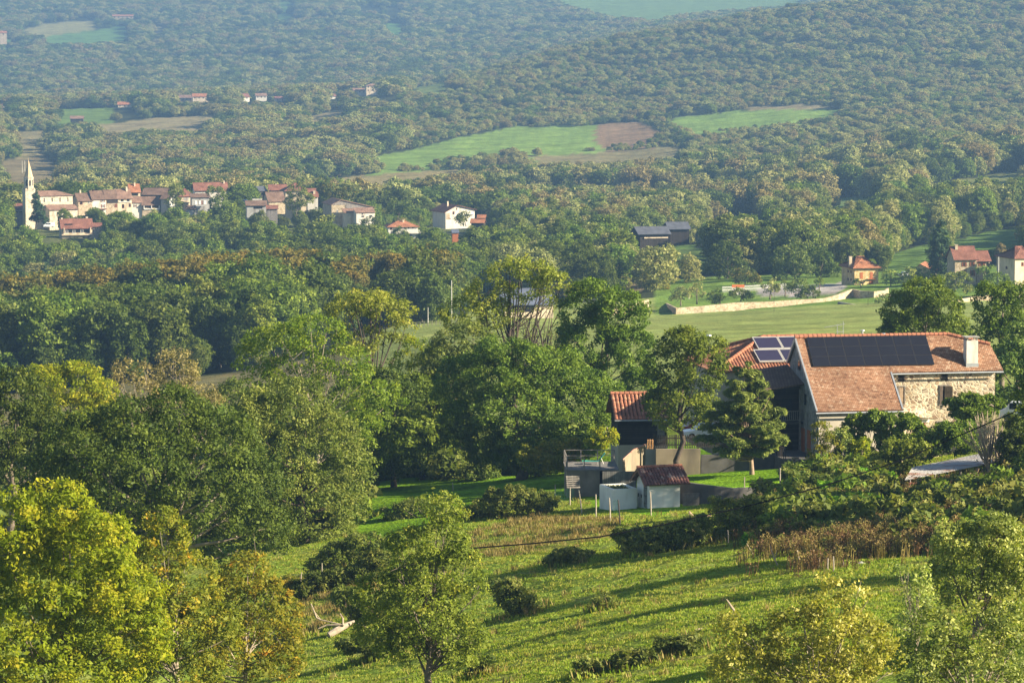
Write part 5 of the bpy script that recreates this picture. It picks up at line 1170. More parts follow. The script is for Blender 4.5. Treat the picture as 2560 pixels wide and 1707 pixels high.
    # sun lounger
    q = empty('sun_lounger', P+Matrix.Rotation(R(2),3,'Z') @ Vector((2.6,3.5,zt)), R(2), 'turquoise sun lounger with raised back on the deck', 'sun lounger')
    TQ = m_plain('turquoise_fabric',(.05,.30,.24),.1,4,.7); MB().box(-1.1,-.3,.28,.35,.3,.33).build('seat', TQ, q); MB().slab([(.35,-.3,.33),(.35,.3,.33),(.95,.3,1.05),(.95,-.3,1.05)],.05).build('backrest', TQ, q)
    for x in (-1.0,.3):
        for y in (-.27,.27): MB().box(x-.02,y-.02,0,x+.02,y+.02,.28).build('leg', ALU, q)
    MB().tube([(.6,0,.6),(.85,0,.02)],.02,5).build('back_strut', ALU, q)
    # wooden screen right of the deck, ramp wall with pink coping, picket fence on its wall
    P = W(1506,1214,334); h = House('board_screen','low wall of grey vertical boards between deck and shed',1506,1592,1178,1214,333,.15,4,'fence',base=1); h.walls(m_boards('grey_screen',(.10,.095,.09),(.15,.145,.14),.18))
    a, b, c = W(1557,1150,340), W(1583,1126,344), W(1614,1113,347); mb = MB(); mc = MB()
    for p, q_ in ((a,b),(b,c)):
        mb.face([(p.x,p.y,p.z-2),(q_.x,q_.y,q_.z-2),q_,p]); mb.face([(q_.x,q_.y+.35,q_.z-2),(p.x,p.y+.35,p.z-2),(p.x,p.y+.35,p.z),(q_.x,q_.y+.35,q_.z)])
        mc.slab([(p.x,p.y-.08,p.z+.09),(q_.x,q_.y-.08,q_.z+.09),(q_.x,q_.y+.43,q_.z+.09),(p.x,p.y+.43,p.z+.09)],.085)
    o = empty('ramp_wall',(0,0,0),0,'low sloping garden wall with pink tile coping','wall'); mb.build('wall', GWALL, o); mc.build('coping', m_plain('pink_coping',(.36,.19,.14),.2,3), o)
    h = House('yard_wall','pale garden wall under the picket fence behind the pine',1640,1752,1122,1165,346,.4,3,'wall',base=2); h.walls(GWALL)
    h = House('terrace_wall','low wall behind the pine trunk, its shade put in as dark colour',1753,1960,1137,1165,347,.4,3,'wall',base=2); h.walls(CONCD)  # dark concrete stands in for the shade under the pine on this stretch
    P = W(1636,1122,346.2); o = empty('picket_fence', P, R(3), 'dark picket fence standing on the pale garden wall', 'fence'); mb = MB()
    for i in range(36): mb.box(i*.165,.1,.06,i*.165+.085,.14,1.25)
    mb.box(-.05,.14,.3,5.95,.19,.4); mb.box(-.05,.14,.9,5.95,.19,1.0); mb.build('pickets', DKWOOD, o); [MB().box(x-.06,.19,-.02,x+.06,.31,1.3).build('post', DKWOOD, o) for x in (0,2,4,5.9)]
    # wood pile
    P = G(1626,347.5); P.z = W(1626,1122,347.5).z; o = empty('wood_pile', P, 0, 'small stack of split orange firewood at the end of the sloping wall', 'firewood'); rn = random.Random(4); mb = MB()
    for i in range(5):
        for j in range(3): x = -.26+j*.22+rn.uniform(-.03,.03); z = .1+i*.17; mb.tube([(x,-.25,z),(x,.25,z)], rn.uniform(.075,.1), 6)
    mb.build('logs', m_plain('split_wood',(.48,.27,.12),.3,5), o)
    # pallet leaning on the deck base
    P = G(1434,334); P.z = W(1434,1221,334).z; o = empty('pallet', P, R(10), 'grey wooden pallet leaning against the deck base', 'pallet'); mb = MB(); t = .45
    for i in range(6): z = i*.18; mb.slab([(-.6,z*t,z+.05),(.6,z*t,z+.05),(.6,(z+.11)*t,z+.16),(-.6,(z+.11)*t,z+.16)],.03)
    mb.build('slats', GREYWOOD, o); mb = MB(); [mb.slab([(x-.05,.05,.03),(x+.05,.05,.03),(x+.05,.05+1.05*t,1.08),(x-.05,.05+1.05*t,1.08)],.08) for x in (-.5,0,.5)]; mb.build('bearers', GREYWOOD, o)
    # gate
    P = W(1707,1269,319); o = empty('garden_gate', P, R(12), 'grey picket gate with diagonal brace beside the white shed', 'gate'); mb = MB()
    for i in range(13): mb.box(i*.112,-.02,.08,i*.112+.065,.01,1.25)
    mb.build('pickets', GREYWOOD, o); mb = MB(); mb.box(0,.012,.25,1.42,.05,.35); mb.box(0,.012,.95,1.42,.05,1.05); mb.prism([(0,.35),(.12,.35),(1.42,.95),(1.30,.95)],.012,.048,'y'); mb.build('brace', GREYWOOD, o)
outbuildings()
def corrugated():
    C = [W(2262,1199,318),W(2281,1168,323),W(2474,1129,329),W(2484,1156,324)]; o = empty('tin_roof_shelter', (C[0]+C[2])/2, 0, 'low shelter roofed with rusty corrugated sheets below the farmhouse', 'shelter'); base = (C[0]+C[2])/2
    a, b, c, d = [p-base for p in C]; mb = MB(); n = 420; rows = []
    for i in range(n+1):
        s = i/n; p, q = a*(1-s)+d*s, b*(1-s)+c*s; z = Vector((0,0,.035*math.sin(i*1.1))); rows.append((p+z, q+z))
    for i in range(n): mb.face([rows[i][0],rows[i+1][0],rows[i+1][1],rows[i][1]])
    m, nt, out = newmat('rusty_sheet'); tc = N(nt,'TexCoord'); mp = N(nt,'Mapping'); mp.inputs['Scale'].default_value = (.35,1.6,1); mp.inputs['Rotation'].default_value = (0,0,R(-25)); nt.links.new(tc.outputs['Object'], mp.inputs[0])
    n1 = N(nt,'TexNoise',i_Scale=.8,i_Detail=6.0); nt.links.new(mp.outputs[0], n1.inputs['Vector']); r1 = ramp(nt,[(.3,(.40,.385,.37)),(.56,(.58,.56,.54)),(.60,(.30,.13,.07)),(.75,(.22,.085,.05))]); nt.links.new(n1.outputs[0], r1.inputs[0]); princ(nt,out,r1.outputs[0],.6,.3,.15)
    s = mb.build('roof_sheet', m, o); md = s.modifiers.new('thick','SOLIDIFY'); md.thickness = .03
    mb = MB()
    for s_ in (.06,.34,.62,.92):
        p, q = a*(1-s_)+d*s_, b*(1-s_)+c*s_; mb.tube([p+Vector((0,.15,-.05)), p+Vector((0,.15,-2.2))],.07,5); mb.tube([q+Vector((0,-.1,-.05)), q+Vector((0,-.1,-2.2))],.07,5)
    mb.build('post', GREYWOOD, o)
    rn = random.Random(8)
    for nm, lab, u, v, D, n, mats, sz, cat in (('tile_heap','heap of broken orange roof tiles under the edge of the tin roof',2305,1212,318,70,PANT,.34,'tiles'),('rubble_heap','heap of brown rubble and old boards below the bare trees',2440,1200,318,110,m_plain('rubble',(.24,.16,.10),.4,3),.42,'rubble'),('board_heap','pile of old grey boards at the right below the bare trees',2520,1245,312,50,GREYWOOD,.30,'boards')):
        P = G(u, D); P.z = max(P.z, W(u,v,D).z-.5); o = empty(nm, P, 0, lab, cat); mb = MB(); nv = 0
        for i in range(n):
            x, y = rn.gauss(0,1.2 if nm != 'tile_heap' else .8), rn.gauss(0,.7); z = max(0,.9-.35*abs(x)-.5*abs(y))*rn.uniform(.3,1)+.12; L = sz*rn.uniform(.6,1.6)*(3 if nm == 'board_heap' else 1); wd = sz*rn.uniform(.3,.6); e = Vector((rn.uniform(-1,1),rn.uniform(-1,1),rn.uniform(-.5,.5))).normalized(); f = e.cross(Vector((0,0,1))+Vector((rn.uniform(-.5,.5),rn.uniform(-.5,.5),0))).normalized(); c_ = Vector((x,y,z))
            mb.slab([c_-e*L/2-f*wd/2,c_+e*L/2-f*wd/2,c_+e*L/2+f*wd/2,c_-e*L/2+f*wd/2],.05)
        mb.build('pieces', mats, o)
corrugated()
def vehicle(name, label, P, rz, L, Wd, H, paint, van=True, cat='van'):
    """small car or van: bodied shell with glazing, wheels and lamps"""
    o = empty(name, P, rz, label, cat)
    prof = [(0,.35),(L,.35),(L,H*.62),(L*.97,H*.95),(L*.93,H),(L*.27,H),(L*.13,H*.62),(L*.02,H*.55)] if van else [(0,.32),(L,.32),(L,H*.60),(L*.86,H*.66),(L*.74,H),(L*.40,H),(L*.25,H*.64),(L*.03,H*.55)]
    b = MB().prism(prof, -Wd/2, Wd/2, 'y').build('body', paint, o); md = b.modifiers.new('bevel','BEVEL'); md.width = .08; md.segments = 2; md.limit_method = 'ANGLE'
    z0, z1 = H*.64, H*.92
    for y in (-Wd/2-.012, Wd/2+.012):
        xs = [(L*.24,L*.40),(L*.43,L*.62)] if van else [(L*.33,L*.50),(L*.52,L*.70)]
        for a, c in xs: MB().box(a,y-.01,z0,c,y+.01,z1).build('side_window', GLASS, o)
    mb = MB(); x0, x1 = (L*.14,L*.26) if van else (L*.27,L*.39); mb.face([(x0-.03,-Wd*.44,z0+.02),(x0-.03,Wd*.44,z0+.02),(x1-.03,Wd*.42,H*.96),(x1-.03,-Wd*.42,H*.96)]); mb.build('windscreen', GLASS, o)
    for y in (-Wd*.36, Wd*.36): MB().box(-.02,y-.16,H*.38,.04,y+.16,H*.48).build('headlight', METAL, o); MB().box(L-.03,y-.1,H*.42,L+.015,y+.1,H*.55).build('tail_light', m_tl, o)
    for x in (L*.2, L*.8):
        for y in (-Wd/2+.08, Wd/2-.08):
            w_ = MB().tube([(x,y-.11,.33),(x,y+.11,.33)],.33,16).build('wheel', DKRUB, o); MB().tube([(x,y-.12,.33),(x,y+.12,.33)],.19,12).build('rim', ALU, w_)
    return o
m_tl = m_plain('red_lamp',(.35,.02,.015),.05,4,.3,.5); DKRUB = m_plain('rubber',(.02,.02,.02),.2,4,.8)
PW = m_plain('white_car_paint',(.80,.80,.80),.03,1,.25,.5); PR = m_plain('red_car_paint',(.30,.03,.03),.05,1,.25,.5); PB = m_plain('blue_car_paint',(.05,.10,.22),.05,1,.25,.5); PG = m_plain('silver_car_paint',(.45,.46,.48),.05,1,.25,.5)
def at_uv(u, v, D): return W(u, v, D)
vehicle('parked_van','white van parked beyond the right end of the farmhouse',W(2500,1052,352),R(-20),4.4,1.8,1.95,PW)
vehicle('parked_car','white car behind the picket fence left of the pine',W(1704,1098,352),R(6),4.1,1.7,1.45,PW,False,'car')
vehicle('parked_car','red car behind the white car at the picket fence',W(1690,1087,357),R(10),4.1,1.7,1.45,PR,False,'car')
vehicle('parked_van','tiny white van parked under the conifer by the church',W(108,569,1612),R(8),4.9,1.9,2.1,PW)
vehicle('parked_car','blue car parked beside the long garage house in the village',W(599,508,1660),R(0),4.2,1.7,1.45,PB,False,'car')
vehicle('parked_car','silver car parked between yellow house and orange garage',W(2243,692,1075),R(10),4.2,1.7,1.45,PG,False,'car')
# ------------------------------------------------------------------ trees and bushes round the farm
def near_vegetation():
    T = near_tree
    T(1,'yellow_tree','big yellow-green tree filling the bottom left corner','tree',130,200,[(40,1330,100,115),(135,1320,105,105),(235,1370,100,95),(130,1480,190,150),(300,1480,105,100),(60,1620,170,150),(250,1620,140,140),(350,1600,80,90),(150,1720,210,120)],LF['yellow'],BARK,.62,.20,58,.3,n_limb=24)
    T(2,'autumn_tree','tall golden-olive tree with orange leaves right of the big yellow tree','tree',430,216,[(410,1340,55,72),(395,1420,80,80),(460,1470,90,85),(430,1560,95,95),(500,1590,110,95),(440,1680,110,80)],LF['gold'],BARK_PALE,.5,.18,40,.2,n_limb=26,twig=1)
    T(3,'autumn_tree','lower golden-olive tree leaning over the slope right of the taller one','tree',620,222,[(615,1440,62,58),(645,1500,80,70),(590,1520,80,70),(660,1600,95,80),(580,1640,110,80),(700,1650,55,60)],LF['gold'],BARK_PALE,.5,.18,34,.18,n_limb=26,twig=1)
    T(4,'oak_tree','huge dark oak with bare grey inner branches, left of the lawn','tree',420,290,[(430,1045,85,72),(330,1080,110,85),(540,1110,100,85),(215,1130,110,95),(340,1180,160,120,-1.5),(520,1215,150,120,-1.5),(640,1220,85,95),(150,1215,95,105),(560,1320,130,90),(650,1330,75,75),(280,1290,120,90)],LF['oak'],BARK_PALE,.85,.22,72,.55,n_limb=30,twig=2)
    T(5,'dark_tree','dark green tree at the left edge behind the oak','tree',20,330,[(35,1000,70,75),(15,1090,105,105),(90,1170,95,95),(100,1060,50,60)],LF['oak'],BARK,.8,.24,60,.4)
    T(6,'yellow_tree','bright yellow-green tree rising behind the oak','tree',180,400,[(110,965,58,52),(190,965,80,55),(250,1000,50,60),(150,1040,105,65),(220,1060,70,60)],LF['yellow'],BARK,.8,.26,52,.3)
    T(7,'bare_brown_tree','thin brownish tree right of the bright yellow one','tree',335,420,[(330,960,58,62),(350,1010,60,50)],LF['brown'],BARK_PALE,.7,.22,22,.2,twig=2,n_limb=22)
    T(8,'bare_brown_tree','taller half-bare brown tree with forked twigs behind the oak','tree',450,425,[(440,925,52,58),(490,985,45,45),(430,985,50,50),(520,1000,30,30)],LF['brown'],BARK_PALE,.7,.22,22,.22,twig=2,n_limb=26)
    T(9,'walnut_tree','broad olive-green tree at the left end of the lawn','tree',760,328,[(720,1030,95,80),(640,1060,70,85),(800,1110,100,95),(710,1160,110,100,-1),(850,1190,80,90),(770,1260,110,95,-1),(700,1330,75,60),(870,1260,50,60)],LF['walnut'],BARK_DARK,.8,.22,62,.4,n_limb=20)
    T(10,'locust_tree','pale feathery tree with bare white twigs above the olive tree','tree',790,352,[(690,860,75,42),(780,835,85,45),(630,910,50,45),(850,920,80,60),(750,930,85,50),(640,960,45,40),(940,1000,70,50),(880,1060,75,50)],LF['locust'],BARK_PALE,.7,.24,34,.28,sparse=.72,twig=2,n_limb=34,fork=.3)
    T(11,'locust_tree','flat-topped tree with dark forked trunk against the meadow','tree',935,405,[(905,755,75,30),(975,775,62,32),(855,785,40,32),(1005,825,38,30),(930,850,60,30),(880,850,40,30)],LF['ash'],BARK_DARK,.75,.25,36,.34,sparse=.8,twig=1,n_limb=24,fork=.3)
    T(12,'dark_tree','slim dark tree between the flat-topped tree and the round mass','tree',1100,398,[(1090,960,38,60),(1115,1020,45,60),(1060,1060,45,40)],LF['bramble'],BARK_DARK,.7,.24,44,.2)
    T(13,'yellow_bush_tree','small yellow-green tree right of the flat-topped tree','tree',1045,400,[(1040,880,40,30),(1010,910,35,30),(1065,905,25,25)],LF['yellow'],BARK_PALE,.6,.22,30,.12,sparse=.8)
    T(14,'tall_tree','tall tree with yellowish flat top over bare lower branches','tree',1295,412,[(1305,688,88,38),(1385,718,52,34),(1330,725,55,34),(1215,740,62,45),(1165,790,65,45),(1240,790,40,35)],LF['ash'],BARK_DARK,.8,.26,36,.42,sparse=.8,twig=2,n_limb=34,fork=.25)
    T(15,'bare_brown_tree','nearly leafless tree with spreading black branches in the tree group','tree',1350,406,[(1360,805,75,48),(1300,845,50,30),(1400,830,40,40)],LF['walnut'],BARK_DARK,.8,.2,8,.3,sparse=.5,twig=3,n_limb=40,fork=.2)
    T(16,'dense_tree','tall dense green tree right of the leafless one','tree',1510,400,[(1490,745,62,45),(1450,790,50,55),(1550,785,70,62),(1480,860,80,75),(1565,880,70,75),(1450,930,50,60),(1600,960,40,60)],LF['green'],BARK,.8,.25,70,.42)
    T(17,'dark_tree','dark tree with orange-brown top at the left of the tree group','tree',1140,396,[(1160,860,70,55),(1110,905,50,50),(1150,950,75,70),(1080,980,50,60),(1110,1060,70,60),(1180,1100,60,50)],LF['walnut'],BARK_DARK,.75,.24,56,.3)
    T(18,'round_tree','great rounded green tree mass behind the deck','tree',1300,376,[(1330,1130,120,45),(1230,1130,70,40),(1440,1120,70,40),(1270,925,110,82),(1190,975,105,85),(1375,955,115,85),(1290,1040,150,90,-1.5),(1430,1030,100,85),(1180,1060,85,70),(1390,1105,110,60,-1),(1490,1010,70,80)],LF['green'],BARK,.8,.23,74,.5)
    T(19,'locust_tree','dark green tree with lighter tips left of the pine','tree',1700,345,[(1710,870,60,48),(1675,930,62,62),(1745,935,60,70),(1700,1010,85,55),(1655,1030,40,45),(1775,890,42,50)],LF['green'],BARK_DARK,.7,.22,60,.3,n_limb=20)
    T(20,'tree','full green tree behind the right part of the farmhouse roof','tree',2310,420,[(2310,735,55,42),(2265,780,55,52),(2350,780,62,48),(2310,830,95,55),(2390,840,38,45),(2235,835,38,35)],LF['green'],BARK,.75,.25,64,.34)
    T(21,'tree','tree with upright yellow-green tips at the right edge','tree',2500,412,[(2475,760,40,50),(2515,770,45,55),(2550,770,45,55),(2470,850,45,60),(2520,860,60,80)],LF['green'],BARK,.7,.25,58,.34)
    T(22,'pine_tree','dark needle tree at the right edge beside the farmhouse gable','tree',2545,385,[(2530,930,55,75),(2520,1010,45,50),(2560,1050,60,80),(2550,860,40,50)],LF['pine'],BARK,.7,.30,60,.35,aspect=3.5)
    # the pine: tiers of branches that end in flat needle pads
    rg = np.random.default_rng(23); pl = [(1871,914,7,9,0),(1870,930,9,8,0)]
    for v,L_ in ((936,24),(962,42),(988,58),(1014,72),(1042,90),(1070,106),(1098,104),(1126,74)):
        nb = 7 if L_ > 50 else 4; a0 = rg.uniform(0,6.28)
        for b_ in range(nb):
            an = a0+b_*6.28/nb+rg.normal(0,.25); le = L_*rg.uniform(.62,1.15)*(1.12 if math.cos(an) < 0 else 1.0); up_ = rg.uniform(-3,9)
            for t_ in ((.97,.70,.45) if le > 55 else (.9,.55)):
                s = (10+.065*L_)*rg.uniform(.75,1.3)
                pl.append((1868+math.cos(an)*le*t_, v-up_*t_*t_+rg.normal(0,3), s*1.15, s*.50, math.sin(an)*le*t_/28.7))
    T(23,'pine_tree','single pine with layered branches on the lawn before the farmhouse','tree',1880,334,pl,LF['pine'],m_plain('pine_bark',(.26,.19,.14),.3,3,.95,.1,bump=.6),.26,.22,26,.24,base_v=1200,aspect=3.6,up=.8,rnd=.45,flat=.75,n_limb=90,shell=.4,keep_low=.15)
    T(24,'young_ash','young ash with pale forked stems standing in the pasture foreground','tree',1077,207,[(1105,1275,50,42),(1090,1350,80,55),(1020,1390,60,55),(1150,1420,55,58),(1085,1440,85,62),(955,1490,72,58),(1050,1510,95,75,-.8),(1165,1500,48,62),(950,1575,62,50),(1080,1585,115,58),(1175,1590,45,45),(1010,1620,60,34),(1140,1640,50,26)],LF['ash'],BARK,.5,.16,46,.20,sparse=.85,twig=2,n_limb=44,fork=.14)
    T(29,'dark_tree','dark tree below the flat-topped tree at the back of the lawn','tree',985,384,[(960,980,45,60),(1010,1010,45,60),(950,1070,55,60),(1030,1080,50,60),(985,1140,70,50)],LF['oak'],BARK_DARK,.75,.24,54,.3)
    T(50,'green_tree','full green tree low between the flat-topped tree and the round mass','tree',1060,392,[(1030,985,50,50),(1070,1030,60,60),(1020,1080,50,60),(1090,1110,55,50)],LF['green'],BARK_DARK,.75,.24,58,.3)
    T(51,'green_tree','leafy green tree below the feathery pale one','tree',900,372,[(880,1000,60,45),(920,1060,60,60),(880,1110,60,60),(930,1140,45,45)],LF['green'],BARK_DARK,.75,.24,58,.3)
    T(53,'green_tree','olive tree between the brown trees and the feathery pale one','tree',560,440,[(545,1010,45,40),(590,1000,50,45),(620,1040,50,40),(540,1060,50,40)],LF['walnut'],BARK,.8,.26,50,.25)
    T(54,'green_tree','low green tree behind the right shoulder of the oak','tree',500,432,[(490,1030,45,36),(540,1045,40,34),(450,1020,40,30)],LF['green'],BARK,.8,.26,50,.25)
    # trees just outside the frame, whose shadows fall across the pasture and the farmyard
    for i,(u,v,back,h,r,lab) in enumerate(((2040,1405,24,12,2.6,'tree beyond the right edge shading the upper pasture'),(2250,1455,20,10,2.2,'tree beyond the right edge shading the lower pasture'),(2200,1340,15,14,4.6,'tree beyond the right edge above the weedy bank'),(1660,1271,36,16.5,5.2,'tall tree beyond the right edge above the board pile'),(2330,1290,14,14,4.6,'bushy tree beyond the right edge beside the board pile'))):
        D = Dat(u, v); P = G(u, D); q = P.x+back*math.sin(R(SUN_AZ)), P.y+back*math.cos(R(SUN_AZ)); zz = gz(*q); uu, vv = PX((q[0],q[1],zz)); k = F/q[1]
        T(30+i,'tree',lab,'tree',uu,q[1],[(uu,vv-h*.62*k,r*k,h*.36*k),(uu-r*.5*k,vv-h*.4*k,r*.7*k,h*.25*k),(uu+r*.5*k,vv-h*.45*k,r*.7*k,h*.25*k),(uu,vv-h*.22*k,r*.8*k,h*.2*k)],LF['green'],BARK,.8,.26,60,.3)
    # shrubs at the bottom right
    T(25,'olive_shrub','tall golden-olive shrub with pale shining leaves at the bottom right','shrub',2050,152,[(2060,1520,60,75),(2140,1490,40,60),(2100,1590,110,80),(1990,1600,85,80),(1900,1610,70,60),(1850,1670,85,60),(2000,1690,190,80),(2170,1640,80,80),(1830,1560,35,35)],LF['silver'],BARK_PALE,.42,.135,40,.14,sparse=.85,n_limb=46,twig=1,fork=.05,droop=-.3)
    T(26,'dark_shrub','dense dark green shrub at the right edge of the pasture','shrub',2440,176,[(2400,1370,75,65),(2490,1350,70,60),(2540,1400,60,80),(2430,1450,100,85),(2520,1490,80,70)],LF['sage'],BARK,.48,.15,60,.16,n_limb=20,fork=.1)
    T(27,'sapling','slim grey-green sapling between the olive shrub and the dark shrub','sapling',2285,172,[(2280,1430,42,45),(2290,1500,45,55),(2265,1560,42,45)],LF['sage'],BARK_PALE,.4,.13,24,.08,sparse=.7,n_limb=24,twig=2,fork=.15)
    T(28,'pale_shrub','pale yellow-leaved shrub filling the bottom right corner','shrub',2430,143,[(2340,1590,75,60),(2450,1600,90,75),(2530,1580,60,70),(2300,1660,80,60),(2420,1690,170,70)],LF['sage'],BARK_PALE,.42,.135,40,.14,sparse=.85,n_limb=46,twig=1,fork=.05)
    B = bush
    bl = LF['bramble']
    B(40,'bright_bush','bright fresh-green bush mound at the back of the lawn','bush',1090,Dat(1090,1192),[(1100,1135,80,36),(1170,1150,60,32),(1040,1150,55,36),(990,1165,40,28)],LF['bright'],.6,.2,60)
    B(41,'bush','olive bush right of the bright green mound','bush',1260,Dat(1260,1184),[(1250,1130,55,45),(1310,1140,50,35),(1220,1165,40,22)],LF['walnut'],.6,.2,50)
    B(42,'bush','dark bush behind the bright green mound','bush',1000,372,[(1000,1090,60,45),(1060,1085,50,40),(1140,1080,50,35)],LF['green'],.6,.22,50)
    B(43,'yellow_bush','small golden-yellow bush behind the deck railing','bush',1510,352,[(1515,1092,26,24),(1490,1105,24,20)],LF['yellow'],.4,.17,44)
    B(44,'bush','mixed green bushes under the trees left of the deck','bush',1380,360,[(1350,1150,45,28),(1390,1135,45,35)],LF['gold'],.5,.2,44)
    B(45,'climber','leafy climbing vine hanging on the pale house wall','climber',2150,342,[(2140,1050,22,14),(2172,1056,26,17),(2120,1078,14,22),(2150,1110,18,24),(2195,1048,20,14)],LF['locust'],.35,.2,50,stems=BARK,base_v=1165)
    B(46,'climber','dense round climber at the corner of the rendered wall','climber',2250,341,[(2235,1072,44,36),(2275,1080,32,38),(2220,1105,26,24),(2265,1120,30,28)],LF['green'],.42,.2,64,stems=BARK,base_v=1170)
    B(47,'twiggy_shrub','yellowish twiggy shrub at the front corner of the farmhouse','shrub',2066,338,[(2055,1085,26,34),(2080,1120,24,34),(2050,1140,28,28)],LF['gold'],.36,.15,22,stems=BARK_PALE,sparse=.8)
    B(48,'shrub','pale-leaved upright shrub against the house wall','shrub',2110,339,[(2106,1100,18,38),(2112,1145,20,34)],LF['sage'],.34,.15,36,stems=BARK_PALE)
    B(49,'shrub','yellow-green shrub beside the pale upright shrub','shrub',2150,339,[(2150,1125,22,28),(2160,1155,24,22)],LF['yellow'],.34,.15,34,stems=BARK_PALE)
    B(50,'bush','big olive bush left of the tin roof','bush',2235,326,[(2240,1135,36,32),(2215,1175,34,32),(2262,1155,30,40),(2255,1210,30,30),(2290,1120,30,24)],LF['ash'],.42,.17,46)
    B(51,'bush','shadowed green bush above the tin roof','bush',2340,334,[(2330,1110,50,26),(2400,1105,46,24),(2300,1130,28,22),(2380,1080,40,24)],LF['green'],.45,.18,56)
    B(52,'ivy','green ivy mound on the right end of the stone wall','climber',2440,342,[(2420,1005,40,20),(2470,1010,34,18),(2400,1025,26,16),(2440,1035,50,22)],LF['green'],.4,.18,56,base_v=1100)
    B(53,'bush','dark rounded bush at the right edge above the board pile','bush',2545,322,[(2540,1110,42,56),(2530,1170,40,50),(2560,1180,40,60)],LF['oak'],.5,.18,66)
    B(54,'bush','low green bush below the tin roof','bush',2380,312,[(2360,1220,50,22),(2420,1235,50,24),(2330,1245,40,22)],LF['bramble'],.4,.17,50)
    for i,(u,v,lob,mt,lab,den) in enumerate((
      (1190,1200,[(1180,1180,36,22),(1220,1185,30,18)],'walnut','low olive bush at the lawn edge right of the bright mound',50),
      (1330,1192,[(1320,1165,40,26),(1360,1165,34,26)],'green','green bush at the lawn edge left of the deck',56),
      (950,1204,[(930,1185,34,22),(905,1175,30,30)],'green','green bush at the left end of the lawn edge',56),
      (1310,1292,[(1290,1245,52,30),(1350,1255,45,26),(1250,1262,40,22)],'bramble','bramble thicket above the dry grass left of the fence posts',46),
      (1220,1296,[(1210,1272,40,20),(1170,1285,34,16)],'bramble','low bramble patch left of the thicket',36),
      (1640,1378,[(1620,1345,60,32),(1580,1352,34,24),(1680,1340,52,34),(1730,1325,44,32)],'bramble','dark bramble mound around the old tree stump',60),
      (1820,1345,[(1840,1285,50,34),(1880,1265,34,24),(1830,1325,34,24)],'walnut','olive hazel bush below the retaining wall',40),
      (1775,1360,[(1775,1330,30,26),(1750,1345,24,16)],'bramble','dark bush in the hollow under the hazel bush',50),
      (1430,1408,[(1430,1390,46,14),(1390,1398,26,10)],'bramble','flat bramble clump in the upper pasture',50),
      (1290,1545,[(1270,1470,34,20),(1290,1500,44,26),(1310,1535,30,18)],'bramble','dark bramble strip right of the young ash',40),
      (1520,1525,[(1520,1505,22,16)],'walnut','small shrub tuft in the shadow band',34),
      (1590,1668,[(1590,1645,44,18),(1560,1655,26,12)],'bramble','rounded bramble clump near the lower edge',60),
      (1690,1640,[(1665,1618,32,16),(1710,1612,44,16),(1740,1620,24,12)],'bramble','long bramble clump right of the rounded one',48),
      (1490,1690,[(1480,1668,36,16),(1515,1672,26,12)],'bramble','bramble clump left of the rounded one near the lower edge',50),
      (1210,1690,[(1205,1665,24,22)],'bramble','small dark bush at the foot of the young ash',44),
      (830,1480,[(800,1455,34,24),(770,1480,40,26),(850,1440,40,22),(900,1425,38,22),(940,1400,34,22)],'bramble','long dark bramble bank under the hedge at the lawn edge',56),
      (860,1425,[(840,1390,40,34),(890,1370,42,34),(930,1360,30,26),(800,1410,30,24)],'walnut','hazel hedge at the lower edge of the lawn',34),
      (740,1500,[(725,1470,30,28),(745,1500,30,20)],'gold','reddish-brown bush beside the lowest fence post',36),
      (900,1560,[(880,1500,50,30),(920,1520,50,34),(950,1560,40,40)],'walnut','grey-green bush behind the young ash on the left',40),
      (930,1650,[(900,1610,46,26),(960,1625,44,26)],'bramble','dark low bush in the shade left of the young ash trunk',44),
      (730,1600,[(720,1560,34,36),(740,1600,26,24)],'gold','olive bush at the foot of the leaning golden tree',36),
      (1075,1290,[(1060,1262,60,16),(1000,1300,40,20)],'walnut','low grassy shrubs behind the top of the young ash',26),
      (2100,1300,[(2090,1265,46,18),(2160,1255,40,16)],'bright','bright nettle patch on the weedy bank',50),
      (2230,1310,[(2220,1285,50,20),(2290,1295,40,18)],'green','dark green weeds on the bank below the tin roof',50),
      (2030,1260,[(2010,1225,40,26),(2070,1215,44,24),(1970,1240,24,18)],'walnut','brownish weeds at the corner of the lawn wall',28),
      (2160,1225,[(2150,1200,44,26),(2200,1215,36,24)],'bright','green nettles below the farmhouse shrubs',46),
      (2480,1300,[(2460,1270,50,24),(2530,1275,50,30)],'bramble','dark brambles below the board pile',50),
      )):
        D = Dat(u, v); B(60+i,'bramble_bush' if mt == 'bramble' else 'bush',lab,'bush',u,D,lob,LF[mt],.36,.15,den,stems=None if mt=='bramble' else BARK)
    # orchard and gardens by the yellow house, village trees
    M = lambda seed,nm,lab,u,D,vb,lob,mt,**k: T(seed,nm,lab,'tree',u,D,lob,LF[mt],BARK,.9 if D < 1200 else 1.2,.36 if D < 1200 else .5,30,.2,base_v=vb,n_limb=10,**k)
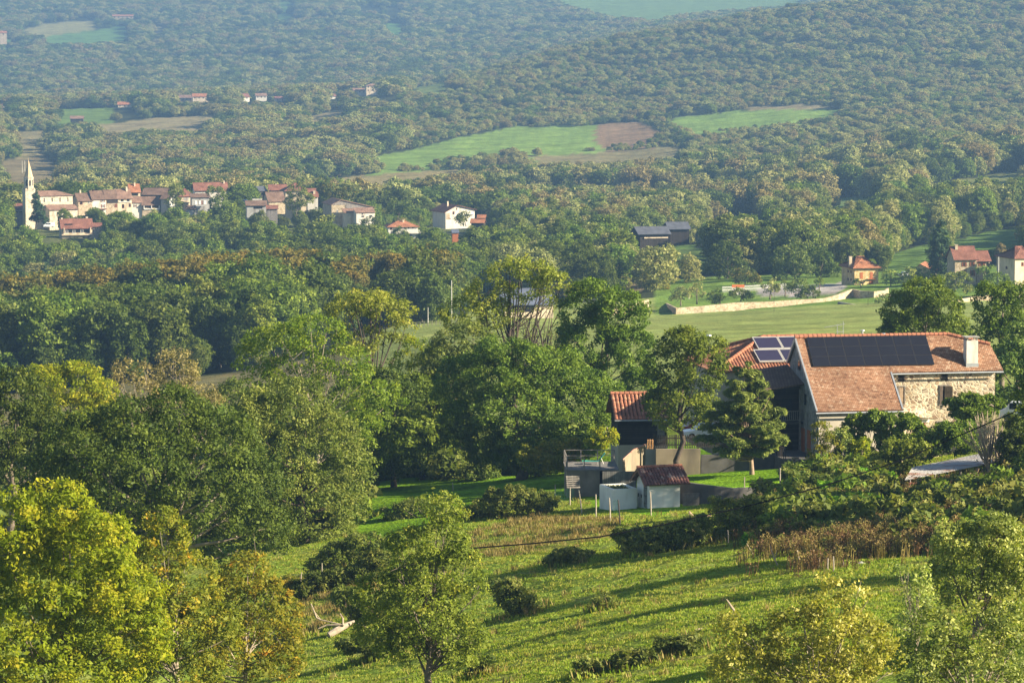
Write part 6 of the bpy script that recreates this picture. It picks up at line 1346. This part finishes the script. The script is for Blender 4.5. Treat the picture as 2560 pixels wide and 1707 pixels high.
    for i,a in enumerate((
      ('fruit_tree','bare grey fruit tree inside the corner of the long stone wall',1702,1010,761,[(1702,735,22,16),(1690,745,14,12)],'pale'),
      ('fruit_tree','thin pale fruit tree right of the bare one in the walled orchard',1742,1012,757,[(1742,728,16,18)],'pale'),
      ('fruit_tree','small green fruit tree in the walled orchard',1787,1012,756,[(1785,742,16,14),(1795,735,10,14)],'walnut'),
      ('bush','dark rounded bush in the walled orchard',1800,1010,757,[(1800,744,14,14)],'oak'),
      ('fruit_tree','low wide fruit tree in the middle of the walled orchard',1853,1010,750,[(1850,735,22,12),(1865,740,14,9)],'walnut'),
      ('fruit_tree','pale feathery fruit tree near the lamp post in the orchard',1925,1008,745,[(1925,722,22,18),(1935,712,10,14)],'pale'),
      ('fruit_tree','bushy olive tree left of the car park',2002,1010,742,[(1998,722,26,20),(2015,728,14,14)],'walnut'),
      ('fruit_tree','dark bush beside the bushy olive tree',2033,1010,741,[(2033,730,16,14)],'oak'),
      ('fruit_tree','small round tree with bare trunk before the car park',2049,1030,731,[(2049,707,11,9)],'green'),
      ('fruit_tree','slender tree left of the round one before the car park',1963,1030,738,[(1963,712,10,13)],'green'),
      ('bush','rounded dark evergreen at the foot of the yellow house',2153,1050,716,[(2148,708,12,7)],'oak'),
      ('fruit_tree','grey olive tree right of the yellow house',2226,1050,716,[(2225,692,20,16),(2238,700,12,12)],'sage'),
      ('fruit_tree','large silvery tree in front of the orange garage',2285,1045,716,[(2275,692,26,20),(2300,685,20,18),(2290,700,30,14)],'sage'),
      ('fruit_tree','wide green tree in the garden left of the red-roof house',2385,1000,736,[(2375,705,34,22),(2405,700,24,18),(2400,720,30,12)],'walnut'),
      ('fruit_tree','dark green tree in the garden below the red-roof house',2500,1000,735,[(2490,704,32,22),(2520,715,22,14)],'green'),
      ('climber','vine-covered pergola tree at the wall of the red-roof house',2462,1025,697,[(2455,675,14,8),(2475,672,12,8)],'green'),
      ('bush','pale round bush below the curved stone wall',2205,985,765,[(2203,752,18,13)],'sage'),
      ('fruit_tree','orange-brown tree at the edge of the car park wood',1862,1090,716,[(1862,693,32,18),(1885,702,16,12)],'beech'),
      ('round_tree','large round olive tree left of the yellow house',1990,1110,705,[(1975,650,46,36),(1965,680,34,30),(2005,675,30,30)],'walnut'),
      ('round_tree','broad green tree between the round olive tree and yellow house',2050,1120,705,[(2050,660,36,40),(2075,680,26,28)],'oak'),
      ('tall_tree','tall birch-like pale tree beyond the stone wall',1675,1120,716,[(1675,640,14,30),(1672,680,24,34)],'pale'),
      ('tall_tree','second pale feathery tree right of the birch-like tree',1725,1125,722,[(1725,670,26,34),(1735,700,22,20)],'pale'),
      ('tall_tree','tall spreading green tree behind the orchard wall',1820,1130,712,[(1815,640,40,36),(1830,675,44,30),(1785,670,22,24)],'oak'),
      ('bush','yellowish bush between the pale tree and the stone wall',1640,1100,740,[(1635,700,30,26),(1650,715,24,18)],'gold'),
      ('round_tree','tall round oak right of the tree with the yellowish top',1465,1080,760,[(1450,640,46,34),(1490,665,46,34),(1440,700,50,40),(1510,700,30,36)],'oak'),
      ('round_tree','dark spreading tree behind the tree with the yellowish top',1370,1100,760,[(1370,640,52,36),(1350,690,50,36)],'oak'),
      ('round_tree','yellow-green lit tree in the middle of the village slope',515,1610,585,[(515,545,20,20),(512,562,18,16)],'yellow'),
      ('village_tree','round pale tree in front of the cream hipped house',742,1640,538,[(742,480,22,16),(755,497,26,22),(735,505,22,20)],'walnut'),
      ('village_tree','olive tree standing before the tall pyramid roof',441,1640,528,[(440,480,18,22),(436,508,20,18)],'walnut'),
      ('village_tree','tree between the cream house and its white neighbour',538,1640,528,[(540,485,22,20),(550,505,24,20)],'walnut'),
      ('village_tree','brown-topped tree behind the big gabled barn',822,1660,505,[(815,475,22,18),(835,485,24,16),(870,480,22,14)],'beech'),
      ('village_tree','dark rounded shrub tree right of the big gabled barn',992,1600,555,[(990,520,20,16),(1015,530,22,18)],'oak'),
      ('village_tree','broad tree in front of the white villa balcony',1002,1525,632,[(1000,588,22,20),(1005,610,26,18)],'oak'),
      ('village_tree','dark leafy tree left of the white villa',925,1540,615,[(925,570,30,26),(905,595,26,20),(940,600,24,20)],'oak'),
      ('village_tree','olive tree below the white house with the low gable',1165,1560,563,[(1160,540,14,9),(1150,552,16,9)],'walnut'),
      )):
        nm,lab,u,D,vb,lob,mt = a; M(100+i,nm,lab,u,D,vb,lob,mt)
    T(140,'conifer_tree','tall dark spruce left of the red-roof house','tree',2353,1060,[(2353,566,8,16),(2352,592,17,18),(2352,615,23,20),(2353,640,28,20),(2353,665,30,20),(2353,688,27,18)],LF['conifer'],BARK_DARK,.8,.36,50,.3,base_v=700,aspect=2.5)
    T(141,'conifer_tree','dark blue-green cedar in front of the church nave','tree',89,1615,[(89,490,5,8),(90,503,9,9),(93,518,12,10),(97,534,15,9),(102,548,17,8),(86,548,10,9)],LF['conifer'],BARK,1.0,.45,50,.25,base_v=575,aspect=2.5)
    T(142,'palm_tree','small palm between white villa and white house','palm',1047,1575,[(1047,544,8,6),(1047,549,6,4)],LF['walnut'],BARK,.7,.5,18,.2,base_v=562,aspect=5)
near_vegetation()
def bare_trees():
    rng = np.random.default_rng(21)
    for lab,u,v,D,topv,spread,n in (('leafless grey tree with fanning twigs before the farmhouse wall',2472,1217,322,1020,62,34),('second leafless tree just right of the first',2497,1219,324,1030,34,22)):
        P = G(u, D); P.z = W(u,v,D).z; k = F/D; H = (v-topv)/k; o = empty('bare_tree', P, 0, lab, 'tree'); mb = MB()
        f = np.array([0,0,H*.42]); mb.tube([(0,0,-.3),(-.05,0,H*.22),tuple(f)],[.10,.085,.07],7)
        for i in range(n):
            a = rng.normal(-.35 if spread > 50 else 0, .8); e = np.array([math.sin(a)*spread/k*1.1, rng.uniform(-1.2,1.2), H*(.62+.40*math.cos(a)*rng.uniform(.7,1))]); s = f*rng.uniform(.45,1.0); m = (s+e)/2+rng.normal(0,.22,3); mb.tube([s,m,e],[.06,.038,.012],4,False)
            for _ in range(3):
                t = rng.uniform(.3,.9); p = s*(1-t)+e*t; q = p+np.array([rng.normal(0,.3),rng.normal(0,.3),rng.uniform(.2,.7)]); mb.tube([p,(p+q)/2+rng.normal(0,.04,3),q],[.02,.014,.006],3,False)
        mb.build('trunk', m_bare, o, smooth=True)
m_bare = m_plain('bleached_branch',(.36,.29,.21),.25,3,.9)
bare_trees()
def field_things():
    rn = random.Random(12); S = m_plain('old_post',(.36,.31,.25),.35,5,.95,.1); SD = m_plain('tarred_post',(.06,.05,.045),.3,5,.95,.1)
    FG = 'rough wooden posts of the pasture fence'
    posts = [(1388,1212,1253,0,'leftmost thin post of the green netting fence above the bramble thicket'),(1425,1219,1265,0,'thin post just below the leaning pallet'),(1456,1223,1284,9,'leaning post between pallet and white tank'),(1490,1235,1295,0,'grey post left of the white tank corner'),(1526,1243,1304,2,'pale post in front of the white tank'),(1551,1249,1314,5,'short black tarred post right of the pale tank post'),(1628,1229,1289,2,'pale post in front of the shed door'),(1702,1214,1248,0,'thin post beside the garden gate hinge'),(1861,1222,1246,0,'small post on the foot of the retaining wall'),(1950,1177,1228,0,'tall split post at the right end of the retaining wall'),(1957,1206,1232,0,'short pale stub beside the tall split post'),(751,1430,1459,-6,'lowest fence post on the left beside the reddish bush'),(804,1408,1446,-3,'fence post left of the hazel hedge'),(923,1365,1398,4,'fence post inside the hazel hedge'),(1821,1328,1360,2,'thin stick in the hazel bush'),(2004,1377,1428,14,'leaning grey stake left of the dry weeds'),(2046,1396,1421,-6,'short stake in front of the dry weeds'),(2069,1396,1428,0,'yellowish stake between two grey ones'),(2084,1391,1431,0,'upright grey stake in front of the dry weeds'),(2112,1396,1418,18,'slanting stake right of the upright grey one'),(1133,1206,1227,5,'thin post on the mown lawn edge'),(943,1182,1212,0,'post at the back left corner of the lawn')]
    for u,v0,v1,lean,lab in posts:
        D = Dat(u, v1); P = G(u, D); h = (v1-v0)/(F/D); o = MB(); r = .055 if h > 1.2 else .04; x = math.tan(R(lean))*h
        o.tube([(0,0,-.4),(-x*.5,0,h*.5),(-x+rn.uniform(-.03,.03),0,h)],[r*1.1,r,r*.9],7); ob = o.build('fence_post', SD if 'black' in lab else S, None, P); tag(ob, lab, 'post', FG)
    # green netting and wire
    nt_ = m_plain('green_netting',(.02,.14,.07),.2,4,.8)
    for u0,u1,v0,v1,lab in ((1388,1434,1222,1258,'green plastic netting between the leftmost posts'),(1533,1546,1250,1300,'strip of green netting beside the black post')):
        D = Dat((u0+u1)/2, v1); a, b = W(u0,v1,D), W(u1,v1,D); h = (v1-v0)/(F/D); n = max(4,int((b.x-a.x)/.13)); mb = MB()
        for i in range(n+1): x = (b.x-a.x)*i/n; mb.tube([(x,0,0),(x+.02,0,h)],.008,3)
        for j in range(6): mb.tube([(0,0,h*j/5),(b.x-a.x,0,h*j/5)],.006,3)
        tag(mb.build('netting', nt_, None, a), lab, 'netting')
    # overhead cable
    pts = [(1085,1376,212),(1151,1372,214),(1330,1358,221),(1500,1341,227),(1657,1311,232),(1866,1265,239),(2060,1214,245),(2250,1151,251),(2416,1081,256),(2558,1020,261),(2800,905,268)]
    mb = MB(); mb.tube([W(*p) for p in pts], .045, 5); tag(mb.build('overhead_cable', m_plain('black_cable',(.004,.004,.004),.1,1,1.0,0.0)),'black sagging overhead cable crossing the pasture','cable')
    # stump, fallen log, stones, sticks
    D = Dat(1735,1330); P = G(1735, D); P.z = W(1735,1318,D).z; o = empty('tree_stump', P, 0, 'weathered pale tree stump with torn roots in the brambles', 'stump'); mb = MB()
    rng = np.random.default_rng(5)
    mb.tube([(0,0,-.5),(-.05,0,.4),(-.22,0,.8),(-.36,.05,1.2)],[.42,.33,.22,.05],9)
    for a in range(9): an = a*.75; e = np.array([math.cos(an)*rng.uniform(.5,1.1)+.3, math.sin(an)*.5, rng.uniform(.1,1.0)]); mb.tube([(0,0,.5),e*.6+rng.normal(0,.08,3)+np.array([0,0,.3]),e],[.2,.12,.03],5)
    mb.build('trunk', m_plain('stump_wood',(.27,.20,.13),.4,3,.9,bump=.8), o)
    D = Dat(850,1590); P = G(850, D); o = empty('fallen_log', P, 0, 'bleached fallen log with thin broken branches left of the young ash', 'log'); mb = MB(); k = F/D
    c = lambda u,v,y=0: ((u-850)/k, y, (1590-v)/k-.05); mb.tube([c(822,1585,-.3),c(842,1574,0),c(866,1564,.4),c(885,1556,.8)],[.22,.24,.19,.08],10); mb.build('trunk', m_plain('bleached_log',(.36,.30,.23),.3,2.5,.85,bump=.5,stain=(.30,.24,.17)), o)
    mb = MB()
    for p in ([c(860,1562),c(830,1556,.2),c(800,1550,.4),c(785,1530,.5)],[c(850,1560),c(815,1562,.1),c(795,1570,0)],[c(800,1550,.4),c(790,1545,.4),c(776,1510,.6)],[c(858,1562),c(857,1545,.3),c(850,1535,.5)],[c(880,1556,.3),c(905,1560,.2),c(925,1572,0)]): mb.tube(p,[.07,.055,.04,.02][:len(p)],5)
    mb.build('branch', m_bare, o)
    for i,(u,v,r,lab) in enumerate(((865,1664,.22,'pale grey stone in the grass left of the young ash'),(1755,1578,.18,'broken pale stick lying in the lower pasture'),(2153,1413,.28,'rounded pale stone at the foot of the dry weeds'),(2355,1345,.16,'small white stone above the dark shrub'))):
        D = Dat(u, v); P = G(u, D)
        if 'stick' in lab: ob = MB().tube([(-.35,-.1,.05),(0,0,.09),(.4,.1,.06)],[.05,.06,.04],7).build('broken_stick', m_bare, None, P); tag(ob, lab, 'stick'); continue
        me = bpy.data.meshes.new('stone'); import bmesh; bm = bmesh.new(); bmesh.ops.create_icosphere(bm, subdivisions=2, radius=r); rg = np.random.default_rng(i)
        for vtx in bm.verts: vtx.co *= 1+rg.normal(0,.09); vtx.co.z *= .65
        bm.to_mesh(me); bm.free(); me.materials.append(m_plain('pale_rock',(.48,.45,.40),.2,4)); ob = link(bpy.data.objects.new('stone', me)); ob.location = P; tag(ob, lab, 'stone')
    for u0,v0,u1,v1,lab in ((1866,1357,1890,1392,'bent grey dead branch left of the dry weeds'),(1924,1362,1946,1415,'forked grey dead branch standing in the weeds'),(1816,1497,1838,1525,'thin dead twig sticking up at the top of the olive shrub')):
        D = Dat(u1, v1) if v1 < 1500 else 156; k = F/D; P = W(u1,v1,D); mb = MB(); dx, dz = (u0-u1)/k, (v1-v0)/k
        mb.tube([(.1,0,-.2),(dx*.4,0,dz*.3),(dx*.8,.1,dz*.75),(dx,.1,dz)],[.06,.05,.035,.015],6)
        if v1 < 1500: mb.tube([(dx*.4,0,dz*.3),(dx*.2,-.1,dz*.8)],[.04,.012],5)
        tag(mb.build('dead_branch', m_bare, None, P), lab, 'branch')
field_things()
def midground():
    ST_ = PLAS['stone']
    def wall_line(name, lab, pts, D0, thick=.5, mat=STONE_P, base=2.0):
        """stone wall through (u, v_top, v_bottom, D) stations"""
        mb = MB(); A = [(W(u,vt,D), W(u,vb,D)) for u,vt,vb,D in pts]
        for (t0,b0),(t1,b1) in zip(A, A[1:]):
            d = (t1-t0); n = Vector((-d.y,d.x,0)).normalized()*thick
            for f in ([b0-Vector((0,0,base)),b1-Vector((0,0,base)),t1,t0],[t0,t1,t1+n,t0+n],[t0+n,t1+n,b1+n-Vector((0,0,base)),b0+n-Vector((0,0,base))]): mb.face(f)
        for (t,b),s in ((A[0],1),(A[-1],-1)):
            d = (A[1][0]-A[0][0]) if s == 1 else (A[-1][0]-A[-2][0]); n = Vector((-d.y,d.x,0)).normalized()*thick; mb.face([b-Vector((0,0,base)),t,t+n,b+n-Vector((0,0,base))])
        return tag(mb.build(name, mat), lab, 'wall')
    wall_line('stone_wall','long curving dry stone wall along the top of the meadow',[(1690,770,792,990),(1760,765,784,993),(1840,756.5,766,998),(1930,754,763,1003),(1985,750,766,1006),(2060,746,768.5,1010),(2095,737,764,1013),(2131,723,745,1020)],0)
    wall_line('stone_wall','shaded end of the long wall running back from its corner',[(1662,757,764,1040),(1689.6,770,792,990.6)],0)
    wall_line('stone_wall','lit stone wall showing between the dense tree and the orchard',[(1490,776,788,985),(1560,764,778,1000),(1622,749,764,1030)],0)
    wall_line('stone_wall','curved bastion wall below the yellow house',[(2131,723,745,1020.5),(2150,727,746,1016),(2185,729,748,1014),(2215,726,747,1018),(2222,720,742,1030)],0)
    wall_line('stone_wall','low stone wall right of the bastion',[(2222,735,751,1003),(2245,737,752,1003),(2290,745,757,1000)],0)
    wall_line('kerb_wall','low grey kerb wall curving under the bastion garden',[(2094,754,758,992),(2140,762,768,985),(2180,768,775,980),(2232,764,774,985)],0,mat=CONC)
    wall_line('stone_wall','pale wall stretch between the two big trees behind the roof',[(2380,752,760,960),(2437,742,752,975),(2600,724,736,985)],0)
    wall_line('car_park_wall','low pale wall behind the car park',[(1998,704,709,1100),(2060,706,711,1098),(2118,703,708,1096)],0,mat=PLAS['white'])
    # white fence with orange barrier along the lane
    mb = MB(); a = W(1806,728,1042); b = W(1975,719,1058); n = 60
    for i in range(n+1): p = a.lerp(b, i/n); mb.box(p.x-.06,p.y-.03,p.z-.4,p.x+.06,p.y+.03,p.z+1.25)
    for h in (.3,1.05): mb.tube([a+Vector((0,.03,h)),b+Vector((0,.03,h))],.05,4)
    tag(mb.build('railing_fence', WOOD_W),'white railing along the lane beyond the orchard','fence')
    P = W(1829,728,1040); o = empty('barrier_wall', P, R(4), 'white concrete block with orange barrier on top by the lane', 'barrier'); MB().box(0,0,-1,3.8,.4,1.0).build('block', PLAS['white'], o); MB().box(.1,.05,1.0,3.5,.3,1.75).build('orange_board', m_plain('orange_plastic',(.62,.17,.06),.1,2,.6), o)
    # poles
    def pole(lab, u, vt, vb, D, r=.13, cross=0, mat=GREYWOOD, cat='utility pole'):
        P = W(u, vb, D); h = (vb-vt)/(F/D); o = empty('utility_pole' if cat == 'utility pole' else cat.replace(' ','_'), P, 0, lab, cat); MB().tube([(0,0,-1),(0,0,h)],[r,r*.7],7).build('pole', mat, o)
        if cross:
            mb = MB(); mb.box(-cross,-.06,h-.5,cross,.06,h-.36); mb.build('crossarm', mat, o)
            for x in (-cross*.9,0,cross*.9): MB().tube([(x,0,h-.36),(x,0,h-.1)],.05,5).build('insulator', CONC, o)
    CP = m_plain('concrete_pole',(.50,.48,.44),.1,2)
    pole('dark utility pole with crossarm beside the lane left of the birch',1575,648,695,1120,.14,1.1,SD_)
    pole('pale utility pole behind the dark one',1590,632,674,1200,.15,.8,CP)
    pole('distant pale pole left of the dark pole',1557,618,642,1320,.13,0,CP)
    pole('tall pale pole at the edge of the dark wood',1129,700,793,880,.12,0,CP)
    pole('short grey post at the edge of the dark wood',1070,768,796,880,.1,0,CP)
    pole('concrete pole between red-roof house and cream house',2496,642,690,1020,.15,0,CP)
    pole('thin dark marker pole standing in the meadow below the wall',1935,732,786,960,.05,0,DKWOOD,'marker pole')
    pole('thin dark pole in front of the bastion wall',2170,722,762,975,.05,0,DKWOOD,'marker pole')
    pole('white marker post in the walled orchard',1722,723,738,1040,.12,0,WOOD_W,'marker pole')
    pole('left one of the twin pylon poles behind the church spire',55.5,402,428,1850,.13,0,CP)
    pole('right one of the twin pylon poles behind the church spire',62,402,424,1850,.13,0,CP)
    # fence at the top of the green meadow strip
    mb = MB(); a, b = G(1020,880), G(1140,880)
    for i in range(13): p = a.lerp(b, i/12); z = gz(p.x,p.y); mb.tube([(p.x,p.y,z-.3),(p.x,p.y,z+1.2)],.06,5)
    for h in (.5,1.0): mb.tube([(a.lerp(b,i/12).x, a.y, gz(a.lerp(b,i/12).x,a.y)+h) for i in range(13)],.02,3)
    tag(mb.build('wire_fence', GREYWOOD),'thin post and wire fence at the top of the green meadow strip','fence')
STONE_P = PLAS['stone']; SD_ = m_plain('dark_pole',(.09,.08,.075),.2,3)
midground()
# ------------------------------------------------------------------ ground cover nobody could count
def tuft(rng, n, h, spread, width, bend=.35):
    V = np.zeros((n,4,3))
    for i in range(n):
        a = rng.uniform(0,6.28); r = spread*math.sqrt(rng.random()); b = np.array([r*math.cos(a), r*math.sin(a), -.03]); hh = h*rng.uniform(.5,1.1)
        l = rng.uniform(0,6.28); t = b+np.array([math.cos(l)*bend*hh, math.sin(l)*bend*hh, hh]); s = np.array([-math.sin(l), math.cos(l), 0])*width*rng.uniform(.6,1.2); m = (b+t)/2+np.array([0,0,hh*.1])
        V[i] = (b-s*.6, m+s-np.array([0,0,hh*.2]), t, m-s)
    return V, rng.random(n)
def ground_cover():
    rng = np.random.default_rng(9); n = 150000
    y = np.sqrt(rng.uniform(165**2, 352**2, n)); u = rng.uniform(560, 2620, n); x = (u-CX)/F*y; z = ground(x,y); d = y*CT-z*ST; u = CX+F*x/d; v = CY-F*(y*ST+z*CT)/d
    clump = np.sin(x*.9+np.sin(y*.7)*2)+np.sin(y*.8-x*.35)+.8*np.sin(x*2.3+y*1.9)
    lawn = inpoly(u,v,LAWN) | ((u>1600)&(y>wall_front(u)-.2)&(u<2040)) | ((y>305)&(u>1480)&(u<1720)&(y>316))
    k = (~lawn) & (v < 1760) & ((rng.random(n) < .42+.25*clump))
    x,y,z,u,v,clump = (q[k] for q in (x,y,z,u,v,clump)); n = len(x)
    ms = []
    for j,(cnt,h,sp,wd,mt) in enumerate(((16,.12,.30,.028,'grass'),(18,.16,.30,.026,'grass'),(16,.08,.38,.035,'grass'),(14,.42,.24,.018,'straw'),(10,.28,.22,.018,'straw'),(16,.12,.30,.026,'dry_grass'),(18,.18,.30,.022,'dry_grass'),(16,.08,.38,.030,'dry_grass'))):
        V, lv = tuft(np.random.default_rng(j), cnt, h, sp, wd); ms.append(quads_mesh('tuft', V, lv, [LF[mt]]))
    dry = inpoly(u,v,[(1180,1330),(1330,1290),(1560,1300),(1520,1345),(1300,1390),(1170,1395)]) | inpoly(u,v,[(740,1500),(960,1400),(950,1480),(760,1600)])
    r = rng.random(n); yel = rng.random(n) < np.clip(.24+.22*np.sin(x*.33+np.sin(y*.21)*2)+.2*np.sin(y*.27-x*.11+2),0,1)
    kid = np.where(r < .40, 0, np.where(r < .60, 1, np.where(r < .985, 2, np.where(r < .992, 3, 4)))); kid = np.where(dry & (rng.random(n) < .40), np.where(rng.random(n)<.6,3,4), kid)
    kid = np.where((kid < 3) & yel, kid+5, kid); sc_ = rng.uniform(.7,1.5,n)
    ex = [(bx+rng.normal(0,r*.9,70), by+rng.normal(0,r*.55,70)) for bx,by,r in BUSHES]; ex_, ey = np.concatenate([q[0] for q in ex]), np.concatenate([q[1] for q in ex]); m = len(ex_)
    x, y, z = np.concatenate([x,ex_]), np.concatenate([y,ey]), np.concatenate([z,ground(ex_,ey)]); kid = np.concatenate([kid, rng.choice([1,6,4],m,p=[.45,.4,.15])]); sc_ = np.concatenate([sc_, rng.uniform(1.5,2.8,m)]); n = len(x)
    gn_scatter('grass', np.stack([x,y,z],1), sc_, rng.uniform(0,6.28,n), kid, ms, 'short green pasture grass with dry tufts')
    # tall dry weeds on the bank
    n = 9000; y = rng.uniform(225,330,n); u = rng.uniform(1840,2600,n); x = (u-CX)/F*y; z = ground(x,y); d = y*CT-z*ST; u = CX+F*x/d; v = CY-F*(y*ST+z*CT)/d
    u = u+rng.normal(0,45,n); v = v+rng.normal(0,16,n)
    dens = .30*inpoly(u,v,[(1880,1260),(2120,1240),(2560,1200),(2600,1400),(2330,1372),(2140,1420),(1990,1440),(1900,1380)])+.30*inpoly(u,v,[(1930,1440),(1900,1370),(1960,1290),(2120,1290),(2150,1330),(2180,1340),(2360,1290),(2420,1320),(2350,1385),(2140,1425)])+.3*inpoly(u,v,[(2090,1280),(2340,1230),(2370,1262),(2120,1300)])
    k = rng.random(n) < dens*np.clip(.5+.9*np.sin(x*.55+np.sin(y*.4)*2)+.6*np.sin(y*.9+x*.3),0,1.6); x,y,z = x[k],y[k],z[k]; n = len(x); ms = []
    for j in range(4):
        g = np.random.default_rng(50+j); V1, l1 = tuft(g, 9, 1.35, .28, .022, .12); hd = V1[:,2]; P = np.repeat(hd,6,0)+g.normal(0,.07,(54,3)); V2 = leaves(g,P,np.tile([0,0,1.],(54,1)),.085,1.5,.2,1.0)
        ms.append(quads_mesh('weed', np.concatenate([V1,V2]), np.concatenate([l1*.6,g.random(54)*.7+.3]), [LF['rust' if j < 3 else 'straw']]))
    gn_scatter('dry_weeds', np.stack([x,y,z],1), rng.uniform(.5,1.1,n), rng.uniform(0,6.28,n), rng.choice(4,n,p=[.17,.17,.16,.5]), ms, 'tall rusty brown dead weeds on the bank below the tin roof')
    # nettles and bramble shoots all over the bank
    n = 5200; y = rng.uniform(230,345,n); u = rng.uniform(1860,2620,n); x = (u-CX)/F*y; z = ground(x,y); d = y*CT-z*ST; u = CX+F*x/d; v = CY-F*(y*ST+z*CT)/d
    tin = inpoly(u,v,[(2215,1275),(2255,1140),(2500,1095),(2530,1215),(2400,1250)]); u = u+rng.normal(0,30,n); v = v+rng.normal(0,14,n); k = ~tin & inpoly(u,v,[(1930,1250),(2030,1190),(2130,1165),(2240,1170),(2600,1130),(2620,1400),(2360,1345),(2200,1330),(2000,1360),(1880,1330)]) & ~inpoly(u,v,[(2240,1215),(2270,1150),(2500,1110),(2520,1150),(2360,1215)]) & (np.sin(x*.6+np.sin(y*.45)*2)+np.sin(y*.7) > -.55)
    x,y,z = x[k],y[k],z[k]; n = len(x); ms = []
    for j,mt in enumerate(('bright','green','bramble','walnut')):
        V, lv, C = crown_arrays(np.random.default_rng(180+j), [(0,0,.35,.55,.55,.45),(.3,.2,.25,.4,.4,.4)], .3, .16, 26, keep_low=.8); ms.append(quads_mesh('nettle', V, lv, [LF[mt]]))
    gn_scatter('weeds', np.stack([x,y,z],1), rng.uniform(.4,1.2,n)*np.where(rng.random(n)<.12,2.0,1.0), rng.uniform(0,6.28,n), rng.choice(4,n,p=[.03,.16,.45,.36]), ms, 'tangled green nettles and brambles on the bank below the farmhouse')
    # undergrowth of the woods' feet
    n = 2600; y = rng.uniform(335,520,n); u = rng.uniform(-60,1560,n); x = (u-CX)/F*y; z = ground(x,y); d = y*CT-z*ST; u = CX+F*x/d; v = CY-F*(y*ST+z*CT)/d
    k = ~inpoly(u,v,[(850,1400),(860,1215),(940,1198),(1180,1196),(1300,1188),(1405,1160),(1600,1110),(1620,1400)]) & (rng.random(n) < np.where(y < 440, .55, .22)) & ~((u>930)&(y>400))
    x,y,z = x[k],y[k],z[k]; n = len(x); ms = []
    for j,mt in enumerate(('green','bramble','walnut')):
        V, lv, C = crown_arrays(np.random.default_rng(80+j), [(0,0,.7,1.3,1.3,.9),(.8,.3,.5,.9,.9,.6)], .5, .24, 30, keep_low=.8); ms.append(quads_mesh('undergrowth', V, lv, [LF[mt]]))
    gn_scatter('undergrowth', np.stack([x,y,z],1), rng.uniform(.8,2.4,n), rng.uniform(0,6.28,n), rng.integers(0,3,n), ms, 'low bushes and saplings at the feet of the trees')
ground_cover()
# ------------------------------------------------------------------ haze over the valley
def haze():
    m, nt, out = newmat('haze'); v = nt.nodes.new('ShaderNodeVolumePrincipled')
    v.inputs['Color'].default_value = (.33,.58,.96,1); v.inputs['Density'].default_value = 1.22e-4; v.inputs['Anisotropy'].default_value = .42
    nt.links.new(v.outputs[0], out.inputs['Volume'])
    zmin = -180; o = MB().box(-2600,-80,zmin,2600,12500,60).build('haze', m); tag(o, 'thin blue haze filling the valley', None, None, 'stuff')
haze()
